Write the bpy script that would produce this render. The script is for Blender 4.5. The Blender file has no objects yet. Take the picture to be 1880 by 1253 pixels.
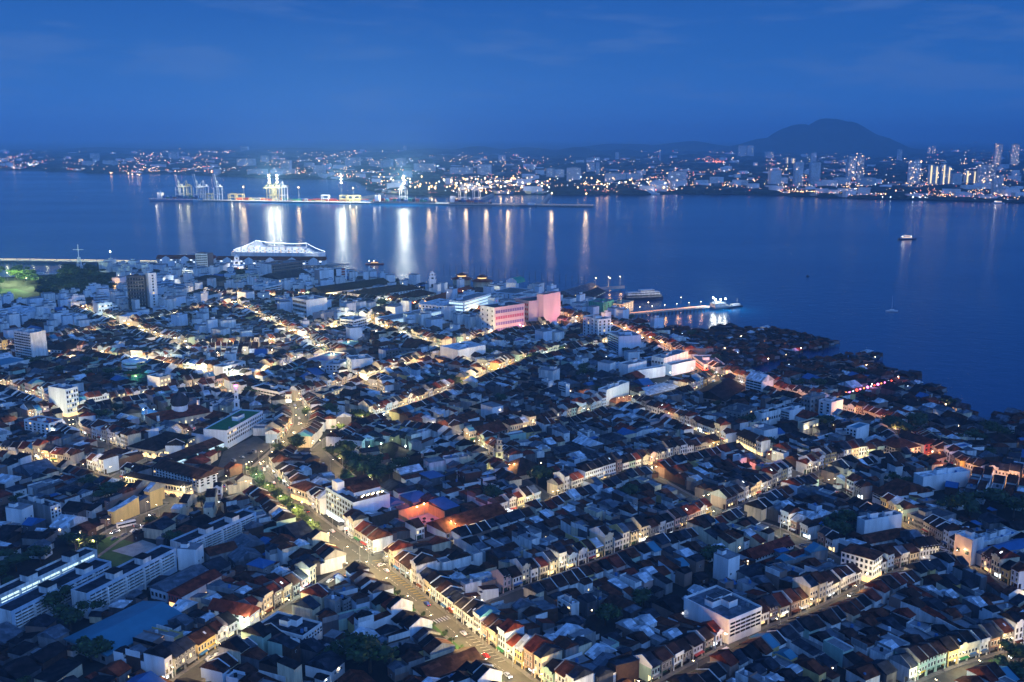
import bpy, math, random
import numpy as np
from mathutils import Vector

R = random.Random(11)
rad = math.radians
sc = bpy.context.scene
COL = sc.collection

# ------------------------------------------------------------------ camera
CAM_H = 230.0
F_PX, CX, CY = 1828.0, 940.0, 626.5
PITCH = math.atan(375.5 / F_PX)
cam_d = bpy.data.cameras.new('camera')
cam_d.sensor_width = 36.0
cam_d.lens = 36.0 * F_PX / 1880.0
cam_d.clip_start = 1.0
cam_d.clip_end = 90000.0
cam = bpy.data.objects.new('camera', cam_d)
COL.objects.link(cam)
cam.location = (0, 0, CAM_H)
cam.rotation_euler = (math.pi / 2 - PITCH, 0, 0)
sc.camera = cam

# ------------------------------------------------------------------ sky
world = bpy.data.worlds.new('World')
sc.world = world
world.use_nodes = True
wn, wl = world.node_tree.nodes, world.node_tree.links
wn.clear()
w_out = wn.new('ShaderNodeOutputWorld')
w_bg = wn.new('ShaderNodeBackground')
w_tc = wn.new('ShaderNodeTexCoord')
w_sep = wn.new('ShaderNodeSeparateXYZ')
wl.new(w_tc.outputs['Generated'], w_sep.inputs[0])
w_ramp = wn.new('ShaderNodeValToRGB')
cr = w_ramp.color_ramp
cr.elements[0].position = 0.0
cr.elements[0].color = (0.045, 0.235, 0.780, 1)
cr.elements[1].position = 1.0
cr.elements[1].color = (0.012, 0.080, 0.360, 1)
for p, c in ((0.03, (0.038, 0.215, 0.740, 1)), (0.07, (0.026, 0.180, 0.660, 1)), (0.14, (0.018, 0.145, 0.590, 1)), (0.35, (0.012, 0.110, 0.480, 1))):
    e = cr.elements.new(p)
    e.color = c
wl.new(w_sep.outputs[2], w_ramp.inputs[0])
# pale afterglow round the western horizon, behind the camera
w_dot = wn.new('ShaderNodeVectorMath'); w_dot.operation = 'DOT_PRODUCT'
w_dot.inputs[1].default_value = (0.50, -0.82, 0.28)
wl.new(w_tc.outputs['Generated'], w_dot.inputs[0])
w_mr = wn.new('ShaderNodeMapRange')
w_mr.interpolation_type = 'SMOOTHSTEP'
w_mr.inputs[1].default_value = -0.2
w_mr.inputs[2].default_value = 1.0
wl.new(w_dot.outputs['Value'], w_mr.inputs[0])
w_mix = wn.new('ShaderNodeMix'); w_mix.data_type = 'RGBA'
wl.new(w_mr.outputs[0], w_mix.inputs[0])
wl.new(w_ramp.outputs[0], w_mix.inputs[6])
w_mix.inputs[7].default_value = (0.115, 0.420, 1.450, 1)
# thin streaks of cloud
w_map = wn.new('ShaderNodeMapping')
w_map.inputs['Scale'].default_value = (3.2, 3.2, 17.0)
w_map.inputs['Location'].default_value = (2.3, 0.35, 0.55)
wl.new(w_tc.outputs['Generated'], w_map.inputs[0])
w_no = wn.new('ShaderNodeTexNoise')
w_no.inputs['Scale'].default_value = 2.3
w_no.inputs['Detail'].default_value = 7.0
w_no.inputs['Roughness'].default_value = 0.6
wl.new(w_map.outputs[0], w_no.inputs['Vector'])
w_cl = wn.new('ShaderNodeMapRange')
w_cl.interpolation_type = 'SMOOTHSTEP'
w_cl.inputs[1].default_value = 0.49
w_cl.inputs[2].default_value = 0.68
w_cl.inputs[4].default_value = 0.45
wl.new(w_no.outputs[0], w_cl.inputs[0])
w_mix2 = wn.new('ShaderNodeMix'); w_mix2.data_type = 'RGBA'
wl.new(w_cl.outputs[0], w_mix2.inputs[0])
wl.new(w_mix.outputs[2], w_mix2.inputs[6])
w_mix2.inputs[7].default_value = (0.11, 0.25, 0.66, 1)
wl.new(w_mix2.outputs[2], w_bg.inputs[0])
w_bg.inputs[1].default_value = 0.72
wl.new(w_bg.outputs[0], w_out.inputs[0])

# the last broad glow of the set sun, behind and to the right of the camera
sun_d = bpy.data.lights.new('sun', 'SUN')
sun_d.energy = 1.0
sun_d.angle = rad(80)
sun_d.color = (0.30, 0.56, 1.0)
sun = bpy.data.objects.new('sun', sun_d)
COL.objects.link(sun)
sun.rotation_euler = (rad(66), 0, rad(38))

sc.view_settings.view_transform = 'Standard'
sc.view_settings.look = 'None'
sc.view_settings.exposure = 0.0
sc.view_settings.gamma = 1.0
sc.view_settings.use_curve_mapping = False
cy = sc.cycles
cy.use_denoising = True
cy.max_bounces = 4
cy.diffuse_bounces = 2
cy.glossy_bounces = 2
cy.transmission_bounces = 2
cy.volume_bounces = 0
cy.sample_clamp_direct = 20
cy.sample_clamp_indirect = 4
cy.use_light_tree = True
cy.caustics_reflective = False
cy.caustics_refractive = False


def ray(px, py):
    a, b = (px - CX) / F_PX, -(py - CY) / F_PX
    return a, math.cos(PITCH) + b * math.sin(PITCH), -math.sin(PITCH) + b * math.cos(PITCH)


def P(px, py, z=0.0):
    """the point of the level plane z that the photograph shows at px, py"""
    a, y, zz = ray(px, py)
    t = (z - CAM_H) / zz
    return (a * t, y * t)


def proj(x, y, z=0.0):
    dz = z - CAM_H
    f = y * math.cos(PITCH) - dz * math.sin(PITCH)
    up = y * math.sin(PITCH) + dz * math.cos(PITCH)
    if f < 1:
        return (-9999, 9999)
    return (CX + F_PX * x / f, CY - F_PX * up / f)


def inview(x, y, z=0.0, m=60):
    q = proj(x, y, z)
    return -m < q[0] < 1880 + m and -50 < q[1] < 1253 + m + 20


# ------------------------------------------------------------------ materials
MATS = {}


def nd(nt, t, **kw):
    n = nt.nodes.new(t)
    for k, v in kw.items():
        setattr(n, k, v)
    return n


def mat(name, col, rough=0.7, var=0.25, scale=0.3, detail=5, streak=False, patch=False, metal=0.0, bump=0.0, bscale=2.0, spec=0.3, stretch=None):
    m = bpy.data.materials.new(name)
    m.use_nodes = True
    nt = m.node_tree
    b = nt.nodes['Principled BSDF']
    b.inputs['Roughness'].default_value = rough
    b.inputs['Metallic'].default_value = metal
    b.inputs['Specular IOR Level'].default_value = spec
    geo = nd(nt, 'ShaderNodeNewGeometry')
    mp = nd(nt, 'ShaderNodeMapping')
    mp.inputs['Rotation'].default_value = (0, 0, rad(-41))
    if streak:
        mp.inputs['Scale'].default_value = (1.6, 1.6, 0.25)
    if stretch:
        mp.inputs['Scale'].default_value = stretch
    nt.links.new(geo.outputs['Position'], mp.inputs[0])
    no = nd(nt, 'ShaderNodeTexNoise')
    no.inputs['Scale'].default_value = scale
    no.inputs['Detail'].default_value = detail
    no.inputs['Roughness'].default_value = 0.65
    nt.links.new(mp.outputs[0], no.inputs['Vector'])
    mr = nd(nt, 'ShaderNodeMapRange')
    mr.inputs[1].default_value = 0.3
    mr.inputs[2].default_value = 0.7
    mr.inputs[3].default_value = 1 - var
    mr.inputs[4].default_value = 1 + var
    nt.links.new(no.outputs[0], mr.inputs[0])
    fac = mr.outputs[0]
    if patch:
        mp2 = nd(nt, 'ShaderNodeMapping')
        mp2.inputs['Rotation'].default_value = (0, 0, rad(-41))
        nt.links.new(geo.outputs['Position'], mp2.inputs[0])
        bk = nd(nt, 'ShaderNodeTexBrick')
        bk.inputs['Scale'].default_value = 1.0
        bk.inputs['Brick Width'].default_value = 3.1
        bk.inputs['Row Height'].default_value = 1.9
        bk.inputs['Mortar Size'].default_value = 0.05
        bk.inputs['Color1'].default_value = (0.55, 0.55, 0.55, 1)
        bk.inputs['Color2'].default_value = (1.5, 1.5, 1.5, 1)
        bk.inputs['Mortar'].default_value = (0.8, 0.8, 0.8, 1)
        nt.links.new(mp2.outputs[0], bk.inputs['Vector'])
        mu = nd(nt, 'ShaderNodeMath', operation='MULTIPLY')
        nt.links.new(fac, mu.inputs[0])
        nt.links.new(bk.outputs[0], mu.inputs[1])
        fac = mu.outputs[0]
    vm = nd(nt, 'ShaderNodeVectorMath', operation='SCALE')
    vm.inputs[0].default_value = col
    nt.links.new(fac, vm.inputs['Scale'])
    nt.links.new(vm.outputs[0], b.inputs['Base Color'])
    if bump:
        n2 = nd(nt, 'ShaderNodeTexNoise')
        n2.inputs['Scale'].default_value = bscale
        n2.inputs['Detail'].default_value = 4
        nt.links.new(mp.outputs[0], n2.inputs['Vector'])
        bp = nd(nt, 'ShaderNodeBump')
        bp.inputs['Strength'].default_value = bump
        nt.links.new(n2.outputs[0], bp.inputs['Height'])
        nt.links.new(bp.outputs[0], b.inputs['Normal'])
    MATS[name] = m
    return m


def glow(name, col, strength, sample=False):
    m = bpy.data.materials.new(name)
    m.use_nodes = True
    nt = m.node_tree
    b = nt.nodes['Principled BSDF']
    b.inputs['Base Color'].default_value = (0.1, 0.1, 0.1, 1)
    b.inputs['Emission Color'].default_value = (*col, 1)
    b.inputs['Emission Strength'].default_value = strength
    m.cycles.emission_sampling = 'FRONT' if sample else 'NONE'
    MATS[name] = m
    return m


mat('wall_white', (0.66, 0.66, 0.64), 0.8, 0.38, 0.25, streak=True)
mat('wall_bright', (0.78, 0.78, 0.77), 0.75, 0.2, 0.12, streak=True)
mat('wall_cream', (0.62, 0.53, 0.37), 0.8, 0.36, 0.25, streak=True)
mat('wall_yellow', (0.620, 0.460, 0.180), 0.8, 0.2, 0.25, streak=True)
mat('wall_grey', (0.22, 0.22, 0.22), 0.85, 0.35, 0.25, streak=True)
mat('wall_dark', (0.086, 0.086, 0.094), 0.85, 0.4, 0.3, streak=True)
mat('wall_blue', (0.380, 0.500, 0.620), 0.8, 0.2, 0.25, streak=True)
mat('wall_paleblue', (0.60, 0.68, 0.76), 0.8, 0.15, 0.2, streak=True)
mat('wall_pink', (0.750, 0.460, 0.500), 0.8, 0.10, 0.1, streak=True)
mat('wall_rose', (0.580, 0.400, 0.360), 0.8, 0.2, 0.2, streak=True)
mat('wall_green', (0.350, 0.500, 0.420), 0.8, 0.2, 0.25, streak=True)
mat('wall_red', (0.480, 0.070, 0.060), 0.8, 0.2, 0.25, streak=True)
mat('wall_brown', (0.24, 0.16, 0.13), 0.8, 0.2, 0.25, streak=True)
mat('wood_dark', (0.065, 0.036, 0.025), 0.85, 0.4, 0.5)
mat('roof_red', (0.140, 0.030, 0.017), 0.9, 0.45, 0.35, patch=True, bump=0.3, spec=0.08)
mat('roof_rust', (0.095, 0.032, 0.018), 0.9, 0.5, 0.35, patch=True, bump=0.3, spec=0.08)
mat('roof_brown', (0.050, 0.024, 0.018), 0.9, 0.5, 0.35, patch=True, bump=0.3, spec=0.08)
mat('roof_dark', (0.018, 0.016, 0.018), 0.9, 0.5, 0.35, patch=True, bump=0.3, spec=0.08)
mat('roof_slate', (0.028, 0.033, 0.045), 0.9, 0.4, 0.35, patch=True, bump=0.2, spec=0.08)
mat('roof_zinc', (0.085, 0.105, 0.135), 0.5, 0.4, 0.3, patch=True)
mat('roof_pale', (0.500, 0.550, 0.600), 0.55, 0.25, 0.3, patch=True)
mat('roof_blue', (0.030, 0.120, 0.300), 0.45, 0.2, 0.2)
mat('roof_sky', (0.060, 0.210, 0.310), 0.45, 0.15, 0.1)
mat('roof_teal', (0.030, 0.130, 0.150), 0.5, 0.3, 0.2, patch=True)
mat('roof_green', (0.020, 0.150, 0.050), 0.8, 0.25, 0.3)
mat('roof_concrete', (0.200, 0.210, 0.230), 0.9, 0.35, 0.25, spec=0.08)
mat('roof_flat', (0.072, 0.079, 0.094), 0.9, 0.4, 0.25, spec=0.08)
mat('band_purple', (0.16, 0.07, 0.27), 0.8, 0.1)
mat('band_magenta', (0.55, 0.07, 0.17), 0.8, 0.1)
mat('asphalt', (0.085, 0.080, 0.070), 0.75, 0.3, 0.15, bump=0.1)
mat('pavement', (0.170, 0.160, 0.150), 0.8, 0.3, 0.4)
mat('soil', (0.032, 0.032, 0.029), 0.9, 0.5, 0.06, spec=0.08)
mat('concrete', (0.330, 0.330, 0.320), 0.8, 0.25, 0.2)
mat('paint_white', (0.750, 0.750, 0.720), 0.6, 0.15, 1.0)
mat('paint_yellow', (0.700, 0.480, 0.050), 0.6, 0.15, 1.0)
mat('grass', (0.035, 0.100, 0.022), 0.9, 0.4, 0.1)
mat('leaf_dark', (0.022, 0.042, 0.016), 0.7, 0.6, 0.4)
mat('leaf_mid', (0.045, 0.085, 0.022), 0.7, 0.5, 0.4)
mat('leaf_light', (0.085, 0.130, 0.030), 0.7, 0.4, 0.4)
mat('bark', (0.070, 0.050, 0.035), 0.9, 0.3, 2.0)
mat('glass_dark', (0.012, 0.015, 0.020), 0.12, 0.3, 0.5, spec=0.6)
mat('glass_tower', (0.030, 0.040, 0.055), 0.25, 0.5, 0.15, spec=0.6)
mat('shutter_dark', (0.045, 0.040, 0.040), 0.7, 0.3, 1.0)
mat('shutter_green', (0.020, 0.070, 0.050), 0.7, 0.3, 1.0)
mat('steel', (0.300, 0.320, 0.340), 0.4, 0.2, 1.0, metal=0.5)
mat('steel_dark', (0.060, 0.065, 0.070), 0.5, 0.2, 1.0)
mat('crane_white', (0.650, 0.670, 0.680), 0.5, 0.15, 0.1)
mat('crane_yellow', (0.600, 0.520, 0.260), 0.5, 0.15, 0.1)
mat('crane_red', (0.450, 0.070, 0.050), 0.5, 0.15, 0.1)
mat('hull_blue', (0.050, 0.160, 0.360), 0.5, 0.15, 0.1)
mat('hull_navy', (0.012, 0.020, 0.050), 0.4, 0.15, 0.1)
mat('hull_red', (0.300, 0.030, 0.020), 0.5, 0.15, 0.1)
mat('car_white', (0.750, 0.750, 0.760), 0.25, 0.03, 1, spec=0.5)
mat('car_silver', (0.420, 0.430, 0.450), 0.25, 0.03, 1, metal=0.5)
mat('car_black', (0.012, 0.012, 0.014), 0.2, 0.03, 1, spec=0.5)
mat('car_red', (0.450, 0.020, 0.020), 0.25, 0.03, 1, spec=0.5)
mat('car_blue', (0.020, 0.050, 0.250), 0.25, 0.03, 1, spec=0.5)
mat('rubber', (0.015, 0.015, 0.015), 0.8, 0.1, 1)
mat('land_far', (0.020, 0.035, 0.028), 0.9, 0.5, 0.004, detail=8)
mat('hill_forest', (0.018, 0.032, 0.022), 0.9, 0.5, 0.003, detail=9)
mat('forest_far', (0.010, 0.020, 0.014), 0.9, 0.5, 0.02)
mat('far_white', (0.68, 0.70, 0.72), 0.8, 0.3, 0.01)
mat('far_grey', (0.30, 0.32, 0.34), 0.8, 0.3, 0.01)
mat('far_roof', (0.090, 0.070, 0.070), 0.8, 0.4, 0.02)
mat('container_red', (0.350, 0.070, 0.040), 0.6, 0.4, 0.05)
mat('container_blue', (0.040, 0.100, 0.280), 0.6, 0.4, 0.05)
mat('container_green', (0.040, 0.200, 0.120), 0.6, 0.4, 0.05)
mat('tank_white', (0.550, 0.550, 0.530), 0.5, 0.15, 0.05)
mat('net_green', (0.040, 0.260, 0.200), 0.8, 0.35, 0.3, streak=True)
glow('lit_warm', (1.0, 0.62, 0.24), 2.0)
glow('lit_yellow', (1.0, 0.78, 0.38), 1.9)
glow('lit_white', (0.85, 0.95, 1.0), 2.4)
glow('lit_cool', (0.62, 0.90, 1.0), 1.4)
glow('lit_red', (1.0, 0.08, 0.03), 4.0)
glow('lit_orange', (1.0, 0.30, 0.06), 4.0)
glow('lit_pink', (1.0, 0.22, 0.65), 5.0)
glow('lit_green', (0.10, 1.0, 0.45), 3.0)
glow('lit_blue', (0.05, 0.12, 1.0), 5.0)
glow('bulb_warm', (1.0, 0.75, 0.42), 26.0)
glow('bulb_white', (0.92, 1.0, 0.95), 40.0)
glow('bulb_far_warm', (1.0, 0.55, 0.22), 18.0)
glow('bulb_far_white', (0.80, 0.92, 1.0), 14.0)
glow('bulb_far_red', (1.0, 0.22, 0.10), 14.0)
glow('flood', (0.95, 1.0, 0.92), 120.0)
glow('flood_warm', (1.0, 0.60, 0.22), 16.0)
glow('sky_light', (0.6, 0.8, 1.0), 0.9)


# ------------------------------------------------------------------ mesh building
class MB:
    def __init__(s):
        s.v, s.f, s.m, s.keys = [], [], [], []
        s.frame(0, 0, 0, 0)

    def frame(s, x, y, z, ang):
        s.ox, s.oy, s.oz, s.c, s.s = x, y, z, math.cos(ang), math.sin(ang)
        return s

    def k(s, key):
        if key not in s.keys:
            s.keys.append(key)
        return s.keys.index(key)

    def add(s, pts, faces, key):
        n = len(s.v)
        c, si, ox, oy, oz = s.c, s.s, s.ox, s.oy, s.oz
        s.v.extend([(ox + c * p[0] - si * p[1], oy + si * p[0] + c * p[1], oz + p[2]) for p in pts])
        ks = [s.k(key)] * len(faces) if isinstance(key, str) else [s.k(q) for q in key]
        s.f.extend([tuple(n + i for i in f) for f in faces])
        s.m.extend(ks)

    def box(s, u0, u1, v0, v1, z0, z1, key, top=None, bottom=True):
        p = [(u0, v0, z0), (u1, v0, z0), (u1, v1, z0), (u0, v1, z0), (u0, v0, z1), (u1, v0, z1), (u1, v1, z1), (u0, v1, z1)]
        f = [(4, 5, 6, 7), (0, 1, 5, 4), (1, 2, 6, 5), (2, 3, 7, 6), (3, 0, 4, 7)]
        ks = [top or key] + [key] * 4
        if bottom:
            f.append((3, 2, 1, 0)); ks.append(key)
        s.add(p, f, ks)

    def quad(s, pts, key):
        s.add(pts, [tuple(range(len(pts)))], key)

    def prism_u(s, prof, u0, u1, key, cap=None):
        """profile of (v, z) points, counter-clockwise seen from +u, swept along u"""
        n = len(prof)
        p = [(u0, a, b) for a, b in prof] + [(u1, a, b) for a, b in prof]
        f = [(i, i + n, (i + 1) % n + n, (i + 1) % n) for i in range(n)]
        ks = [key] * n
        f += [tuple(range(n)), tuple(range(2 * n - 1, n - 1, -1))]
        ks += [cap or key] * 2
        s.add(p, f, ks)

    def prism_v(s, prof, v0, v1, key, cap=None):
        n = len(prof)
        p = [(a, v0, b) for a, b in prof] + [(a, v1, b) for a, b in prof]
        f = [((i + 1) % n, (i + 1) % n + n, i + n, i) for i in range(n)]
        ks = [key] * n
        f += [tuple(range(n - 1, -1, -1)), tuple(range(n, 2 * n))]
        ks += [cap or key] * 2
        s.add(p, f, ks)

    def cyl(s, x, y, z0, z1, r0, r1, key, n=8, cap=True):
        p = [(x + r0 * math.cos(2 * math.pi * i / n), y + r0 * math.sin(2 * math.pi * i / n), z0) for i in range(n)]
        p += [(x + r1 * math.cos(2 * math.pi * i / n), y + r1 * math.sin(2 * math.pi * i / n), z1) for i in range(n)]
        f = [(i, (i + 1) % n, (i + 1) % n + n, i + n) for i in range(n)]
        if cap:
            f.append(tuple(range(n, 2 * n)))
        s.add(p, f, key)

    def ball(s, x, y, z, r, key, n=6, m=4, sz=1.0):
        p, f = [], []
        for j in range(m + 1):
            a = -math.pi / 2 + math.pi * j / m
            for i in range(n):
                t = 2 * math.pi * i / n
                p.append((x + r * math.cos(a) * math.cos(t), y + r * math.cos(a) * math.sin(t), z + sz * r * math.sin(a)))
        for j in range(m):
            for i in range(n):
                f.append((j * n + i, j * n + (i + 1) % n, (j + 1) * n + (i + 1) % n, (j + 1) * n + i))
        s.add(p, f, key)

    def bar(s, a, b, r, key):
        a, b = Vector(a), Vector(b)
        d = (b - a)
        if d.length < 1e-6:
            return
        d.normalize()
        u = d.cross(Vector((0, 0, 1)))
        if u.length < 0.1:
            u = Vector((1, 0, 0))
        u.normalize()
        w = u.cross(d)
        p = []
        for q in (a, b):
            for su, sw in ((-1, -1), (1, -1), (1, 1), (-1, 1)):
                p.append(tuple(q + u * su * r + w * sw * r))
        s.add(p, [(0, 1, 5, 4), (1, 2, 6, 5), (2, 3, 7, 6), (3, 0, 4, 7), (3, 2, 1, 0), (4, 5, 6, 7)], key)

    def mesh(s, name):
        me = bpy.data.meshes.new(name)
        nv, nf = len(s.v), len(s.f)
        me.vertices.add(nv)
        me.vertices.foreach_set('co', np.array(s.v, dtype=np.float32).ravel())
        lens = np.array([len(f) for f in s.f], dtype=np.int32)
        starts = np.zeros(nf, dtype=np.int32)
        starts[1:] = np.cumsum(lens)[:-1]
        me.loops.add(int(lens.sum()))
        me.loops.foreach_set('vertex_index', np.array([i for f in s.f for i in f], dtype=np.int32))
        me.polygons.add(nf)
        me.polygons.foreach_set('loop_start', starts)
        me.polygons.foreach_set('material_index', np.array(s.m, dtype=np.int32))
        me.polygons.foreach_set('use_smooth', np.zeros(nf, dtype=bool))
        for k in s.keys:
            me.materials.append(MATS[k])
        me.update(calc_edges=True)
        return me

    def build(s, name, parent=None, **props):
        if not s.f:
            return None
        return link(name, s.mesh(name), parent, **props)


def link(name, data, parent=None, loc=None, rz=None, **props):
    o = bpy.data.objects.new(name, data)
    COL.objects.link(o)
    if parent is not None:
        o.parent = parent
    if loc is not None:
        o.location = loc
    if rz is not None:
        o.rotation_euler = (0, 0, rz)
    for k, v in props.items():
        if v is not None:
            o[k] = v
    return o


def thing(name, label, cat, loc=(0, 0, 0), rz=0.0, group=None):
    return link(name, None, None, loc, rz, label=label, category=cat, group=group)


def copy_tree(root, loc, rz, label=None):
    c = root.copy()
    COL.objects.link(c)
    c.location = loc
    c.rotation_euler = (0, 0, rz)
    if label:
        c['label'] = label
    for ch in KIDS.get(root.name, []):
        d = ch.copy()
        COL.objects.link(d)
        d.parent = c
    return c


KIDS = {}


def keep(root, *kids):
    KIDS.setdefault(root.name, []).extend(k for k in kids if k)


class Parts:
    """collects one mesh per named part; repeated parts get an object each"""
    def __init__(s, root):
        s.root, s.mb, s.order = root, {}, []

    def __call__(s, part, fresh=False):
        if fresh or part not in s.mb:
            b = MB()
            s.order.append((part, b))
            s.mb[part] = b
        return s.mb[part]

    def inst(s, part, mesh, loc, rz=0.0):
        link(part, mesh, s.root, loc, rz)

    def done(s):
        for n, b in s.order:
            b.build(n, s.root)


class Merge:
    """writes every part of many houses into one mesh"""
    def __init__(s, mb):
        s.b = mb

    def at(s, x, y, z, a):
        s.f0 = (x, y, z, a)
        s.b.frame(x, y, z, a)

    def __call__(s, part, fresh=False):
        return s.b

    def inst(s, part, spec, loc, rz=0.0):
        x, y, z, a = s.f0
        c, si = math.cos(a), math.sin(a)
        s.b.frame(x + c * loc[0] - si * loc[1], y + si * loc[0] + c * loc[1], z + loc[2], a + rz)
        spec(s.b)
        s.b.frame(*s.f0)

    def done(s):
        pass


WCACHE = {}


def window_spec(w, h, frame, pane):
    def f(b):
        b.box(-w / 2, w / 2, -0.10, 0.0, 0, h, frame)
        b.box(-w / 2 + 0.12, w / 2 - 0.12, -0.14, -0.102, 0.12, h - 0.12, pane, bottom=False)
    return f


def window_data(sink, w, h, frame, pane):
    """a framed window standing in the wall plane, x along the wall, facing -y"""
    w, h = round(w * 5) / 5, round(h * 5) / 5
    spec = window_spec(w, h, frame, pane)
    if isinstance(sink, Merge):
        return spec
    key = (w, h, frame, pane)
    if key not in WCACHE:
        b = MB()
        spec(b)
        WCACHE[key] = b.mesh('window')
    return WCACHE[key]


ROOFCOL = dict(roof_red='red-tiled', roof_rust='rust-brown tiled', roof_brown='brown-tiled', roof_dark='black-roofed', roof_slate='slate-roofed',
               roof_zinc='grey tin-roofed', roof_pale='pale tin-roofed', roof_blue='blue tin-roofed', roof_sky='light-blue-roofed', roof_concrete='flat-roofed', roof_flat='flat-roofed', roof_teal='teal-roofed')
WALLCOL = dict(wall_white='white', wall_bright='bright white', wall_cream='cream', wall_yellow='yellow', wall_grey='grey', wall_dark='dark', wall_blue='blue',
               wall_paleblue='pale blue', wall_pink='pink', wall_rose='rose', wall_green='green', wall_red='red', wall_brown='brown', wood_dark='timber')


def gable_roof(b, u0, u1, v0, v1, ze, rise, key, over=0.5, t=0.18, axis='u'):
    """closed gable roof; the ridge runs along u (or v)"""
    if axis == 'u':
        m = (v0 + v1) / 2
        d = rise / max(m - v0, 0.1) * over
        b.prism_u([(v0 - over, ze - d), (v1 + over, ze - d), (v1 + over, ze - d + t), (m, ze + rise + t), (v0 - over, ze - d + t)], u0, u1, key)
    else:
        m = (u0 + u1) / 2
        d = rise / max(m - u0, 0.1) * over
        b.prism_v([(u0 - over, ze - d), (u1 + over, ze - d), (u1 + over, ze - d + t), (m, ze + rise + t), (u0 - over, ze - d + t)], v0, v1, key)


def hip_roof(b, u0, u1, v0, v1, z, rise, key, over=0.6):
    u0 -= over; u1 += over; v0 -= over; v1 += over
    w, d = u1 - u0, v1 - v0
    if w >= d:
        r0, r1 = (u0 + d / 2, (v0 + v1) / 2), (u1 - d / 2, (v0 + v1) / 2)
    else:
        r0, r1 = ((u0 + u1) / 2, v0 + w / 2), ((u0 + u1) / 2, v1 - w / 2)
    p = [(u0, v0, z), (u1, v0, z), (u1, v1, z), (u0, v1, z), (r0[0], r0[1], z + rise), (r1[0], r1[1], z + rise),
         (u0, v0, z - 0.2), (u1, v0, z - 0.2), (u1, v1, z - 0.2), (u0, v1, z - 0.2)]
    if w >= d:
        f = [(0, 1, 5, 4), (1, 2, 5), (2, 3, 4, 5), (3, 0, 4)]
    else:
        f = [(0, 1, 4), (1, 2, 5, 4), (2, 3, 5), (3, 0, 4, 5)]
    f += [(6, 7, 1, 0), (7, 8, 2, 1), (8, 9, 3, 2), (9, 6, 0, 3), (9, 8, 7, 6)]
    b.add(p, f, key)


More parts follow.
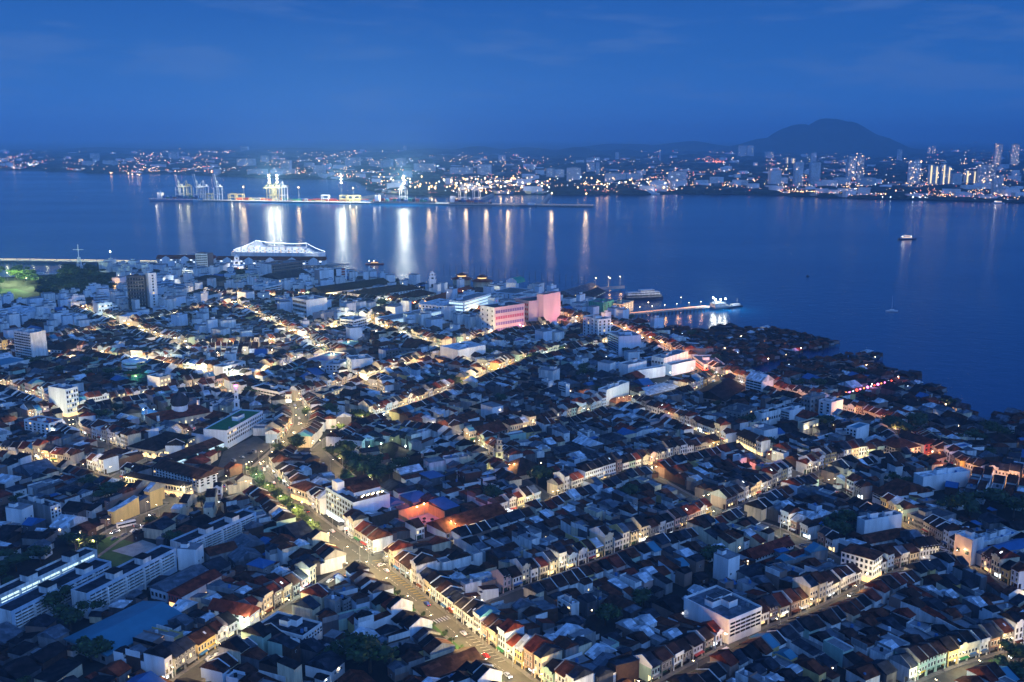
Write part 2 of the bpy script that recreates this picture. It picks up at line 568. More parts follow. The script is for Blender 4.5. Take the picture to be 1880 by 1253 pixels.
def shophouse(sink, W, D, h, wall, roof, party, rnd, lit=0.5, front=True, back=True, rear=None):
    """terraced shophouse: u along the street, v going back; a covered walkway below, shuttered windows above"""
    g = 3.4
    df = min(D, rnd.uniform(9.5, 12.5)) if D > 14 else D
    rise = df / 2 * math.tan(rad(rnd.uniform(24, 31)))
    w = sink('wall')
    w.box(0, W, 2.2, df, 0, g, wall, bottom=False)
    w.box(0, W, 0, df, g, h, wall)
    w.prism_u([(0.05, h), (df - 0.05, h), (df / 2, h + rise - 0.1)], 0.02, W - 0.02, wall)
    gable_roof(sink('roof'), 0.0, W, 0, df, h + 0.05, rise, roof, over=0.7)
    # party walls standing above the tiles
    for u in ((0.0,) if rnd.random() < 0.75 else ()):
        pw = sink('party_wall')
        hh = rnd.uniform(0.25, 0.5)
        pw.prism_u([(-0.35, h - 0.6), (df + 0.3, h - 0.6), (df + 0.3, h + 0.15 + hh), (df / 2, h + rise + 0.25 + hh), (-0.35, h + 0.15 + hh)], u - 0.16, u + 0.16, party)
    if front:
        for u in (0.02, W - 0.42):
            p = sink('pillar', True)
            p.box(u, u + 0.4, -0.05, 0.4, 0, g, wall, bottom=False)
        n = 3 if W > 5.4 else 2
        ww = min(1.2, W / n * 0.62)
        pane = 'shutter_dark' if rnd.random() < 0.55 else 'glass_dark'
        wh = rnd.choice((1.6, 2.0, 2.2))
        nf = 1 if h < 8.6 else 2
        for fl in range(nf):
            for i in range(n):
                pn = pane
                if rnd.random() < 0.10 * lit:
                    pn = 'lit_yellow'
                sink.inst('window', window_data(sink, ww, wh, 'wall_bright' if wall != 'wall_bright' else 'wall_grey', pn), (W * (i + 0.5) / n, -0.005, g + 0.7 + fl * 3.1))
        b = sink('cornice')
        b.box(0.0, W, -0.22, -0.006, g - 0.25, g + 0.12, wall)
        q = rnd.random()
        s = sink('shopfront')
        if q < lit:
            s.box(0.6, W - 0.6, 2.1, 2.195, 0.2, 2.8, rnd.choice(('lit_warm', 'lit_yellow', 'lit_yellow', 'lit_white')))
        else:
            s.box(0.6, W - 0.6, 2.1, 2.195, 0.0, 2.8, rnd.choice(('shutter_dark', 'shutter_green', 'wood_dark', 'steel')))
        if q < lit * 0.35:
            sb = sink('signboard')
            sb.box(W * 0.2, W * 0.8, -0.4, -0.23, g - 0.2, g + 0.5, rnd.choice(('wall_red', 'paint_white', 'paint_yellow', 'hull_blue', 'lit_white')))
    # rear range
    v = df
    DT = D
    first = True
    while DT - v > 5:
        D = DT if DT - v < 15 else v + rnd.uniform(8, 12)
        gap = rnd.choice((0, 2.0, 3.0)) if first else rnd.choice((0, 0, 1.5))
        first = False
        if gap:
            s = rnd.choice((0, 1))
            r = sink('airwell_wall', True)
            r.box(0 if s else W * 0.55, W * 0.5 if s else W, v, v + gap, 0, h * rnd.uniform(0.5, 0.8), wall, top=rnd.choice((roof, 'roof_zinc', 'roof_flat')), bottom=False)
        v += gap
        d2 = D - v
        h2 = h - rnd.uniform(0.3, 3.2)
        rr = rear or rnd.choice((roof, roof, roof, 'roof_zinc', 'roof_rust', 'roof_brown', 'roof_pale', 'roof_slate'))
        r = sink('rear_wall', True)
        sink('rear_roof', True)
        q = rnd.random()
        wl2 = wall if rnd.random() < 0.42 else rnd.choice(('wall_white', 'wall_grey', 'wall_dark', 'wall_dark', 'wall_brown', 'wood_dark'))
        if q < 0.5:
            r.box(0, W, v, D, 0, h2, wl2, bottom=False)
            r2 = d2 / 2 * 0.45
            r.prism_u([(v, h2), (D, h2), ((v + D) / 2, h2 + r2)], 0.02, W - 0.02, wl2)
            gable_roof(sink('rear_roof'), 0, W, v, D, h2 + 0.05, r2, rr, over=0.35)
        elif q < 0.8:
            a = rnd.uniform(0.8, 2.4)
            r.prism_u([(v, 0), (D, 0), (D, h2 - a), (v, h2)], 0.0, W, wl2)
            sink('rear_roof').prism_u([(v - 0.2, h2 + 0.03), (D + 0.4, h2 - a - 0.1), (D + 0.4, h2 - a + 0.08), (v - 0.2, h2 + 0.21)], 0, W, rr)
        else:
            r.box(0, W, v, D, 0, h2, wl2, top='roof_concrete', bottom=False)
            r.box(0, W, v, v + 0.2, h2 + 0.002, h2 + 0.8, wl2)
            r.box(W - 0.2, W, v + 0.202, D, h2 + 0.002, h2 + 0.8, wl2)
            if rnd.random() < 0.5:
                t = sink('water_tank')
                t.cyl(W / 2, (v + D) / 2, h2 + 0.002, h2 + 1.5, 0.8, 0.7, rnd.choice(('roof_pale', 'car_black', 'hull_blue')), n=8)
        if back and D == DT and rnd.random() < 0.5:
            sink.inst('window', window_data(sink, 1.0, 1.2, 'wall_white', 'lit_yellow' if rnd.random() < 0.07 else 'glass_dark'), (W / 2, D + 0.01, max(1.0, h2 - 4.0)), math.pi)
        if rnd.random() < .4:
            pw = sink('party_wall', True)
            pw.box(-.14, .14, v + .05, D - .05, h2 - 1.5, h2 + rnd.uniform(.3, 1.4), party)
        v = D
    if front and rnd.random() < .3:
        zt = h + rnd.uniform(.7, 1.3)
        pr = sink('parapet')
        pr.box(0.0, W, -.78, -.55, h - .5, zt, wall)
        if rnd.random() < .5:
            pr = sink('pediment')
            pr.prism_v([(W * .25, zt + .003), (W * .75, zt + .003), (W * .62, zt + .9), (W * .38, zt + .9)], -.78, -.55, wall)
    if front and rnd.random() < .35:
        aw_ = sink('awning')
        aw_.prism_u([(-1.5, 2.7), (-.25, 3.1), (-.25, 3.2), (-1.5, 2.8)], .2, W - .2, rnd.choice(('roof_zinc', 'roof_green', 'wall_red', 'roof_blue', 'wall_grey', 'paint_white', 'roof_rust')))
    if rnd.random() < .10:
        pl = sink('porch_lamp')
        pl.box(W * .5, W * .5 + .35, DT + .02, DT + .3, 2.6, 2.9, rnd.choice(('bulb_warm', 'bulb_far_white', 'bulb_warm')))
    if rnd.random() < 0.05:
        k = sink('skylight')
        uu = rnd.uniform(0.2, 0.6) * W
        vv = df / 2 * 0.5
        z = h + rise * 0.5 + 0.3
        sl = rise / (df / 2)
        k.prism_u([(vv - 0.7, z - 0.7 * sl), (vv + 0.7, z + 0.7 * sl), (vv + 0.7, z + 0.7 * sl + 0.1), (vv - 0.7, z - 0.7 * sl + 0.1)], uu, uu + 0.9, rnd.choice(('lit_white', 'wall_paleblue', 'sky_light')))


def small_house(sink, W, D, h, wall, roof, rnd, kind=None):
    w, r = sink('wall'), sink('roof')
    kind = kind or rnd.choice(('u', 'v', 'shed', 'shed', 'hip', 'flat'))
    if kind in 'uv':
        w.box(0, W, 0, D, 0, h, wall, bottom=False)
        if kind == 'u':
            rise = D / 2 * 0.45
            w.prism_u([(0, h), (D, h), (D / 2, h + rise)], 0.02, W - 0.02, wall)
            gable_roof(r, -0.3, W + 0.3, 0, D, h + 0.05, rise, roof, over=0.4)
        else:
            rise = W / 2 * 0.45
            w.prism_v([(0, h), (W, h), (W / 2, h + rise)], 0.02, D - 0.02, wall)
            gable_roof(r, 0, W, -0.3, D + 0.3, h + 0.05, rise, roof, over=0.4, axis='v')
    elif kind == 'shed':
        a = rnd.uniform(0.5, 1.6)
        w.prism_u([(0, 0), (D, 0), (D, h - a), (0, h)], 0, W, wall)
        r.prism_u([(-0.3, h + 0.03), (D + 0.3, h - a + 0.0), (D + 0.3, h - a + 0.14), (-0.3, h + 0.17)], -0.2, W + 0.2, roof)
    elif kind == 'hip':
        w.box(0, W, 0, D, 0, h, wall, bottom=False)
        hip_roof(r, 0, W, 0, D, h + 0.25, min(W, D) / 2 * 0.5, roof)
    else:
        w.box(0, W, 0, D, 0, h, wall, bottom=False)
        r.box(-0.1, W + 0.1, -0.1, D + 0.1, h + 0.002, h + 0.25, 'roof_concrete')
        if rnd.random() < 0.6:
            s = sink('stair_hut')
            s.box(W * 0.1, W * 0.45, D * 0.5, D * 0.85, h + 0.252, h + 2.4, wall, top='roof_flat')
    if rnd.random() < .11:
        pl = sink('porch_lamp')
        u = rnd.uniform(.2, .8) * W
        pl.box(u, u + .4, -.45, -.15, h * .75, h * .75 + .35, rnd.choice(('bulb_warm', 'bulb_far_white', 'bulb_warm', 'lit_red')))
    if rnd.random() < .10 and W > 5:
        wt = sink('water_tank')
        wt.cyl(W * .8, D * .8, h * .6, h + 1.6, .65, .6, rnd.choice(('hull_blue', 'steel', 'car_black')), n=7)
    if h > 3.2:
        n = 1 if W < 7 else 2
        for i in range(n):
            if rnd.random() < 0.75:
                pn = 'lit_yellow' if rnd.random() < 0.05 else 'glass_dark'
                sink.inst('window', window_data(sink, 1.0, 1.2, 'wall_white', pn), (W * (i + 0.5) / n, -0.01, min(h - 2.6, 4.6) if h > 5 else 1.0))


# ------------------------------------------------------------------ occupancy of the ground, 1 m cells
X0, Y0, NX, NY = -950, 330, 1900, 1650
OCC = np.zeros((NX, NY), dtype=bool)      # built on
ROAD = np.zeros((NX, NY), dtype=bool)
LAND = np.zeros((NX, NY), dtype=bool)


def poly_mask(pts):
    xs = np.arange(NX)[:, None] + X0 + 0.5
    ys = np.arange(NY)[None, :] + Y0 + 0.5
    m = np.zeros((NX, NY), dtype=bool)
    n = len(pts)
    for i in range(n):
        (xa, ya), (xb, yb) = pts[i], pts[(i + 1) % n]
        if ya == yb:
            continue
        c = ((ys >= min(ya, yb)) & (ys < max(ya, yb))) & (xs < xa + (ys - ya) * (xb - xa) / (yb - ya))
        m ^= c
    return m


def foot(x, y, a, W, D, inset=0.35, step=1.0):
    nu, nv = max(2, int(W / step) + 1), max(2, int(D / step) + 1)
    u = np.linspace(inset, W - inset, nu)[:, None]
    v = np.linspace(inset, D - inset, nv)[None, :]
    c, s = math.cos(a), math.sin(a)
    ix = np.floor(x + c * u - s * v - X0).astype(int).ravel()
    iy = np.floor(y + s * u + c * v - Y0).astype(int).ravel()
    return ix, iy


def free(x, y, a, W, D, tol=0.06, land=True):
    ix, iy = foot(x, y, a, W, D)
    if ix.min() < 0 or iy.min() < 0 or ix.max() >= NX or iy.max() >= NY:
        return False
    bad = OCC[ix, iy] | ROAD[ix, iy]
    if land:
        bad |= ~LAND[ix, iy]
    return bad.mean() <= tol


def claim(x, y, a, W, D):
    ix, iy = foot(x, y, a, W, D, 0.1, 0.7)
    ok = (ix >= 0) & (iy >= 0) & (ix < NX) & (iy < NY)
    OCC[ix[ok], iy[ok]] = True


COAST = [(-400, 520), (0, 510), (110, 503), (215, 490), (300, 498), (420, 493), (520, 500), (640, 505), (690, 514), (760, 524), (850, 532), (930, 536),
         (1000, 541), (1080, 556), (1110, 576), (1160, 588), (1210, 604), (1270, 628), (1330, 668), (1400, 690), (1470, 694), (1540, 690), (1620, 692), (1700, 724),
         (1760, 752), (1800, 780), (1880, 785), (2000, 800)]
coast = [P(*q) for q in COAST]
land_poly = [(-1700, 200), (900, 200), (900, coast[-1][1])] + coast[::-1] + [(-1700, coast[0][1])]
LAND |= poly_mask([(max(X0 - 5, min(900 + 60, x)), y) for x, y in land_poly])

STREETS = {}


def street(name, desc, pts, width=10.0, lamp=1.0, world=False, warm=0, rows=True):
    STREETS[name] = dict(desc=desc, pts=pts if world else [P(*q) for q in pts], w=width, lamp=lamp, warm=warm, rows=rows)


street('avenue', 'the wide central avenue', [(1040, 1330), (920, 1241), (843, 1182), (669, 1034), (588, 978), (498, 902), (468, 871)], 17, 1.3)
street('avenue_bend', 'the bend beyond the avenue', [(468, 871), (511, 833), (549, 795), (557, 769), (536, 745)], 13, 1.0)
street('chapel', 'the lit street through the left blocks', [(-160, 850), (0, 845), (130, 862), (199, 885), (300, 915), (390, 930), (470, 905)], 11, 1.1)
street('flats_road', 'the road beside the grey flats', [(472, 872), (357, 913), (300, 942), (255, 958), (204, 985), (130, 1040)], 14, 0.32, rows=False)
street('school', 'the street by the long cream corner row', [(210, 880), (281, 844), (301, 826), (370, 800)], 10, 0.9)
street('cross_low', 'the cross street at the big junction', [(330, 1262), (380, 1225), (470, 1165), (560, 1105), (669, 1034)], 11, 1.0)
street('cross_high', 'the cross street right of the junction', [(669, 1034), (766, 1003), (870, 975), (1000, 932), (1100, 893), (1200, 862), (1290, 840), (1352, 828)], 10, 0.75)
street('middle_lane', 'the middle cross street', [(879, 1129), (940, 1098), (1047, 1060), (1130, 1028), (1226, 994), (1325, 953), (1400, 920), (1470, 885), (1560, 855), (1640, 845)], 10, 0.55)
street('lower_lane', 'the lower right cross street', [(1180, 1290), (1252, 1249), (1392, 1172), (1510, 1130), (1604, 1078), (1690, 1045), (1760, 1035)], 10, 0.5)
street('corner_lane', 'the street at the bottom right corner', [(1700, 1275), (1757, 1246), (1872, 1210), (1940, 1190)], 13, 0.5)
street('long_right', 'the long street through the right blocks', [(1140, 748), (1259, 792), (1352, 830), (1450, 868), (1566, 922), (1668, 975), (1783, 1052), (1880, 1105), (1960, 1150)], 10, 0.7)
street('arcade', 'the arcaded street above the corner block', [(1200, 880), (1278, 925), (1340, 955), (1400, 965), (1460, 992), (1548, 1040), (1604, 1078)], 9, 0.6)
street('park_side', 'the curved lane by the dark trees', [(582, 830), (603, 853), (633, 876), (690, 912)], 10, 1.0, rows=False)
street('yellow', 'the yellow-lit street above the trees', [(582, 830), (623, 795), (697, 772), (792, 741), (875, 705), (960, 670)], 10, 1.3)
street('temple', 'the lane running to the church spire', [(697, 772), (723, 782), (792, 795), (858, 818), (930, 868), (985, 905), (1020, 926)], 9, 0.8)
street('mosque', 'the street leading to the mosque', [(60, 778), (156, 757), (291, 734), (400, 716), (450, 705)], 10, 1.7)
street('row_left', 'the short lane between the left terraces', [(133, 799), (166, 813), (204, 823), (240, 840)], 8, 0.5)
street('market', 'the bright market street', [(300, 670), (370, 645), (430, 642), (500, 640), (640, 606), (700, 588)], 10, 3.6)
street('market_cross', 'the bright street below the white tower', [(640, 590), (672, 598), (740, 625), (820, 650), (900, 690)], 9, 3.0)
street('crescent', 'the street round the white curved block', [(400, 726), (440, 738), (530, 748), (580, 733), (640, 715), (720, 690), (790, 672)], 10, 2.4)
street('temple_high', 'the lane behind the mosque', [(120, 655), (250, 668), (330, 690), (420, 700), (450, 705), (500, 690), (560, 665)], 9, 3.0)
street('centre_cross', 'the dim lane across the middle blocks', [(860, 818), (960, 800), (1049, 780), (1118, 753), (1180, 740), (1260, 728), (1340, 700)], 9, 0.8)
street('shore_road', 'the orange-lit shore road', [(1020, 590), (1100, 602), (1180, 630), (1240, 660), (1300, 692), (1370, 712), (1440, 735), (1560, 768), (1640, 796), (1700, 846), (1760, 876), (1880, 896), (1960, 910)], 13, 0.9, warm=1)
street('quay_road', 'the quay-side street by the long white offices', [(380, 548), (500, 552), (600, 548), (720, 562), (850, 575), (960, 590), (1020, 590)], 11, 1.0)
street('pink_side', 'the street below the pink building', [(820, 650), (900, 622), (965, 612), (1060, 602)], 9, 1.1)
street('upper_left', 'the upper left lane', [(0, 650), (60, 640), (160, 622), (260, 600), (360, 580), (430, 566)], 9, 0.9)
street('mid_left', 'the lane behind the white slab', [(150, 575), (220, 600), (300, 632), (370, 645)], 8, 1.1)
street('mid_cross', 'the lane through the upper blocks', [(430, 566), (500, 602), (560, 632), (600, 655), (640, 690), (700, 730)], 8, 1.2)
street('clan', 'the lane towards the stilt village', [(900, 690), (1000, 660), (1090, 645), (1180, 630)], 8, 0.6)
street('left_edge', 'the street at the left edge', [(-60, 700), (0, 716), (60, 735), (130, 765), (133, 799)], 8, 0.9)

RSEG = []
for nm, s in STREETS.items():
    p = s['pts']
    for a, b in zip(p, p[1:]):
        L = math.hypot(b[0] - a[0], b[1] - a[1])
        RSEG.append((a, b, math.atan2(b[1] - a[1], b[0] - a[0]), nm))
        n = max(1, int(L / 0.7))
        tx, ty = (b[0] - a[0]) / L, (b[1] - a[1]) / L
        hw = s['w'] / 2 + 1.5
        ts = np.linspace(0, L, n + 1)[:, None]
        ws = np.arange(-hw, hw + 0.01, 0.7)[None, :]
        ix = np.floor(a[0] + tx * ts - ty * ws - X0).astype(int).ravel()
        iy = np.floor(a[1] + ty * ts + tx * ws - Y0).astype(int).ravel()
        ok = (ix >= 0) & (iy >= 0) & (ix < NX) & (iy < NY)
        ROAD[ix[ok], iy[ok]] = True


def smooth(pts, n=3):
    for _ in range(n - 1):
        q = [pts[0]]
        for a, b in zip(pts, pts[1:]):
            q.append((a[0] * .75 + b[0] * .25, a[1] * .75 + b[1] * .25))
            q.append((a[0] * .25 + b[0] * .75, a[1] * .25 + b[1] * .75))
        q.append(pts[-1])
        pts = q
    return pts


def walk(pts, step):
    """points every step metres along a polyline, with the heading"""
    out, carry = [], 0.0
    for a, b in zip(pts, pts[1:]):
        L = math.hypot(b[0] - a[0], b[1] - a[1])
        t = carry
        ang = math.atan2(b[1] - a[1], b[0] - a[0])
        while t < L:
            out.append((a[0] + (b[0] - a[0]) * t / L, a[1] + (b[1] - a[1]) * t / L, ang))
            t += step
        carry = t - L
    return out


# ------------------------------------------------------------------ ground, sea, mainland
def sheet(name, pts, z, key, **kw):
    b = MB()
    b.add([(x, y, z) for x, y in pts], [tuple(range(len(pts)))], key)
    return b.build(name, **kw)


def wall_sheet(b, pts, z0, z1, key):
    n = len(pts)
    for i in range(n - 1):
        (xa, ya), (xb, yb) = pts[i], pts[i + 1]
        b.quad([(xa, ya, z0), (xb, yb, z0), (xb, yb, z1), (xa, ya, z1)], key)


g = MB()
g.add([(x, y, 0.0) for x, y in land_poly], [tuple(range(len(land_poly)))], 'soil')
wall_sheet(g, coast, -4.0, 0.0, 'concrete')
g.build('island_ground', kind='structure')

wm = bpy.data.materials.new('sea_water')
wm.use_nodes = True
nt = wm.node_tree
b_ = nt.nodes['Principled BSDF']
b_.inputs['Base Color'].default_value = (0.000, 0.045, 0.150, 1)
b_.inputs['Roughness'].default_value = 0.17
b_.inputs['IOR'].default_value = 1.33
tc = nt.nodes.new('ShaderNodeNewGeometry')
n1 = nt.nodes.new('ShaderNodeTexNoise'); n1.inputs['Scale'].default_value = 0.05; n1.inputs['Detail'].default_value = 8; n1.inputs['Roughness'].default_value = 0.7
nt.links.new(tc.outputs['Position'], n1.inputs['Vector'])
n3 = nt.nodes.new('ShaderNodeTexNoise'); n3.inputs['Scale'].default_value = 0.0022; n3.inputs['Detail'].default_value = 5
mpw = nt.nodes.new('ShaderNodeMapping'); mpw.inputs['Scale'].default_value = (0.35, 1.0, 1.0); mpw.inputs['Rotation'].default_value = (0, 0, rad(14))
nt.links.new(tc.outputs['Position'], mpw.inputs[0]); nt.links.new(mpw.outputs[0], n3.inputs['Vector'])
mrw = nt.nodes.new('ShaderNodeMapRange'); mrw.inputs[1].default_value = 0.35; mrw.inputs[2].default_value = 0.65; mrw.inputs[3].default_value = 0.10; mrw.inputs[4].default_value = 0.16
nt.links.new(n3.outputs[0], mrw.inputs[0]); nt.links.new(mrw.outputs[0], b_.inputs['Roughness'])
bpw = nt.nodes.new('ShaderNodeBump'); bpw.inputs['Strength'].default_value = 0.5; bpw.inputs['Distance'].default_value = 1.25
nt.links.new(n1.outputs[0], bpw.inputs['Height']); nt.links.new(bpw.outputs[0], b_.inputs['Normal'])
MATS['water'] = wm
sheet('sea_water', [(-60000, -400), (60000, -400), (60000, 84000), (-60000, 84000)], -2.0, 'water', kind='structure')

FARCOAST = [(-500, 300), (0, 313), (100, 315), (200, 320), (306, 320), (408, 324), (500, 328), (613, 330), (671, 335), (690, 346), (702, 356), (800, 360), (909, 358), (1062, 358),
            (1148, 358), (1260, 356), (1410, 358), (1546, 364), (1750, 369), (1880, 373), (2400, 385)]
farcoast = [P(x, y, -2.0) for x, y in FARCOAST]
b = MB()
fp = farcoast + [(59000, farcoast[-1][1]), (59000, 83000), (-59000, 83000), (-59000, farcoast[0][1])]
b.add([(x, y, 1.0) for x, y in fp], [tuple(range(len(fp)))], 'land_far')
wall_sheet(b, farcoast[::-1], -3.0, 1.0, 'land_far')
b.build('mainland_ground', kind='structure')


# hills on the mainland
def hill(name, cx_, cy_, peaks, nx=70, ny=26, wx=3000, wy=2200, seed=1):
    rr = random.Random(seed)
    ph = [(rr.uniform(0, 6), rr.uniform(0, 6), rr.uniform(0.0015, 0.011), rr.uniform(0, 6.28)) for _ in range(14)]
    b = MB()
    pts = []
    for j in range(ny + 1):
        for i in range(nx + 1):
            x, y = -wx + 2 * wx * i / nx, -wy + 2 * wy * j / ny
            z = 0
            for (px_, hh, s1) in peaks:
                z = max(z, hh * math.exp(-((x - px_) / s1) ** 2 - (y / (wy * 0.5)) ** 2))
            n = sum(math.sin(x * k * math.cos(t) + y * k * math.sin(t) + q) for q, _, k, t in ph) / 14
            z = z * (1 + 0.32 * n) - 8
            pts.append((cx_ + x, cy_ + y, max(z, -3)))
    f = [(j * (nx + 1) + i, j * (nx + 1) + i + 1, (j + 1) * (nx + 1) + i + 1, (j + 1) * (nx + 1) + i) for j in range(ny) for i in range(nx)]
    b.add(pts, f, 'hill_forest')
    b.build(name, kind='structure')


def far_x(px, dist):
    return (px - CX) / F_PX * dist


hill('mountain', far_x(1510, 15500), 15500, [(0, 490, 640), (160, 500, 600), (-450, 400, 560), (-950, 190, 560), (560, 300, 420), (950, 90, 400)], wx=2900)
hill('low_hill', far_x(880, 15000), 15000, [(0, 95, 420), (-700, 60, 500), (700, 80, 500)], seed=2)
hill('low_hill', far_x(1060, 13500), 13500, [(0, 90, 400), (-500, 60, 300), (600, 70, 380)], seed=3)
hill('low_hill', far_x(1260, 17500), 17500, [(0, 150, 800), (-1100, 120, 900), (1400, 120, 800)], seed=4, wx=3600)
hill('low_hill', far_x(380, 16500), 16500, [(0, 50, 900), (-1600, 60, 900), (1500, 60, 800)], seed=5, wx=3600)

# ------------------------------------------------------------------ roads
rb, pv = MB(), MB()
for si, (nm, s) in enumerate(STREETS.items()):
    pts = smooth(s['pts'], 3)
    w = s['w'] / 2
    z = 0.03 + 0.006 * si
    L, Rr = [], []
    for i, p in enumerate(pts):
        a = pts[max(0, i - 1)]; c = pts[min(len(pts) - 1, i + 1)]
        d = math.hypot(c[0] - a[0], c[1] - a[1]) or 1
        nx_, ny_ = -(c[1] - a[1]) / d, (c[0] - a[0]) / d
        L.append((p[0] + nx_ * w, p[1] + ny_ * w)); Rr.append((p[0] - nx_ * w, p[1] - ny_ * w))
    for i in range(len(pts) - 1):
        rb.quad([(*Rr[i], z), (*Rr[i + 1], z), (*L[i + 1], z), (*L[i], z)], 'asphalt')
    for x, y, a in walk(pts, 4.0):
        for sd in (-1, 1):
            ox, oy = -math.sin(a) * sd, math.cos(a) * sd
            cx_, cy_ = x + ox * (w + 1.1), y + oy * (w + 1.1)
            far = x + ox * (w + 4), y + oy * (w + 4)
            hit = False
            for (p0, p1, _, n2) in RSEG:
                if n2 == nm:
                    continue
                dx, dy = p1[0] - p0[0], p1[1] - p0[1]
                t = max(0, min(1, ((cx_ - p0[0]) * dx + (cy_ - p0[1]) * dy) / (dx * dx + dy * dy)))
                if math.hypot(cx_ - p0[0] - dx * t, cy_ - p0[1] - dy * t) < STREETS[n2]['w'] / 2 + 1.5:
                    hit = True
                    break
            if not hit and y < 1000:
                pv.frame(cx_, cy_, 0, a)
                pv.box(-2.0, 2.0, -1.05, 1.05, 0, 0.32 + 0.001 * sd, 'pavement', bottom=False)
rb.build('road', kind='structure')
pv.build('pavement', kind='structure')

# avenue: planted median, bay stripes, lane lines, zebra
AV = smooth(STREETS['avenue']['pts'], 3)
mk, med = MB(), MB()
zc = 0.26
for x, y, a in walk(AV, 3.0):
    if y > 690 or not inview(x, y):
        continue
    q = proj(x, y)
    mk.frame(x, y, 0, a)
    gap = 990 < q[1] < 1075
    if not gap:
        med.frame(x, y, 0, a)
        med.box(-1.5, 1.5, 1.9, 4.2, 0, 0.55, 'pavement', top='grass' if R.random() < .7 else 'pavement')
    if int((x + y) / 3) % 2 == 0:
        mk.quad([(-0.9, -3.1, zc), (0.9, -3.1, zc), (0.9, -2.95, zc), (-0.9, -2.95, zc)], 'paint_white')
        mk.quad([(-0.9, 6.9, zc), (0.9, 6.9, zc), (0.9, 7.05, zc), (-0.9, 7.05, zc)], 'paint_white')
    if 1036 < q[1] < 1115 or 1165 < q[1] < 1225:
        # bay lines across the side of the carriageway
        mk.quad([(-0.12, -9.9, zc), (0.12, -9.9, zc), (1.3, -5.2, zc), (1.06, -5.2, zc)], 'paint_yellow' if q[1] < 1150 else 'paint_white')
for k in range(7):
    x, y = P(800, 1142)
    mk.frame(x, y, 0, rad(125))
    mk.quad([(-2, -9 + k * 1.5, zc + .008), (2, -9 + k * 1.5, zc + .008), (2, -8.4 + k * 1.5, zc + .008), (-2, -8.4 + k * 1.5, zc + .008)], 'paint_white')
mk.build('road_markings', kind='structure')
med.build('median_kerb', kind='structure')

# the park lawn and small greens
sheet('park_lawn', [P(*q) for q in ((-60, 556), (40, 552), (62, 540), (30, 531), (-60, 530))], 0.06, 'grass', kind='structure')
sheet('playground_ground', [P(*q) for q in ((205, 1012), (262, 992), (322, 1012), (270, 1030))], 0.07, 'concrete', kind='structure')
sheet('flats_lawn', [P(*q) for q in ((130, 1010), (205, 985), (330, 1020), (230, 1062))], 0.05, 'grass', kind='structure')
sheet('school_yard_ground', [P(*q) for q in ((410, 830), (470, 800), (500, 820), (440, 865), (395, 872))], 0.05, 'asphalt', kind='structure')
for q0 in (((205, 1012), (262, 992), (322, 1012), (270, 1030)), ((130, 1010), (205, 985), (330, 1020), (230, 1062)), ((-60, 556), (40, 552), (62, 540), (30, 531), (-60, 530)),
           ((410, 830), (470, 800), (500, 820), (440, 865), (395, 872)), ((1180, 690), (1290, 672), (1300, 700), (1200, 712))):
    OCC |= poly_mask([P(*q) for q in q0])
PARK = [P(*q) for q in ((-80, 560), (60, 556), (150, 545), (205, 535), (225, 500), (110, 503), (0, 510), (-80, 512))]
OCC |= poly_mask(PARK)

# ------------------------------------------------------------------ single buildings, each placed by the corners of its eaves
CROP = {0: (0, 0, 1.0), 4: (0, 440, 3.917), 5: (460, 440, 3.917), 6: (900, 480, 3.917), 7: (1280, 540, 3.133), 1: (0, 660, 3.917), 2: (460, 680, 3.917),
        3: (900, 700, 3.76), 40: (1380, 760, 3.76), 50: (0, 940, 3.917), 60: (460, 940, 3.917), 70: (920, 940, 3.917), 80: (1400, 940, 3.917)}


def face_windows(root, kind, cols, rows, length, h, place, z0=3.6, frame='wall_grey'):
    """place(s, z) -> (location, turn) for a point s metres along the face"""
    hh = (h - z0 - 0.3) / max(rows, 1)
    if kind in ('win', 'lit', 'mix', 'cool'):
        cw = length / cols
        ww, wh = max(0.6, min(cw * 0.55, 2.2)), min(hh * 0.6, 2.2)
        for j in range(rows):
            for i in range(cols):
                pane = {'win': 'glass_dark', 'lit': 'lit_yellow', 'mix': 'glass_dark', 'cool': 'lit_cool'}[kind]
                if kind == 'win' and R.random() < 0.05:
                    pane = 'lit_warm'
                if kind == 'mix' and R.random() < 0.4:
                    pane = 'lit_yellow'
                if kind in ('lit', 'cool') and R.random() < 0.25:
                    pane = 'glass_dark'
                loc, rz = place(cw * (i + 0.5), z0 + hh * j + hh * 0.2)
                link('window', window_data(None, ww, wh, frame, pane), root, loc, rz)
    elif kind in ('band', 'balc', 'coolband', 'redband', 'pinkband'):
        for j in range(rows):
            z = z0 + hh * (j + 0.15)
            key = {'band': 'glass_dark', 'balc': 'glass_dark', 'coolband': 'lit_cool', 'redband': 'wall_red', 'pinkband': ('band_purple', 'band_purple', 'band_magenta', 'band_purple')[j % 4]}[kind]
            b = MB()
            L = length * 0.94
            b.box(-L / 2, L / 2, -0.12, -0.004, 0, hh * 0.5, key)
            n = max(2, int(L / 3.5))
            for k in range(n + 1):
                u = -L / 2 + L * k / n
                b.box(u - 0.16, u + 0.16, -0.2, -0.121, 0, hh * 0.5, 'wall_white')
            if kind == 'balc':
                b.box(-L / 2, L / 2, -1.2, -0.21, -hh * 0.18, hh * 0.12, 'wall_white')
            loc, rz = place(length / 2, z)
            b.build('window_band' if kind != 'balc' else 'balcony', root)
            o = COL.objects[-1]
            o.location = loc
            o.rotation_euler = (0, 0, rz)


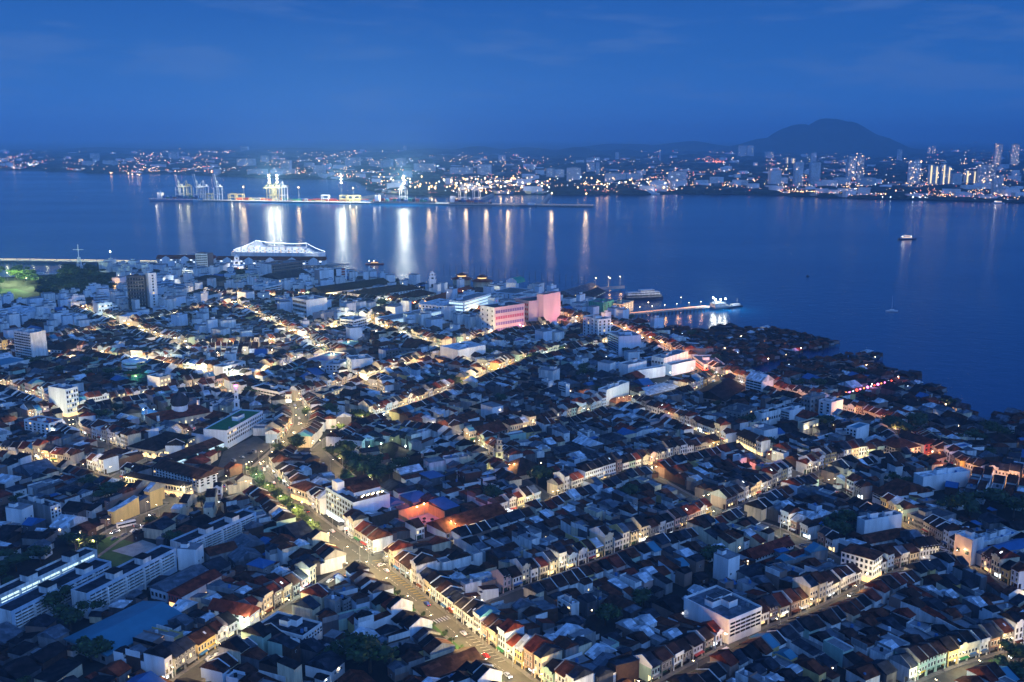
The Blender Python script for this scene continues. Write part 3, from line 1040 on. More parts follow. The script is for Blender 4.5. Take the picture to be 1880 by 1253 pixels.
def hero(name, label, K, A, B, C, by, wall='wall_white', wl=None, wr=None, roof='flat', rk='roof_concrete', L=None, Rt=None, rise=None, tops=1, base=None, cat='building', group=None, frame='wall_grey', maxd=None):
    ox, oy, s = CROP[K]
    A, B, C = [(ox + p[0] / s, oy + p[1] / s) for p in (A, B, C)]
    by = oy + by / s
    gx, gy = P(B[0], by)
    _, yb, zb = ray(*B)
    h = CAM_H + zb * gy / yb
    h = max(3.0, min(h, 90))
    a, b, c = Vector(P(*A, h)), Vector(P(*B, h)), Vector(P(*C, h))
    eu, ev = c - b, a - b
    lu, lv = eu.length, ev.length
    if lu >= lv:
        d = eu.normalized(); n = Vector((-d.y, d.x))
        dv = max(5.0, abs(ev.dot(n))); du = lu
    else:
        n = ev.normalized(); d = Vector((n.y, -n.x))
        du = max(5.0, abs(eu.dot(d))); dv = lv
    if maxd:
        du, dv = min(du, maxd[0]), min(dv, maxd[1])
    ang = math.atan2(d.y, d.x)
    root = thing(name, label, cat, (b.x, b.y, 0.0), ang, group)
    w = MB()
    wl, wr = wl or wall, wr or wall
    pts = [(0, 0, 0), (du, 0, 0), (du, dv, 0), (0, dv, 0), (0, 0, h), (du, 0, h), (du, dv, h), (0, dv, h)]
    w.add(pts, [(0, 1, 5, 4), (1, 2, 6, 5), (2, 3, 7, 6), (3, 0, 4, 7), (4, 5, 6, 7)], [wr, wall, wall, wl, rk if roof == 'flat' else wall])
    if roof in ('u', 'v'):
        span = dv if roof == 'u' else du
        rise = rise or min(span / 2 * 0.42, 7)
        if roof == 'u':
            w.prism_u([(0, h + .01), (dv, h + .01), (dv / 2, h + rise)], 0.02, du - 0.02, wl)
        else:
            w.prism_v([(0, h + .01), (du, h + .01), (du / 2, h + rise)], 0.02, dv - 0.02, wr)
    w.build('wall', root)
    r = MB()
    if roof == 'u':
        gable_roof(r, -0.4, du + 0.4, 0, dv, h + 0.06, rise, rk, over=0.8, t=0.3)
        r.build('roof', root)
    elif roof == 'v':
        gable_roof(r, 0, du, -0.4, dv + 0.4, h + 0.06, rise, rk, over=0.8, t=0.3, axis='v')
        r.build('roof', root)
    elif roof == 'hip':
        hip_roof(r, 0, du, 0, dv, h + 0.25, rise or min(min(du, dv) / 2 * 0.5, 6), rk)
        r.build('roof', root)
    else:
        p = MB()
        t, ph = 0.3, 1.0
        p.box(-0.05, du + 0.05, -0.05, t, h + .003, h + ph, wr)
        p.box(-0.05, du + 0.05, dv - t, dv + 0.05, h + .003, h + ph, wall)
        p.box(-0.05, t, t + .003, dv - t - .003, h + .003, h + ph, wl)
        p.box(du - t, du + 0.05, t + .003, dv - t - .003, h + .003, h + ph, wall)
        p.build('parapet', root)
        for i in range(tops):
            u, v = R.uniform(0.15, 0.6) * du, R.uniform(0.3, 0.6) * dv
            q = MB()
            sw, sd = min(du * 0.3, 6), min(dv * 0.35, 5)
            q.box(u, u + sw, v, v + sd, h + .004, h + R.uniform(2.4, 3.4), wall, top='roof_flat')
            q.build('stair_hut', root)
        if tops:
            for i in range(2):
                q = MB()
                u, v = R.uniform(0.1, 0.9) * du, R.uniform(0.1, 0.25) * dv
                q.cyl(u, v, h + .004, h + 1.5, 0.8, 0.75, R.choice(('steel', 'roof_pale', 'hull_blue')), 8)
                q.build('water_tank', root)
    z0 = 3.6 if h > 7 else 0.8
    if Rt:
        k, cols, rows = Rt
        face_windows(root, k, cols, rows, du, h, lambda q, z: ((q, -0.004, z), 0.0), z0, frame)
    if L:
        k, cols, rows = L
        face_windows(root, k, cols, rows, dv, h, lambda q, z: ((-0.004, dv - q, z), -math.pi / 2), z0, frame)
    if base:
        q = MB()
        n = max(2, int(du / 4.5))
        for i in range(n):
            q.box(du * i / n + 0.4, du * (i + 1) / n - 0.4, -0.1, -0.003, 0.1, 2.9, base)
        n = max(2, int(dv / 4.5))
        for i in range(n):
            q.box(-0.1, -0.003, dv * i / n + 0.4, dv * (i + 1) / n - 0.4, 0.1, 2.9, base)
        q.build('shopfront', root)
    claim(b.x, b.y, ang, du, dv)
    return root, du, dv, h


H = hero
# upper left
H('apartment_slab', 'tall cream slab block with rows of balconies and a blank right wall', 4, (97, 660), (218, 680), (340, 662), 880, wall='wall_white', L=('balc', 1, 9), rk='roof_sky', tops=2)
H('white_slab_tower', 'thin white slab beside the dark glass tower, upper left', 4, (1030, 240), (1066, 250), (1098, 238), 522, wall='wall_bright', Rt=('win', 1, 12), tops=1)
H('glass_tower', 'dark glass office tower leaning on a thin white slab', 4, (908, 268), (1034, 266), (1058, 258), 522, wall='glass_tower', wl='glass_tower', L=('band', 1, 9), tops=1)
H('striped_tower', 'striped white and brown office tower near the quay', 4, (1405, 105), (1490, 108), (1545, 100), 262, wall='wall_brown', wl='wall_bright', L=('band', 1, 11), tops=2)
H('office_block', 'low white office wing just left of the striped tower', 4, (1282, 220), (1390, 224), (1412, 216), 276, wall='wall_bright', L=('band', 1, 3))
H('office_block', 'blue-grey roofed office with two window bands below the clock tower', 4, (1095, 325), (1232, 348), (1262, 320), 400, wall='wall_blue', L=('band', 1, 3), rk='roof_zinc')
H('bank_hall', 'grey-brown colonnaded hall under a dark hipped roof', 4, (1365, 290), (1575, 302), (1625, 278), 365, wall='wall_brown', roof='hip', rk='roof_dark', L=('win', 12, 1))
H('heritage_bank', 'floodlit cream bank next to the brown hall', 4, (1585, 285), (1650, 302), (1700, 290), 362, wall='wall_cream', L=('win', 4, 2), Rt=('lit', 4, 2))
H('heritage_office', 'long white office with three rows of small windows', 4, (1660, 262), (1692, 272), (1860, 258), 332, wall='wall_cream', Rt=('win', 15, 3), tops=2)
H('arched_house', 'white house with round arches under a dark roof', 4, (1335, 392), (1490, 404), (1535, 382), 456, wall='wall_bright', roof='hip', rk='roof_dark', L=('win', 8, 2))
H('white_block', 'blank white block right of the arched house', 4, (1500, 394), (1522, 406), (1612, 390), 448, wall='wall_bright')
H('white_block', 'white gabled block with a windowed right end below the arched house', 4, (1388, 478), (1508, 484), (1552, 478), 526, wall='wall_bright', roof='v', rk='roof_dark', Rt=('win', 4, 2))
H('white_block', 'stepped white block with ladder of windows, left of the glass tower', 4, (665, 452), (705, 466), (800, 452), 572, wall='wall_paleblue', Rt=('win', 5, 3), tops=2)
H('white_block', 'narrow white block touching the stepped block', 4, (790, 472), (806, 480), (852, 476), 560, wall='wall_white', Rt=('band', 1, 3))
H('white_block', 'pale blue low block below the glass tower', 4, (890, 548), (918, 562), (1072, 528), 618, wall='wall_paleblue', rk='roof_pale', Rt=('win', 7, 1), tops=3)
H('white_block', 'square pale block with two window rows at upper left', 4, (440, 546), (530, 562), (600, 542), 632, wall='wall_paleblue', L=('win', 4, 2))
H('white_block', 'white block with dark open bay at upper left', 4, (285, 550), (352, 563), (432, 537), 610, wall='wall_white', L=('band', 1, 1))
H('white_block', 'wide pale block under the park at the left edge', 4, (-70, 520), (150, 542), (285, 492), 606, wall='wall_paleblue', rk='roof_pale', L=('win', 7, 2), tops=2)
H('white_block', 'small cream-white block in front of the wide pale block', 4, (45, 562), (190, 588), (240, 577), 616, wall='wall_bright', L=('win', 5, 1))
H('old_hall', 'two-storey white hall under a broad dark hipped roof', 4, (352, 772), (482, 800), (680, 742), 860, wall='wall_white', roof='hip', rk='roof_dark', L=('win', 8, 2), Rt=('win', 9, 1))
H('blue_roof_hall', 'long white hall with a light blue roof at the left edge', 4, (-90, 880), (-2, 916), (215, 868), 965, wall='wall_bright', rk='roof_sky', Rt=('win', 10, 1), tops=0)
H('ornate_hotel', 'cream hotel with curly parapet and blank white side wall', 1, (1058, 122), (1150, 138), (1270, 126), 270, wall='wall_bright', wr='wall_cream', rk='roof_teal', Rt=('mix', 3, 3), base='lit_warm')
H('white_block', 'tall white stepped block beside the bright market street', 4, (1575, 905), (1602, 926), (1765, 882), 1014, wall='wall_bright', Rt=('win', 6, 2), tops=2)
H('hotel_block', 'white hotel with a grid of lit rooms and blank left wall', 1, (345, 202), (472, 224), (585, 206), 418, wall='wall_bright', Rt=('mix', 5, 5), rk='roof_zinc', base='lit_warm')
H('hotel_block', 'white hotel with a red rooftop shelter, left of centre', 1, (172, 440), (352, 470), (440, 436), 586, wall='wall_bright', L=('win', 6, 4), Rt=('win', 3, 3), rk='container_red', tops=2)
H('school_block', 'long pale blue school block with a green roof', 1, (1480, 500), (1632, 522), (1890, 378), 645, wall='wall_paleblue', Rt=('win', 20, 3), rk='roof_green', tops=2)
H('school_block', 'long low school wing under a brown roof with lit corridors', 1, (1178, 702), (1240, 742), (1630, 588), 790, wall='wall_bright', roof='u', rk='roof_brown', Rt=('coolband', 1, 2))
H('terrace_hostel', 'three-storey white hostel with brown roof behind the cream corner row', 1, (1100, 772), (1430, 862), (1525, 808), 962, wall='wall_bright', roof='v', rk='roof_brown', L=('win', 15, 3), Rt=('win', 3, 3))
H('corner_row', 'long cream arcaded row rounding the street corner', 1, (885, 838), (1330, 918), (1440, 902), 1000, wall='wall_cream', roof='hip', rk='roof_dark', L=('win', 22, 1), Rt=('win', 5, 1), base='lit_warm')
H('white_house', 'white house with brown hipped roof in the middle of its block', 1, (680, 702), (772, 730), (940, 655), 768, wall='wall_bright', roof='hip', rk='roof_brown', L=('win', 3, 1), Rt=('win', 5, 1))
H('corner_row', 'yellow-lit arcaded corner row under a dark roof', 1, (935, 622), (1120, 662), (1400, 556), 716, wall='wall_cream', roof='hip', rk='roof_dark', L=('win', 7, 1), Rt=('mix', 14, 1), base='lit_yellow')
H('brick_godown', 'orange brick warehouse with grey tin roof at the left', 1, (85, 792), (238, 852), (370, 785), 900, wall='wall_brown', roof='u', rk='roof_zinc')
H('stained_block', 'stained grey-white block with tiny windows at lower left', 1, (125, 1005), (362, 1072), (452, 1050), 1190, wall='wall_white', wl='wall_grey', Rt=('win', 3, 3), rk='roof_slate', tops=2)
H('curved_block', 'white banded three-storey block at the crescent', 2, (5, 124), (205, 165), (290, 140), 236, wall='wall_bright', L=('band', 1, 2), Rt=('band', 1, 2), rk='roof_dark', base='lit_warm')
H('lit_office', 'three-storey block with yellow-lit galleries beside the crescent', 2, (460, 160), (512, 180), (685, 124), 238, wall='wall_cream', Rt=('lit', 8, 2), rk='roof_slate')
H('corner_mansion', 'floodlit cream corner mansion with red roof beside the avenue', 2, (285, 832), (432, 888), (540, 850), 975, wall='wall_cream', roof='hip', rk='roof_rust', L=('mix', 7, 1), Rt=('mix', 5, 1), base='lit_warm')
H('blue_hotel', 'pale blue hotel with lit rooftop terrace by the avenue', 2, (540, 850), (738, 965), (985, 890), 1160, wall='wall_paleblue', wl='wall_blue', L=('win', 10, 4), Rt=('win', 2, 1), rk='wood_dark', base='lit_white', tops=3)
H('temple_hall', 'white temple hall with green-lit court beside the dark trees', 2, (880, 555), (1030, 640), (1180, 600), 660, wall='wall_bright', roof='hip', rk='roof_brown', L=('lit', 6, 1))
H('market_hall', 'large brown-roofed hall, upper of two in mid picture', 2, (1370, 370), (1482, 425), (1680, 352), 455, wall='wall_grey', roof='u', rk='roof_rust', Rt=('win', 8, 1))
H('market_hall', 'large brown-roofed hall, lower of two in mid picture', 2, (1560, 427), (1662, 475), (1855, 416), 512, wall='wall_grey', roof='u', rk='roof_rust', Rt=('win', 8, 1))
H('arcade_row', 'long rust-roofed row with a white gallery of openings', 60, (1290, 75), (1405, 150), (1850, 10), 208, wall='wall_bright', roof='u', rk='roof_rust', Rt=('win', 16, 1))
H('church_hall', 'broad brown pyramid-roofed hall below the church spire', 3, (10, 605), (180, 662), (390, 612), 695, wall='wall_cream', roof='hip', rk='roof_brown', rise=8, L=('lit', 5, 1))
# waterfront
H('government_block', 'brown and white government block in front of the cruise ship', 5, (60, 176), (150, 186), (375, 158), 302, wall='wall_brown', wl='wall_bright', Rt=('band', 1, 5), tops=2)
H('railway_office', 'grey-roofed white office with small gable end by the quay road', 5, (115, 262), (200, 288), (445, 256), 348, wall='wall_white', roof='u', rk='roof_slate', Rt=('mix', 12, 2))
H('office_block', 'white office with two dark window bands and magenta-lit sign', 5, (40, 332), (102, 346), (225, 322), 412, wall='wall_bright', Rt=('band', 1, 3), rk='roof_sky')
H('white_block', 'plain white box beside the magenta-signed office', 5, (226, 318), (240, 324), (332, 310), 376, wall='wall_bright')
H('white_office_tower', 'white waterfront office with a red and a dark vertical strip', 5, (450, 220), (496, 229), (690, 213), 346, wall='wall_bright', wl='wall_rose', tops=2)
H('long_warehouse', 'very long dark-roofed warehouse with small lit windows', 5, (470, 358), (520, 388), (1015, 318), 432, wall='wall_bright', roof='u', rk='roof_dark', Rt=('mix', 26, 1))
H('customs_house', 'long white customs office with many windows and brown hipped roof', 5, (718, 378), (850, 408), (1240, 352), 462, wall='wall_bright', roof='hip', rk='roof_brown', L=('win', 6, 3), Rt=('win', 18, 3))
H('cream_office', 'cream office with red roof at the foot of the waterfront clock tower', 5, (1095, 396), (1185, 418), (1335, 386), 462, wall='wall_cream', roof='hip', rk='roof_brown', Rt=('mix', 7, 2))
H('red_roof_shed', 'long red-roofed shed running to the pavilions', 5, (1130, 468), (1200, 492), (1620, 362), 508, wall='wall_cream', roof='u', rk='roof_red')
H('office_block', 'pale office with lit white upper floors left of the pink block', 5, (1240, 458), (1380, 484), (1530, 446), 562, wall='wall_paleblue', L=('win', 7, 3), Rt=('cool', 6, 3), rk='roof_pale', tops=2)
H('lit_office', 'office with glowing pale green floors behind the pink block', 5, (1470, 428), (1532, 450), (1730, 392), 562, wall='wall_paleblue', L=('coolband', 1, 4), Rt=('coolband', 1, 4), tops=2)
H('parking_block', 'open parking block with glowing teal decks', 5, (920, 562), (1000, 584), (1380, 512), 638, wall='wall_paleblue', Rt=('coolband', 1, 4), rk='roof_concrete', tops=1)
H('white_block', 'white banded five-storey block above the yellow-lit row', 5, (680, 566), (742, 586), (835, 562), 688, wall='wall_bright', L=('band', 1, 4), Rt=('band', 1, 4), tops=1)
H('white_block', 'white block with dark gallery floors below the warehouse', 5, (300, 420), (402, 442), (565, 426), 588, wall='wall_bright', L=('band', 1, 4), tops=2)
H('white_block', 'grey-blue corrugated block beside the gallery-floored block', 5, (175, 418), (270, 432), (300, 420), 530, wall='wall_blue', L=('band', 1, 2))
H('white_block', 'small pink-white block right of the gallery-floored block', 5, (462, 530), (505, 540), (605, 516), 615, wall='wall_rose', Rt=('win', 3, 1))
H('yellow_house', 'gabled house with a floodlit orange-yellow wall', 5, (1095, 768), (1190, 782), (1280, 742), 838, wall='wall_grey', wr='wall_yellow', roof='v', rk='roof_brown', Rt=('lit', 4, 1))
H('white_block', 'long plain white block with small box at its left end', 5, (1400, 765), (1490, 802), (1690, 764), 905, wall='wall_bright', rk='roof_pale', tops=1)
H('blue_roof_block', 'white block with a vivid blue roof and blue lamp', 5, (445, 850), (545, 882), (705, 822), 935, wall='wall_white', rk='roof_blue', tops=0)
H('white_block', 'white concrete block with an open court, right of the blue roof', 5, (660, 845), (725, 872), (880, 858), 962, wall='wall_bright', L=('win', 3, 2), tops=2)
H('white_block', 'grey block with small windows left of the open-court block', 5, (568, 885), (640, 905), (700, 870), 972, wall='wall_blue', L=('win', 4, 2))
H('green_house', 'small green-washed house with light blue roof', 5, (610, 757), (662, 772), (775, 736), 808, wall='wall_green', rk='roof_sky', tops=0)
H('unfinished_block', 'dark unfinished block with pale left wall', 5, (888, 797), (972, 808), (1085, 790), 896, wall='wall_dark', wl='wall_white', rk='roof_blue', Rt=('win', 5, 3))
H('white_house', 'white house with a row of arched windows and red roof', 5, (862, 762), (900, 776), (1040, 750), 806, wall='wall_bright', roof='hip', rk='roof_rust', Rt=('win', 7, 1))
H('theatre_hall', 'hall with a wide vivid blue roof among dark roofs', 5, (385, 930), (492, 1004), (565, 978), 1018, wall='wall_dark', rk='roof_blue', tops=0)
H('grey_hotel', 'pale block with barrel-vaulted roof behind the pink building', 6, (80, 205), (185, 238), (310, 205), 300, wall='wall_paleblue', L=('win', 5, 4), tops=0)
H('striped_building', 'white building with broad pink and purple bands', 0, (881, 562), (908, 567), (963, 559), 617, wall='wall_bright', wr='wall_pink', L=('win', 3, 5), Rt=('pinkband', 1, 4), rk='roof_flat', tops=1)
H('pink_building', 'tall block with a huge blank pink wall', 0, (951, 549), (971, 555), (1029, 548), 604, wall='wall_pink', wl='wall_rose', L=('redband', 1, 5), rk='roof_flat', tops=0)
H('pink_penthouse', 'raised pink top storey standing on the pink block', 0, (988, 541), (998, 543), (1029, 537), 603, wall='wall_pink', rk='roof_flat', tops=0)
H('ferry_shed', 'blue-grey ferry shed with vaulted roof, the one nearest the sea', 6, (510, 222), (590, 246), (790, 186), 262, wall='wall_dark', roof='u', rk='roof_zinc', Rt=('mix', 14, 1), cat='shed')
H('ferry_shed', 'blue-grey ferry shed with white light strips, second from the sea', 6, (590, 262), (680, 286), (830, 216), 300, wall='wall_dark', roof='u', rk='roof_slate', Rt=('cool', 10, 1), cat='shed')
H('netted_building', 'building wrapped in green construction net', 6, (725, 288), (812, 304), (890, 282), 392, wall='net_green', wr='net_green', Rt=('win', 3, 4))
H('cream_building', 'cream three-storey building lit from below beside the green net', 6, (890, 290), (958, 312), (1030, 288), 378, wall='wall_cream', L=('win', 4, 3), Rt=('lit', 4, 3))
H('white_tower_block', 'white seven-storey block with small square windows', 6, (668, 397), (775, 426), (840, 408), 582, wall='wall_bright', L=('win', 4, 6), Rt=('win', 3, 6), tops=3)
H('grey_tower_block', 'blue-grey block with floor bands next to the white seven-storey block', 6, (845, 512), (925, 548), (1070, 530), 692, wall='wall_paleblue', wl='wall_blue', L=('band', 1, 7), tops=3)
H('white_block', 'low white annex at the foot of the blue-grey block', 6, (1072, 600), (1085, 610), (1120, 598), 676, wall='wall_bright')
H('white_block', 'white block, left one of the cluster by the car park', 6, (930, 736), (992, 752), (1125, 722), 842, wall='wall_bright', tops=1)
H('white_block', 'wide low white block, front one of the cluster by the car park', 6, (1035, 782), (1062, 792), (1260, 762), 858, wall='wall_bright', L=('win', 1, 3), tops=0)
H('white_block', 'tallest pale block of the cluster by the car park', 6, (1157, 690), (1248, 704), (1425, 652), 822, wall='wall_white', L=('win', 4, 2), tops=2)
H('white_block', 'white block with one dark slot, right one of the cluster by the car park', 6, (1265, 742), (1306, 754), (1478, 716), 826, wall='wall_bright', tops=0)
H('pale_roof_hall', 'open hall under a big pale blue sheet roof', 6, (1070, 918), (1138, 964), (1370, 908), 990, wall='wall_dark', roof='u', rise=1.4, rk='roof_pale', cat='hall')
H('white_block', 'tall narrow white block with recessed floors by the lit corner', 6, (780, 922), (836, 934), (1000, 872), 1042, wall='wall_bright', L=('band', 1, 3), tops=2)
H('ribbed_block', 'low white block with vertical ribs on its front', 6, (675, 945), (755, 960), (780, 948), 1030, wall='wall_white', L=('win', 8, 1))
H('hip_house', 'house with dark red hipped roof in front of the narrow white block', 6, (832, 1002), (902, 1022), (1075, 988), 1048, wall='wall_cream', roof='hip', rk='roof_rust', Rt=('win', 10, 1))
H('white_block', 'thin white three-storey house front above the middle blocks', 6, (370, 856), (420, 872), (432, 866), 930, wall='wall_bright', L=('band', 1, 3))
H('white_block', 'thin white house front right of the other above the middle blocks', 6, (490, 880), (545, 894), (556, 888), 975, wall='wall_bright', L=('band', 1, 3))
H('white_block', 'white block with pink-lit corner below the pink building', 6, (175, 582), (236, 598), (362, 572), 655, wall='wall_white', L=('win', 3, 1))
H('pink_house', 'small pink-lit house with brown hipped roof', 6, (440, 456), (530, 474), (592, 450), 496, wall='wall_pink', roof='hip', rk='roof_brown', Rt=('lit', 3, 1))
H('dark_hall', 'large dark-roofed hall left of the gabled white block', 6, (1490, 938), (1690, 1004), (1835, 905), 1040, wall='wall_grey', roof='u', rk='roof_dark', L=('win', 8, 1))
H('white_block', 'white shop block with red-lit ground floor by the village road', 6, (1450, 682), (1538, 748), (1630, 704), 792, wall='wall_bright', Rt=('win', 4, 1), L=('band', 1, 2), base='lit_red')
# right hand side
H('gabled_block', 'tall white gabled block with louvred left front', 7, (280, 484), (372, 506), (445, 492), 606, wall='wall_bright', roof='v', rise=5, rk='roof_pale', L=('band', 1, 5))
H('white_block', 'weathered white block, left one of the row behind the long street', 7, (330, 682), (372, 694), (480, 668), 768, wall='wall_white', Rt=('win', 8, 1), rk='roof_dark')
H('white_block', 'clean white block with open galleries, second of the row', 7, (486, 664), (532, 678), (620, 656), 748, wall='wall_bright', L=('band', 1, 3))
H('grey_block', 'grey unpainted block beside the white block near the village', 7, (600, 592), (652, 604), (738, 582), 712, wall='wall_grey', L=('win', 3, 3), Rt=('win', 4, 3))
H('white_block', 'white four-storey block with dark balconies near the village', 7, (698, 616), (772, 632), (840, 612), 727, wall='wall_bright', L=('win', 2, 4), tops=3)
H('grey_block', 'grey block in scaffolding left of the white row', 7, (150, 662), (252, 692), (345, 655), 745, wall='wall_grey', L=('win', 5, 2), Rt=('win', 4, 2), rk='roof_flat')
H('cream_shop', 'small cream-lit shop block by the big round tree', 7, (585, 742), (612, 752), (700, 726), 818, wall='wall_cream', Rt=('lit', 5, 1), rk='roof_red', tops=0)
H('long_white_shed', 'long white shed with pale curved roof', 7, (562, 868), (590, 886), (815, 816), 902, wall='wall_bright', rk='roof_pale', Rt=('win', 6, 1), tops=0, cat='shed')
H('white_block', 'white block with a column of dark openings at right', 7, (865, 766), (917, 782), (990, 756), 884, wall='wall_bright', L=('win', 3, 4), rk='roof_sky', tops=0)
H('white_block', 'weathered pale blue block beside the trees at right', 7, (1000, 742), (1052, 754), (1097, 732), 816, wall='wall_paleblue', L=('win', 3, 2))
H('corner_block', 'cream three-storey corner block with brown roof at right', 7, (1040, 858), (1165, 898), (1285, 876), 966, wall='wall_cream', roof='hip', rk='roof_brown', L=('win', 8, 2), Rt=('mix', 7, 2), base='lit_warm')
H('red_building', 'building with bright red end wall and brown roof', 7, (1155, 818), (1308, 866), (1370, 846), 936, wall='wall_white', wr='wall_red', roof='v', rise=3, rk='roof_brown', Rt=('win', 3, 2))
H('white_block', 'white box with a blue roof at the right', 7, (1415, 882), (1466, 897), (1580, 876), 976, wall='wall_bright', L=('win', 1, 4), rk='roof_blue', tops=0)
H('heritage_row', 'white ornate three-storey row on the long right street', 7, (228, 806), (345, 864), (412, 842), 922, wall='wall_cream', L=('win', 9, 2), Rt=('win', 3, 2), roof='v', rk='roof_dark', rise=3, base='lit_yellow')
H('rose_house', 'pinkish house below the red building', 7, (1300, 934), (1362, 952), (1440, 930), 1002, wall='wall_rose', roof='u', rk='roof_brown', Rt=('win', 3, 1))
H('white_gable_block', 'big white building with huge blank gable wall at right', 40, (862, 532), (927, 580), (1245, 534), 655, wall='wall_bright', roof='v', rise=6.5, rk='roof_rust', L=('band', 1, 2))
H('white_block', 'long white block rising behind the huge gable wall', 40, (1112, 418), (1185, 446), (1510, 402), 545, wall='wall_bright', rk='roof_pale', tops=4)
H('white_block', 'big white block above the corner art deco building', 40, (707, 726), (782, 748), (1040, 700), 880, wall='wall_bright', rk='roof_zinc', tops=2)
H('white_house', 'weathered white house with rust roof in front of the big white block', 40, (705, 850), (800, 896), (1092, 838), 950, wall='wall_white', roof='u', rk='roof_rust', rise=2)
H('art_deco_block', 'tall white stepped corner block with red roof at lower right', 80, (568, 282), (800, 348), (945, 318), 518, wall='wall_bright', roof='hip', rk='roof_rust', rise=2.5, L=('win', 7, 3), Rt=('win', 5, 3), base='lit_warm')
H('pink_tower', 'pinkish tower wall with brown side strips at the right edge', 40, (1405, 838), (1525, 884), (1600, 856), 1052, wall='wall_white', wl='wall_rose', L=('win', 2, 1), rk='roof_pale', tops=1)
H('blue_roof_hall', 'wide hall with blue sheet roof at the right edge', 40, (1560, 945), (1640, 992), (1930, 905), 1075, wall='wall_white', roof='u', rise=2, rk='roof_blue', Rt=('win', 10, 1))
H('white_roof_block', 'long pale-roofed block above the blue sheet roof', 40, (1490, 862), (1600, 898), (1850, 828), 965, wall='wall_white', rk='roof_pale', tops=3)
H('finned_block', 'grey block with thin vertical fins at right', 40, (1060, 702), (1205, 752), (1412, 700), 822, wall='wall_grey', L=('win', 14, 2), rk='roof_flat', tops=1)
H('market_hall', 'long red-roofed shed with pale wall, upper of two at lower right', 40, (-70, 955), (10, 1000), (290, 898), 1022, wall='wall_white', roof='u', rk='roof_red', rise=3, Rt=('win', 14, 1))
H('market_hall', 'long red-roofed shed, lower of two at lower right', 40, (60, 1022), (120, 1052), (400, 968), 1064, wall='wall_grey', roof='u', rk='roof_red', rise=2)
H('parking_block', 'white parking block with open decks at the bottom right', 70, (1315, 628), (1640, 792), (1892, 702), 958, wall='wall_bright', Rt=('band', 1, 4), rk='roof_zinc', tops=4)
H('grey_block', 'stained concrete box among the dark roofs, bottom centre', 70, (600, 600), (705, 652), (782, 624), 704, wall='wall_grey', rk='roof_flat')
H('white_block', 'narrow white house with lit stair windows, bottom centre', 70, (405, 625), (505, 682), (532, 668), 772, wall='wall_white', L=('mix', 3, 3))
H('white_block', 'small white rooftop box house, bottom right of centre', 70, (1290, 342), (1345, 366), (1402, 346), 402, wall='wall_bright', tops=0)
# lower left
flats = 'grey walk-up flats in parallel rows'
H('flats_block', 'walk-up flats with brightly lit corridors, uppermost of the rows', 50, (-90, 590), (-20, 622), (697, 284), 790, wall='wall_white', Rt=('coolband', 1, 4), rk='roof_slate', tops=0, group=flats, cat='apartment block')
H('flats_block', 'weathered walk-up flats, row nearest the bottom left corner', 50, (-30, 695), (80, 732), (800, 368), 900, wall='wall_blue', wl='wall_white', Rt=('balc', 1, 5), rk='roof_slate', tops=0, group=flats, cat='apartment block')
H('flats_block', 'walk-up flats beside the big blue warehouse roof', 50, (512, 572), (622, 602), (1265, 272), 772, wall='wall_blue', wl='wall_white', Rt=('balc', 1, 5), rk='roof_slate', tops=0, group=flats, cat='apartment block')
H('flats_block', 'walk-up flats reaching towards the avenue, rightmost row', 50, (1220, 218), (1320, 244), (1842, 12), 380, wall='wall_blue', wl='wall_white', Rt=('balc', 1, 5), rk='roof_slate', tops=0, group=flats, cat='apartment block')
H('white_house', 'white gabled hall with dark roof behind the rightmost flats', 50, (1290, 98), (1376, 138), (1530, 58), 170, wall='wall_bright', roof='u', rk='roof_dark')
H('blue_warehouse', 'huge low warehouse with a bright blue sheet roof', 50, (550, 876), (768, 1035), (1325, 748), 1105, wall='wall_grey', roof='u', rise=3.2, rk='roof_sky', L=('win', 6, 1), cat='warehouse')
H('red_front_house', 'long house with brick-red front and stepped white side wall', 50, (1198, 585), (1306, 606), (1590, 452), 712, wall='wall_bright', wl='wall_red', roof='u', rk='roof_red', L=('win', 5, 1), base='lit_warm')
H('blue_front_house', 'pale blue house left of the brick-red front', 50, (1065, 548), (1195, 574), (1495, 420), 655, wall='wall_paleblue', roof='u', rk='roof_zinc', L=('win', 4, 1), rise=2)
H('white_house', 'white house with triple gabled side wall near the lower junction', 50, (1500, 690), (1790, 745), (1862, 690), 862, wall='wall_bright', roof='v', rise=3, rk='roof_red', L=('win', 5, 2), Rt=('lit', 2, 1))
H('white_villa', 'large white villa with purple-lit front at the bottom left', 60, (50, 822), (375, 908), (530, 812), 1012, wall='wall_bright', L=('win', 8, 2), Rt=('win', 7, 2), rk='roof_slate', tops=2)
H('stained_block', 'long stained grey block with dark roof near the avenue', 60, (385, 552), (668, 655), (725, 634), 780, wall='wall_grey', L=('win', 10, 1), Rt=('win', 3, 3), rk='roof_dark', tops=2)
H('tin_hall', 'tin-roofed hall beside the planted avenue', 60, (150, 130), (365, 222), (490, 178), 268, wall='wall_grey', roof='u', rk='roof_slate')
H('white_gable_house', 'long house with white gable wall at the bottom edge by the avenue', 60, (1150, 1130), (1290, 1215), (1670, 1062), 1290, wall='wall_bright', roof='u', rk='roof_brown', rise=3)

# the big blank strips on the waterfront office
o_root = [o for o in COL.objects if o.get('label', '').startswith('white waterfront office')][0]
q = MB(); q.box(24, 28, -0.15, -0.005, 3, 27, 'glass_dark'); q.build('glass_strip', o_root)
for j in range(6):
    q = MB(); q.box(37, 43, -0.2, -0.005, 4 + j * 4.0, 7 + j * 4.0, 'container_red'); q.build('red_panel', o_root)
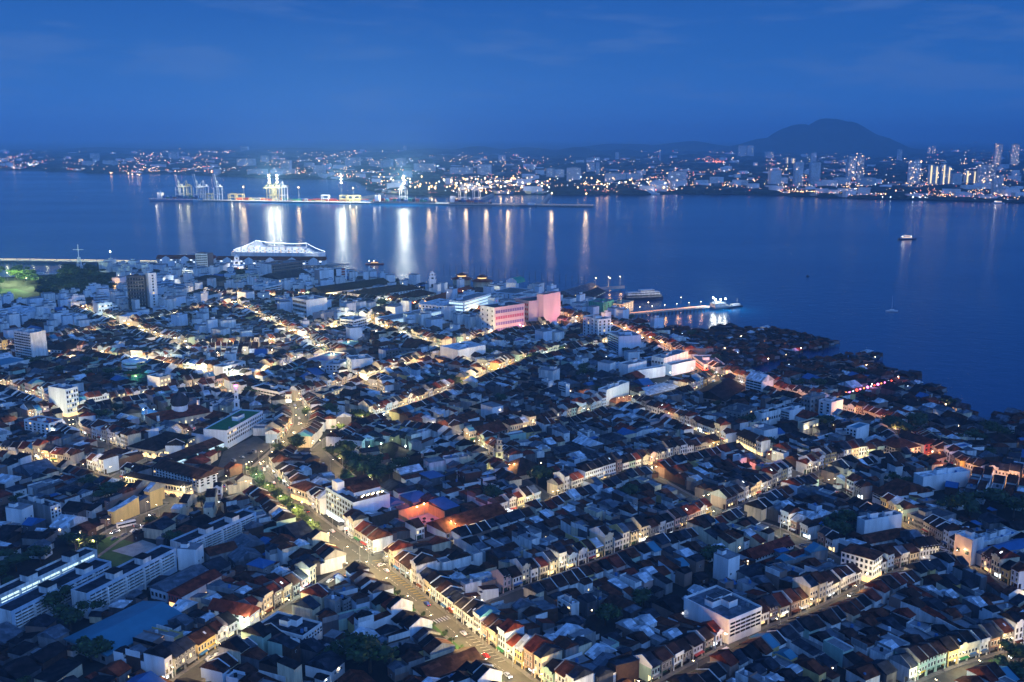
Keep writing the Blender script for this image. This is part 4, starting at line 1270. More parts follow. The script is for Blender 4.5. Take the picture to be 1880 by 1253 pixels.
# red gabled roofs, lift tower and terrace lights on top of the blue hotel
bh = [o for o in COL.objects if o.get('label', '').startswith('pale blue hotel')][0]
bw = [o for o in COL.objects if o.parent == bh and o.name.startswith('wall')][0].data
bdu, bdv, bhh = [max(v.co[i] for v in bw.vertices) for i in range(3)]
for u0, u1, v0, v1, hh_ in ((bdu * .25, bdu - .5, bdv * .30, bdv * .58, 3.0), (bdu * .25, bdu - .5, bdv * .60, bdv * .95, 3.4)):
    q = MB(); q.box(u0, u1, v0, v1, bhh + .005, bhh + hh_, 'wall_bright'); q.build('penthouse', bh)
    q = MB(); gable_roof(q, u0 - .3, u1 + .3, v0, v1, bhh + hh_ + .06, 2.6, 'roof_rust'); q.build('penthouse_roof', bh)
q = MB(); q.box(1.2, 6, bdv * .62, bdv * .82, bhh + .005, bhh + 7, 'wall_bright'); q.build('lift_tower', bh)
for i in range(14):
    q = MB(); q.ball(bdu * .3 + i * bdu * .045, bdv * (.08 + .02 * (i % 3)), bhh + 2.2, .28, 'bulb_warm', 5, 3); q.build('lantern', bh)
# barrel roof
gr = [o for o in COL.objects if o.get('label', '').startswith('pale block with barrel')][0]
q = MB()
prof = [(4 + 9 * (1 - math.cos(t)), 26 + 7 * math.sin(t)) for t in [math.pi * i / 10 for i in range(11)]]
q.prism_u(prof[::-1], 10, 34, 'net_green', cap='wall_paleblue')
q.build('barrel_roof', gr)
# stair towers on the flats
for o in [o for o in COL.objects if o.name.startswith('flats_block')]:
    w = [c for c in o.children if c.name.startswith('wall')] if False else None
for (lab, offs) in (('walk-up flats with brightly', (0.30, 0.72)), ('weathered walk-up', (0.35, 0.72)), ('walk-up flats beside', (0.30, 0.62)), ('walk-up flats reaching', (0.30, 0.66))):
    root = [o for o in COL.objects if o.get('label', '').startswith(lab)][0]
    me = [o for o in COL.objects if o.parent == root and o.name.startswith('wall')][0].data
    du = max(v.co.x for v in me.vertices); dv = max(v.co.y for v in me.vertices); hh = max(v.co.z for v in me.vertices)
    for f in offs:
        q = MB()
        q.box(du * f, du * f + 5.5, 0.4, min(dv - 0.4, 6.5), hh + .004, hh + 3.6, 'wall_white')
        q.box(du * f - .5, du * f + 6, 0, min(dv, 6.9), hh + 3.602, hh + 3.9, 'roof_dark')
        q.build('stair_hut', root)
    n = int(du / 11)
    for i in range(1, n):
        q = MB()
        q.box(du * i / n - 0.3, du * i / n + 0.3, -1.5, -0.005, 0, hh - 0.5, 'wall_white')
        q.build('wall_fin', root)

# ------------------------------------------------------------------ towers, domes, spires
def clock_tower(label, px, by, stages, cat='clock tower', name='clock_tower', keyc='wall_bright', extra=None):
    x, y = P(px, by)
    root = thing(name, label, cat, (x, y, 0), rad(10))
    z = 0
    for i, (w, h) in enumerate(stages):
        q = MB()
        q.box(-w / 2, w / 2, -w / 2, w / 2, z, z + h, keyc)
        q.box(-w / 2 - .4, w / 2 + .4, -w / 2 - .4, w / 2 + .4, z + h + .002, z + h + .5, keyc)
        q.build('stage', root)
        z += h + .5
        q = MB()
        q.box(-w * .2, w * .2, -w / 2 - .15, -w / 2 - .01, z - h * .7, z - h * .25, 'glass_dark')
        q.build('window', root)
    q = MB()
    q.ball(0, 0, z, stages[-1][0] * .45, keyc, 10, 6)
    q.bar((0, 0, z), (0, 0, z + 4), .15, keyc)
    q.build('dome', root)
    claim(x - stages[0][0] / 2 - 1, y - stages[0][0] / 2 - 1, 0, stages[0][0] + 2, stages[0][0] + 2)
    return root


clock_tower('floodlit white clock tower at the edge of the park', 314, 519, [(8, 6), (6.5, 6), (5.2, 5), (4, 4)])
clock_tower('square white clock tower on the customs waterfront', 794, 542, [(10, 22), (8.5, 5), (6, 4)])
clock_tower('white domed tower of the port office before the cruise ship', 436, 497, [(24, 9), (11, 8), (8, 6)])
clock_tower('round-topped pale church tower lit yellow below', 916, 862, [(6.5, 8), (5, 5), (4, 4), (3, 3)], keyc='wall_grey', cat='church tower', name='church_tower')
mn = clock_tower('slim white minaret with glowing violet lantern', 436, 765, [(6.5, 6), (4.2, 7), (3.0, 5), (2.4, 3.5)], cat='minaret', name='minaret')
q = MB(); q.cyl(0, 0, 25.7, 27.0, 1.5, 1.5, 'lit_pink', 10); q.build('lantern', mn)

# mosque with dark dome
mx, my = P(332, 776)
ms = thing('mosque', 'mosque with dark onion dome and wide red roofs', 'mosque', (mx, my, 0), rad(40))
q = MB(); q.box(-24, 22, -14, 14, 0, 8, 'wall_cream'); q.build('wall', ms)
q = MB(); hip_roof(q, -24, 22, -14, 14, 8.2, 4, 'roof_red'); q.build('roof', ms)
q = MB(); q.cyl(0, 0, 9, 15, 6.4, 6.4, 'wall_bright', 12); q.build('drum', ms)
q = MB()
prof = [(6.2, 15.002), (7.0, 17), (7.0, 19), (6.0, 21.5), (4, 23.5), (1.8, 25), (.4, 27), (.1, 29)]
for (r0, z0), (r1, z1) in zip(prof, prof[1:]):
    q.cyl(0, 0, z0, z1, r0, r1, 'roof_slate', 14, cap=False)
q.build('dome', ms)
for sx, sy in ((-23, -13), (21, -13), (21, 13), (-23, 13)):
    q = MB(); q.cyl(sx, sy, 8.2, 13, 1.2, 1.2, 'wall_bright', 8); q.ball(sx, sy, 13.2, 1.3, 'roof_slate', 8, 4); q.build('turret', ms)
for i in range(9):
    link('window', window_data(None, 1.4, 2.4, 'wall_bright', 'lit_yellow'), ms, (-22 + i * 5.2, -14.005, 2.6), 0)
claim(mx, my, rad(40), 30, 16); claim(mx - 26 * math.cos(rad(40)), my - 26 * math.sin(rad(40)), rad(40), 26, 14)

# tiered round building
rx, ry = P(248, 682)
rt = thing('round_building', 'round white tiered building beside the green-lit trees', 'building', (rx, ry, 0), 0)
for i, (r_, z0, z1, k) in enumerate([(12, 0, 4, 'wall_bright'), (11, 4.002, 5.6, 'glass_dark'), (12.5, 5.602, 8, 'wall_bright'), (11, 8.002, 9.4, 'glass_dark'), (12, 9.402, 11, 'wall_bright'), (5, 11.002, 13.5, 'wall_paleblue')]):
    q = MB(); q.cyl(0, 0, z0, z1, r_, r_, k, 20); q.build('tier' if k != 'glass_dark' else 'window_band', rt)
claim(rx - 13, ry - 13, 0, 26, 26)

# signal mast
sx_, sy_ = P(147, 500)
st = thing('signal_mast', 'white lattice signal mast with cross yard above the trees', 'mast', (sx_, sy_, 0), 0)
q = MB()
for s_ in (-1, 1):
    for t_ in (-1, 1):
        q.bar((s_ * 4, t_ * 4, 0), (s_ * 1.5, t_ * 1.5, 26), .45, 'wall_bright')
for z_ in (6, 12, 18, 24):
    w_ = 4 - 2.5 * z_ / 26
    q.box(-w_, w_, -w_, w_, z_, z_ + .8, 'wall_bright')
q.build('tower', st)
q = MB(); q.bar((0, 0, 26), (0, 0, 48), .4, 'wall_bright'); q.build('pole', st)
q = MB(); q.bar((-9, 0, 39), (9, 0, 39), .35, 'wall_bright'); q.build('yard', st)

# pagoda-roofed pavilions on the water
for i, (px_, by_, lab) in enumerate([(848, 520, 'round pavilion with tiered red roof, left of the pair'), (885, 524, 'round pavilion with tiered red roof, right of the pair')]):
    x, y = P(px_, by_)
    t = thing('pavilion', lab, 'pavilion', (x, y, 0), 0, 'tiered pavilions on the waterfront')
    q = MB(); q.cyl(0, 0, -3, 7, 14, 14, 'wall_cream', 12); q.build('wall', t)
    q = MB(); q.cyl(0, 0, 7.002, 11, 18, 7, 'roof_red', 12); q.build('roof', t)
    q = MB(); q.cyl(0, 0, 11.002, 13, 7, 7, 'lit_warm', 12); q.build('lantern', t)
    q = MB(); q.cyl(0, 0, 13.002, 17, 10, 1, 'roof_red', 12); q.build('upper_roof', t)
    claim(x - 18, y - 18, 0, 36, 36)

# orange-lit roofless courtyard
ox_, oy_ = P(775, 958)
ct = thing('sunken_courtyard', 'courtyard glowing orange between dark roofs', 'courtyard', (ox_, oy_, 0), rad(40))
q = MB(); q.box(-11, 11, -8, 9, 0, .3, 'wall_rose'); q.build('floor', ct)
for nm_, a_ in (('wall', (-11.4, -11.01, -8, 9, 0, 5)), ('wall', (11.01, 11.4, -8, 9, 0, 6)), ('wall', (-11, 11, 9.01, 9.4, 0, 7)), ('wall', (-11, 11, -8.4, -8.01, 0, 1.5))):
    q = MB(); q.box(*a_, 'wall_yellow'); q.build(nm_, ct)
for i in range(5):
    q = MB(); q.box(-7 + i * 3, -5.4 + i * 3, -3 + (i % 2) * 4, -1.6 + (i % 2) * 4, .31, 1.2, 'wood_dark'); q.build('table', ct)
cc_, cs_ = math.cos(rad(40)), math.sin(rad(40))
claim(ox_ - 12 * cc_ + 19 * cs_, oy_ - 12 * cs_ - 19 * cc_, rad(40), 24, 29)

# ------------------------------------------------------------------ terraces and infill
TREES = [
    (625, 850, 17, 20, 'leaf_dark', 'dark round tree at the top of the curved lane'), (650, 862, 15, 16, 'leaf_dark', 'dark tree in the middle of the tree clump'),
    (668, 880, 16, 22, 'leaf_dark', 'widest dark tree of the clump above the blue hotel'), (700, 884, 15, 18, 'leaf_dark', 'dark tree at the right end of the clump'),
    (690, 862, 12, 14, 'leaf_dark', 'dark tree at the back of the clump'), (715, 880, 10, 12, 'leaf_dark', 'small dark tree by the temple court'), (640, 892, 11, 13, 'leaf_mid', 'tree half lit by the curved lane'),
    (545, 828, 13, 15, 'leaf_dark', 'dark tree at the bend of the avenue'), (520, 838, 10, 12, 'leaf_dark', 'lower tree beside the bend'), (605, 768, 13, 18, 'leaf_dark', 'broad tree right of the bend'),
    (665, 775, 12, 16, 'leaf_dark', 'dark tree behind the yellow-lit street'), (560, 765, 8, 9, 'leaf_mid', 'small tree in the street bend'), (630, 795, 8, 8, 'leaf_light', 'yellow-lit street tree above the dark clump'),
    (985, 890, 15, 20, 'leaf_dark', 'dark tree below the pyramid-roofed hall'), (1015, 893, 12, 14, 'leaf_dark', 'dark tree right of the other below the hall'), (912, 925, 13, 15, 'leaf_dark', 'dark round tree left of the lit houses'),
    (1075, 695, 13, 16, 'leaf_dark', 'dark round tree in the upper middle blocks'), (980, 665, 12, 20, 'leaf_dark', 'broad dark tree below the pink building'), (1030, 650, 11, 14, 'leaf_dark', 'dark tree right of the broad one'),
    (1300, 695, 10, 13, 'leaf_dark', 'dark tree by the car park'), (1335, 690, 9, 12, 'leaf_dark', 'second dark tree by the car park'), (1515, 790, 14, 17, 'leaf_dark', 'big round dark tree by the cream shop'),
    (1650, 800, 16, 24, 'leaf_dark', 'left half of the dark tree mass at right'), (1690, 792, 15, 20, 'leaf_dark', 'right half of the dark tree mass at right'), (1830, 805, 14, 20, 'leaf_dark', 'dark tree near the right edge'),
    (1790, 815, 12, 16, 'leaf_dark', 'tree behind the blue-roofed white box'), (1530, 990, 13, 16, 'leaf_dark', 'dark tree left of the big white block'), (1545, 970, 12, 14, 'leaf_dark', 'tree behind the long right street'),
    (1780, 950, 15, 20, 'leaf_dark', 'dark tree right of the finned block'), (1815, 935, 14, 18, 'leaf_dark', 'tall dark tree at right beyond the finned block'), (1745, 945, 12, 15, 'leaf_dark', 'dark tree above the finned block'), (1860, 950, 16, 22, 'leaf_dark', 'dark tree mass at the right edge'),
    (1150, 925, 14, 12, 'leaf_dark', 'narrow dark tree in the middle blocks'), (1310, 1040, 13, 15, 'leaf_dark', 'dark tree left of the lower sheds'), (1110, 1150, 13, 14, 'leaf_dark', 'dark tree beside the small lit yard'),
    (1180, 1115, 9, 11, 'leaf_dark', 'dark tree above the small yard'), (680, 1235, 20, 21, 'leaf_dark', 'large dark tree at the bottom beside the court'), (665, 1215, 13, 13, 'leaf_mid', 'tree leaning on the large bottom one'),
    (98, 1130, 16, 17, 'leaf_dark', 'dark tree left of the warehouse'), (130, 1160, 15, 17, 'leaf_dark', 'dark tree between flats and warehouse'), (168, 1215, 12, 15, 'leaf_dark', 'dark tree below the warehouse'),
    (30, 1050, 12, 18, 'leaf_dark', 'dark tree above the upper flats'), (75, 1035, 11, 15, 'leaf_dark', 'tree with yellow lamp above the flats'), (140, 1010, 11, 16, 'leaf_dark', 'dark tree by the flats lawn'), (175, 1012, 10, 14, 'leaf_dark', 'tree at the corner of the lawn'),
    (285, 968, 8, 10, 'leaf_dark', 'small tree by the road at left'), (370, 930, 9, 11, 'leaf_dark', 'street tree at the left junction'), (350, 935, 7, 9, 'leaf_dark', 'lower street tree at the left junction'), (350, 850, 6, 9, 'leaf_mid', 'tree in front of the school wing'), (380, 838, 6, 8, 'leaf_mid', 'second tree in front of the school wing'),
    (405, 835, 7, 9, 'leaf_dark', 'tree in the school yard'), (170, 895, 9, 14, 'leaf_mid', 'tree at the end of the left terraces'), (205, 920, 12, 20, 'leaf_dark', 'broad dark tree on the dark lot'), (190, 775, 12, 17, 'leaf_dark', 'dark tree left of the mosque'), (215, 760, 10, 14, 'leaf_dark', 'tree behind the left hotel row'),
    (245, 695, 9, 16, 'leaf_mid', 'green-lit tree below the round building'), (205, 690, 9, 14, 'leaf_mid', 'tree left of the round building'), (165, 672, 11, 12, 'leaf_dark', 'dark tree on the bright market street'), (62, 672, 11, 16, 'leaf_dark', 'dark tree at the foot of the apartment slab'),
    (415, 630, 11, 13, 'leaf_dark', 'dark round tree among the upper roofs'), (498, 582, 14, 12, 'leaf_dark', 'tall round tree beside the gallery-floored block'), (543, 650, 10, 14, 'leaf_dark', 'dark tree above the white gable'), (705, 565, 12, 24, 'leaf_mid', 'broad green tree in front of the customs office'),
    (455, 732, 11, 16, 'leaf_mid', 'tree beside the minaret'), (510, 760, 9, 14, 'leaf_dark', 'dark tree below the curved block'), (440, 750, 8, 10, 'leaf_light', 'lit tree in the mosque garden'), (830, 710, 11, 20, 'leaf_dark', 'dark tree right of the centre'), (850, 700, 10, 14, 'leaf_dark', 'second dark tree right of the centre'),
    (870, 885, 9, 9, 'leaf_mid', 'small tree by the lit yellow houses'), (1065, 560, 9, 11, 'leaf_dark', 'tree between pink block and ferry shed'), (1135, 600, 10, 13, 'leaf_dark', 'tree at the root of the long jetty'), (1270, 620, 10, 14, 'leaf_dark', 'dark tree on the shore by the village'), (1205, 632, 11, 14, 'leaf_mid', 'tree beside the lit market stalls'),
    (350, 487, 10, 20, 'leaf_dark', 'dark tree under the striped tower'), (440, 508, 12, 24, 'leaf_dark', 'tree before the domed tower'), (410, 510, 11, 20, 'leaf_dark', 'second tree before the domed tower'), (275, 510, 12, 18, 'leaf_dark', 'tree left of the clock tower'),
    (900, 545, 11, 14, 'leaf_mid', 'tree by the lit quay road'), (875, 550, 10, 12, 'leaf_dark', 'tree beside the pavilions'), (1462, 715, 11, 15, 'leaf_dark', 'dark tree inside the stilt village'), (1500, 712, 10, 14, 'leaf_dark', 'second dark tree in the stilt village'),
    (1575, 690, 9, 12, 'leaf_dark', 'tree by the lit temple at the shore'), (1150, 655, 12, 15, 'leaf_dark', 'tree left of the clustered white blocks'), (900, 655, 10, 16, 'leaf_dark', 'dark tree left below the striped building'),
    (960, 668, 9, 10, 'leaf_dark', 'small dark tree in the upper middle'), (1100, 575, 10, 12, 'leaf_dark', 'tree before the netted building'), (1870, 1225, 13, 15, 'leaf_dark', 'dark tree at the bottom right corner'), (1845, 1248, 10, 14, 'leaf_dark', 'tree in front of the corner tree'),
]
for (px, py, hg, wd, k, lab) in TREES:
    if wd >= 12:
        x, y = P(px, py)
        rr_ = wd * .42
        claim(x - rr_, y - rr_, 0, 2 * rr_, 2 * rr_)
STUFF = MB()
merge = Merge(STUFF)
PAL = ['roof_brown', 'roof_dark', 'roof_rust', 'roof_red', 'roof_brown', 'roof_dark', 'roof_slate']
WPAL = ['wall_white'] * 5 + ['wall_cream'] * 5 + ['wall_bright'] * 2 + ['wall_grey', 'wall_grey', 'wall_paleblue', 'wall_blue', 'wall_yellow', 'wall_rose', 'wall_green', 'wall_brown']
cands = []       # (distance, kind, args)
for nm, s in STREETS.items():
    if not s['rows']:
        continue
    pts = smooth(s['pts'], 2)
    L = sum(math.hypot(b[0] - a[0], b[1] - a[1]) for a, b in zip(pts, pts[1:]))
    for side in (1, -1):
        pp = pts if side == 1 else pts[::-1]
        # side 1: houses on the left hand of the heading
        cum = 0.0
        fine = walk(pp, 0.5)
        i, left = 0, 0
        grp = 0
        count = 0
        while i < len(fine) - 14:
            if grp == 0:
                W = R.choice((4.8, 5.2, 5.6, 6.0, 6.6))
                hh = R.choice((7.4, 7.8, 8.2, 8.2, 9.0, 10.6)) if R.random() < .9 else 12.0
                roof = R.choice(PAL); wall = R.choice(WPAL); grp = R.randint(1, 7)
                party = R.choice(('wall_white', 'wall_bright', 'wall_grey', 'wall_grey', 'wall_dark', 'roof_dark', wall))
                Dm = R.choice((28, 32, 36, 40))
            x, y, a = fine[i]
            j = min(len(fine) - 1, i + int(W * 2))
            a = math.atan2(fine[j][1] - y, fine[j][0] - x)
            if side == 1:
                pass
            hw = s['w'] / 2 + 1.9
            # u axis must run so that v points away from the street: left of the heading
            ox, oy = x - math.sin(a) * hw, y + math.cos(a) * hw
            done = False
            for D in (Dm, 30, 25, 20, 16, 12, 9):
                if free(ox, oy, a, W, D):
                    done = True
                    break
            if done:
                cxm, cym = ox + math.cos(a) * W / 2 - math.sin(a) * D / 2, oy + math.sin(a) * W / 2 + math.cos(a) * D / 2
                claim(ox, oy, a, W, D)
                if inview(cxm, cym, 8, 40):
                    rf = roof if R.random() < .8 else R.choice(PAL + ['roof_zinc', 'roof_pale', 'roof_sky'])
                    count += 1
                    cands.append((math.hypot(cxm, cym), (ox, oy, a, W, D, hh + R.uniform(-.15, .15), wall if R.random() < .7 else R.choice(WPAL), rf, party, s['lamp'], nm, side, count, L)))
                i += int(W * 2)
                grp -= 1
            else:
                i += 3
                grp = 0


def ordinal(n):
    return f'{n}' + ('th' if 10 <= n % 100 <= 20 else {1: 'st', 2: 'nd', 3: 'rd'}.get(n % 10, 'th'))


cands.sort(key=lambda c: c[0])
print('shophouses', len(cands))
groups = {}
for k, (d, (ox, oy, a, W, D, hh, wall, rf, party, lampv, nm, side, count, L)) in enumerate(cands):
    facing = (-math.sin(a)) * (ox) + math.cos(a) * (oy) > 0     # the front looks towards the camera
    rnd = random.Random(k * 7 + 3)
    if k < 290:
        sname = STREETS[nm]['desc']
        sp = STREETS[nm]['pts']
        if side == -1:
            sp = sp[::-1]
        hx, hy = sp[-1][0] - sp[0][0], sp[-1][1] - sp[0][1]
        if abs(hy) > abs(hx) * 1.1:
            head = 'left' if hy > 0 else 'right'
            end = 'the bottom' if hy > 0 else 'the top'
        else:
            head = 'far' if hx > 0 else 'near'
            end = 'left' if hx > 0 else 'right'
        lab = f"{ROOFCOL[rf].replace('-roofed', '')} {WALLCOL[wall]} shophouse {ordinal(count)} from {end}, {head} side of {sname}"
        if len(lab.replace('-', ' ').split()) > 16:
            lab = f"{ROOFCOL[rf].split(' ')[0].replace('-roofed', '')} shophouse {ordinal(count)} from {end}, {head} side of {sname}"
        root = thing('shophouse', lab, 'shophouse', (ox, oy, 0), a, 'shophouses lining the streets')
        sink = Parts(root)
    else:
        merge.at(ox, oy, 0, a)
        sink = merge
    shophouse(sink, W, D, hh, wall, rf, party, rnd, lit=min(.9, .45 * lampv + .1), front=facing, back=not facing)
    sink.done()

# infill behind the rows
fill = []
rng = np.random.RandomState(5)
sizes = [(13, 16), (11, 14), (9, 12), (8, 10), (6, 12), (7, 8), (5, 7), (4, 6), (3.4, 4.4)]
segs = np.array([(p0[0], p0[1], p1[0], p1[1], an) for p0, p1, an, _ in RSEG])
for si_, (W0, D0) in enumerate(sizes):
    m = LAND & ~OCC & ~ROAD
    ii = np.argwhere(m)
    tries = min(len(ii), [2600, 2600, 3600, 4500, 5000, 6000, 8000, 9000, 9000][si_])
    pick = ii[rng.choice(len(ii), tries, replace=False)]
    for ix, iy in pick:
        x, y = ix + X0 + 0.5, iy + Y0 + 0.5
        if OCC[ix, iy] or not inview(x, y, 5, 30):
            continue
        t = ((x - segs[:, 0]) * (segs[:, 2] - segs[:, 0]) + (y - segs[:, 1]) * (segs[:, 3] - segs[:, 1])) / ((segs[:, 2] - segs[:, 0]) ** 2 + (segs[:, 3] - segs[:, 1]) ** 2)
        t = np.clip(t, 0, 1)
        dd = np.hypot(x - segs[:, 0] - t * (segs[:, 2] - segs[:, 0]), y - segs[:, 1] - t * (segs[:, 3] - segs[:, 1]))
        a = segs[dd.argmin(), 4] + R.choice((0, 0, math.pi, math.pi, math.pi / 2)) + R.gauss(0, .03)
        W, D = W0 * R.uniform(.85, 1.15), D0 * R.uniform(.85, 1.15)
        # turn so the u,v box is centred on the point
        ox = x - math.cos(a) * W / 2 + math.sin(a) * D / 2
        oy = y - math.sin(a) * W / 2 - math.cos(a) * D / 2
        if free(ox, oy, a, W, D, tol=.05):
            claim(ox, oy, a, W, D)
            fill.append((math.hypot(x, y), ox, oy, a, W, D, x, y))
fill.sort(key=lambda f: f[0])
print('infill', len(fill))
STUFF2 = MB()
merge2 = Merge(STUFF2)
TREESPOTS = []
FR = ['roof_brown', 'roof_dark', 'roof_rust', 'roof_dark', 'roof_slate', 'roof_zinc', 'roof_dark', 'roof_dark', 'roof_brown', 'roof_brown', 'roof_pale', 'roof_red', 'roof_blue', 'roof_slate', 'roof_slate', 'roof_rust', 'roof_zinc']
NEARDESC = sorted(((P(*q), t) for q, t in (
    ((250, 1140), 'big blue warehouse'), ((60, 1120), 'walk-up flats'), ((530, 1165), 'white villa'), ((660, 1010), 'junction'), ((660, 930), 'blue hotel'), ((800, 1120), 'avenue bays'),
    ((820, 1220), 'avenue end'), ((1340, 1120), 'white parking block'), ((1595, 1030), 'art deco corner'), ((1810, 1030), 'blue-roofed hall'), ((1100, 1110), 'concrete box'), ((1000, 1180), 'bottom centre roofs'),
    ((1420, 1010), 'red-roofed sheds'), ((1180, 1220), 'bottom right roofs'), ((1600, 1200), 'lower right lane'), ((1780, 1160), 'bottom right terraces'), ((780, 945), 'orange courtyard'), ((400, 1100), 'brick-red front'),
    ((930, 1010), 'white gallery row'), ((1130, 960), 'middle blocks'), ((1300, 1060), 'middle lane'), ((60, 980), 'stained block'), ((600, 1100), 'long stained block'))), key=lambda t: t[0])
seen_lab = {}
for k, (d, ox, oy, a, W, D, x, y) in enumerate(fill):
    rnd = random.Random(k * 13 + 1)
    area = W * D
    if rnd.random() < 0.06 and area > 25:
        TREESPOTS.append((x, y))
        continue
    if rnd.random() < .06 and area < 60:
        continue
    h = rnd.uniform(2.8, 4.6) if area < 60 else rnd.uniform(4.0, 6.5)
    wall = rnd.choice(['wall_white', 'wall_grey', 'wall_dark', 'wall_cream', 'wall_dark', 'wall_grey', 'wall_brown', 'wall_dark', 'wood_dark', 'wood_dark', 'wall_bright'])
    rf = rnd.choice(FR)
    kind = rnd.choice(('u', 'u', 'u', 'u', 'v', 'hip', 'shed') if area > 60 else ('u', 'v', 'shed', 'shed', 'hip', 'flat'))
    if y > 1080 and x < 200 and area > 60 and rnd.random() < .5:
        h = rnd.uniform(9, 20); kind = 'flat'; wall = rnd.choice(('wall_bright', 'wall_paleblue', 'wall_white'))
    elif area > 70 and rnd.random() < (.03 if y < 700 else .07) and not (x > 250 and y > 850):
        h = rnd.uniform(8, 14); kind = 'flat'; wall = rnd.choice(('wall_bright', 'wall_bright', 'wall_white'))
    if k < 280:
        near = min(NEARDESC, key=lambda t: math.hypot(t[0][0] - x, t[0][1] - y))
        dx, dy = x - near[0][0], y - near[0][1]
        where = ('right of' if dx > 0 else 'left of') if abs(dx) > abs(dy) else ('beyond' if dy > 0 else 'in front of')
        dist = int(math.hypot(dx, dy))
        size = 'small' if area < 30 else ('mid-sized' if area < 75 else 'large')
        lab = f"{size} {ROOFCOL[rf] if kind != 'flat' else 'flat-roofed'} {WALLCOL[wall]} back house {where} the {near[1]}"
        n_ = seen_lab[lab] = seen_lab.get(lab, 0) + 1
        if n_ > 1:
            lab = lab + f", {ordinal(n_)} one out"
        root = thing('back_house', lab, 'house', (ox, oy, 0), a, 'back houses inside the blocks')
        sink = Parts(root)
    else:
        merge2.at(ox, oy, 0, a)
        sink = merge2
    small_house(sink, W, D, h, wall, rf, rnd, kind)
    sink.done()
STUFF.build('distant_shophouses', kind='stuff', label='many more shophouses receding towards the waterfront', group='shophouses lining the streets')
STUFF2.build('distant_back_houses', kind='stuff', label='jumble of back houses and sheds filling the blocks', group='back houses inside the blocks')

# ------------------------------------------------------------------ stilt village along the shore
J1 = poly_mask([P(*q) for q in ((1185, 612), (1240, 604), (1290, 612), (1385, 607), (1420, 607), (1500, 624), (1514, 634), (1465, 648), (1400, 668), (1330, 690), (1240, 660))])
J2 = poly_mask([P(*q) for q in ((1410, 700), (1440, 674), (1560, 655), (1600, 668), (1650, 690), (1700, 716), (1750, 742), (1785, 765), (1700, 800), (1560, 775), (1480, 745))])
J3 = poly_mask([P(*q) for q in ((1825, 768), (1920, 754), (1920, 800), (1835, 790))])
for fa, fb, fw in (((1300, 620), (1340, 604), 12), ((1390, 640), (1425, 612), 10), ((1480, 640), (1528, 630), 9), ((1560, 665), (1600, 652), 9), ((1640, 700), (1680, 690), 8), ((1700, 722), (1728, 716), 6), ((1440, 690), (1470, 664), 8)):
    (xa, ya), (xb, yb) = P(*fa), P(*fb)
    L_ = math.hypot(xb - xa, yb - ya); nx_, ny_ = -(yb - ya) / L_ * fw, (xb - xa) / L_ * fw
    J1 |= poly_mask([(xa + nx_, ya + ny_), (xb + nx_, yb + ny_), (xb - nx_, yb - ny_), (xa - nx_, ya - ny_)])
JM = (J1 | J2 | J3) & ~OCC & ~ROAD
ii = np.argwhere(JM)
jl = []
for _ in range(5200):
    ix, iy = ii[rng.randint(len(ii))]
    if OCC[ix, iy]:
        continue
    x, y = ix + X0 + .5, iy + Y0 + .5
    a = rad(R.choice((40, 130, 220, 310)) + R.gauss(0, 4)) if x > 300 else rad(R.choice((20, 110, 200, 290)) + R.gauss(0, 4))
    W, D = R.uniform(4.5, 9), R.uniform(5, 12)
    ox = x - math.cos(a) * W / 2 + math.sin(a) * D / 2
    oy = y - math.sin(a) * W / 2 - math.cos(a) * D / 2
    if free(ox, oy, a, W, D, tol=.12, land=False):
        claim(ox, oy, a, W, D)
        jl.append((math.hypot(x, y), ox, oy, a, W, D, x, y))
jl.sort(key=lambda t: t[0])
print('stilt houses', len(jl))
SJ = MB()
mj = Merge(SJ)
for k, (d, ox, oy, a, W, D, x, y) in enumerate(jl):
    rnd = random.Random(k + 900)
    over = not LAND[int(x - X0), int(y - Y0)]
    z = 0.0 if not over else 0.6
    wall = rnd.choice(['wood_dark', 'wall_grey', 'wall_brown', 'wall_dark', 'wood_dark'])
    rf = rnd.choice(['roof_rust', 'roof_brown', 'roof_dark', 'roof_dark', 'roof_slate', 'roof_zinc', 'roof_rust'] + (['roof_pale'] if rnd.random() < .3 else []))
    lit = rnd.random() < .2
    mj.at(ox, oy, z, a)
    small_house(mj, W, D, rnd.uniform(2.8, 4.2), wall, rf, rnd, rnd.choice(('u', 'v', 'u', 'shed')))
    if lit:
        SJ.box(W * .3, W * .55, -.5, -.21, .9, 1.7, rnd.choice(('bulb_warm', 'lit_orange', 'lit_white', 'lit_red', 'lit_orange', 'lit_orange')))
    if over:
        SJ.box(-.6, W + .6, -.6, D + .6, -.35, -.004, 'wood_dark')
        for u in (0, W):
            for v in (0, D):
                SJ.box(u - .2, u + .2, v - .2, v + .2, -3.2, -.36, 'wood_dark')
SJ.build('stilt_village', kind='stuff', label='dense dark timber houses on stilts along the shore', group='stilt village')
# walkway with pink and orange lanterns
b = MB()
jw = [P(1552, 735), P(1648, 708)]
wk = thing('lantern_walkway', 'boardwalk strung with pink, white and orange lanterns', 'boardwalk', (0, 0, 0), 0)
b.bar((*jw[0], 5.2), (*jw[1], 5.2), .5, 'wood_dark'); b.build('deck', wk)
for i in range(16):
    t = i / 15
    x, y = jw[0][0] * (1 - t) + jw[1][0] * t, jw[0][1] * (1 - t) + jw[1][1] * t
    q = MB(); q.ball(x, y, 6.4, .75 if i % 3 else 1.3, ('lit_orange', 'lit_pink', 'lit_white', 'lit_red', 'lit_pink')[i % 5], 6, 4); q.build('lantern', wk)

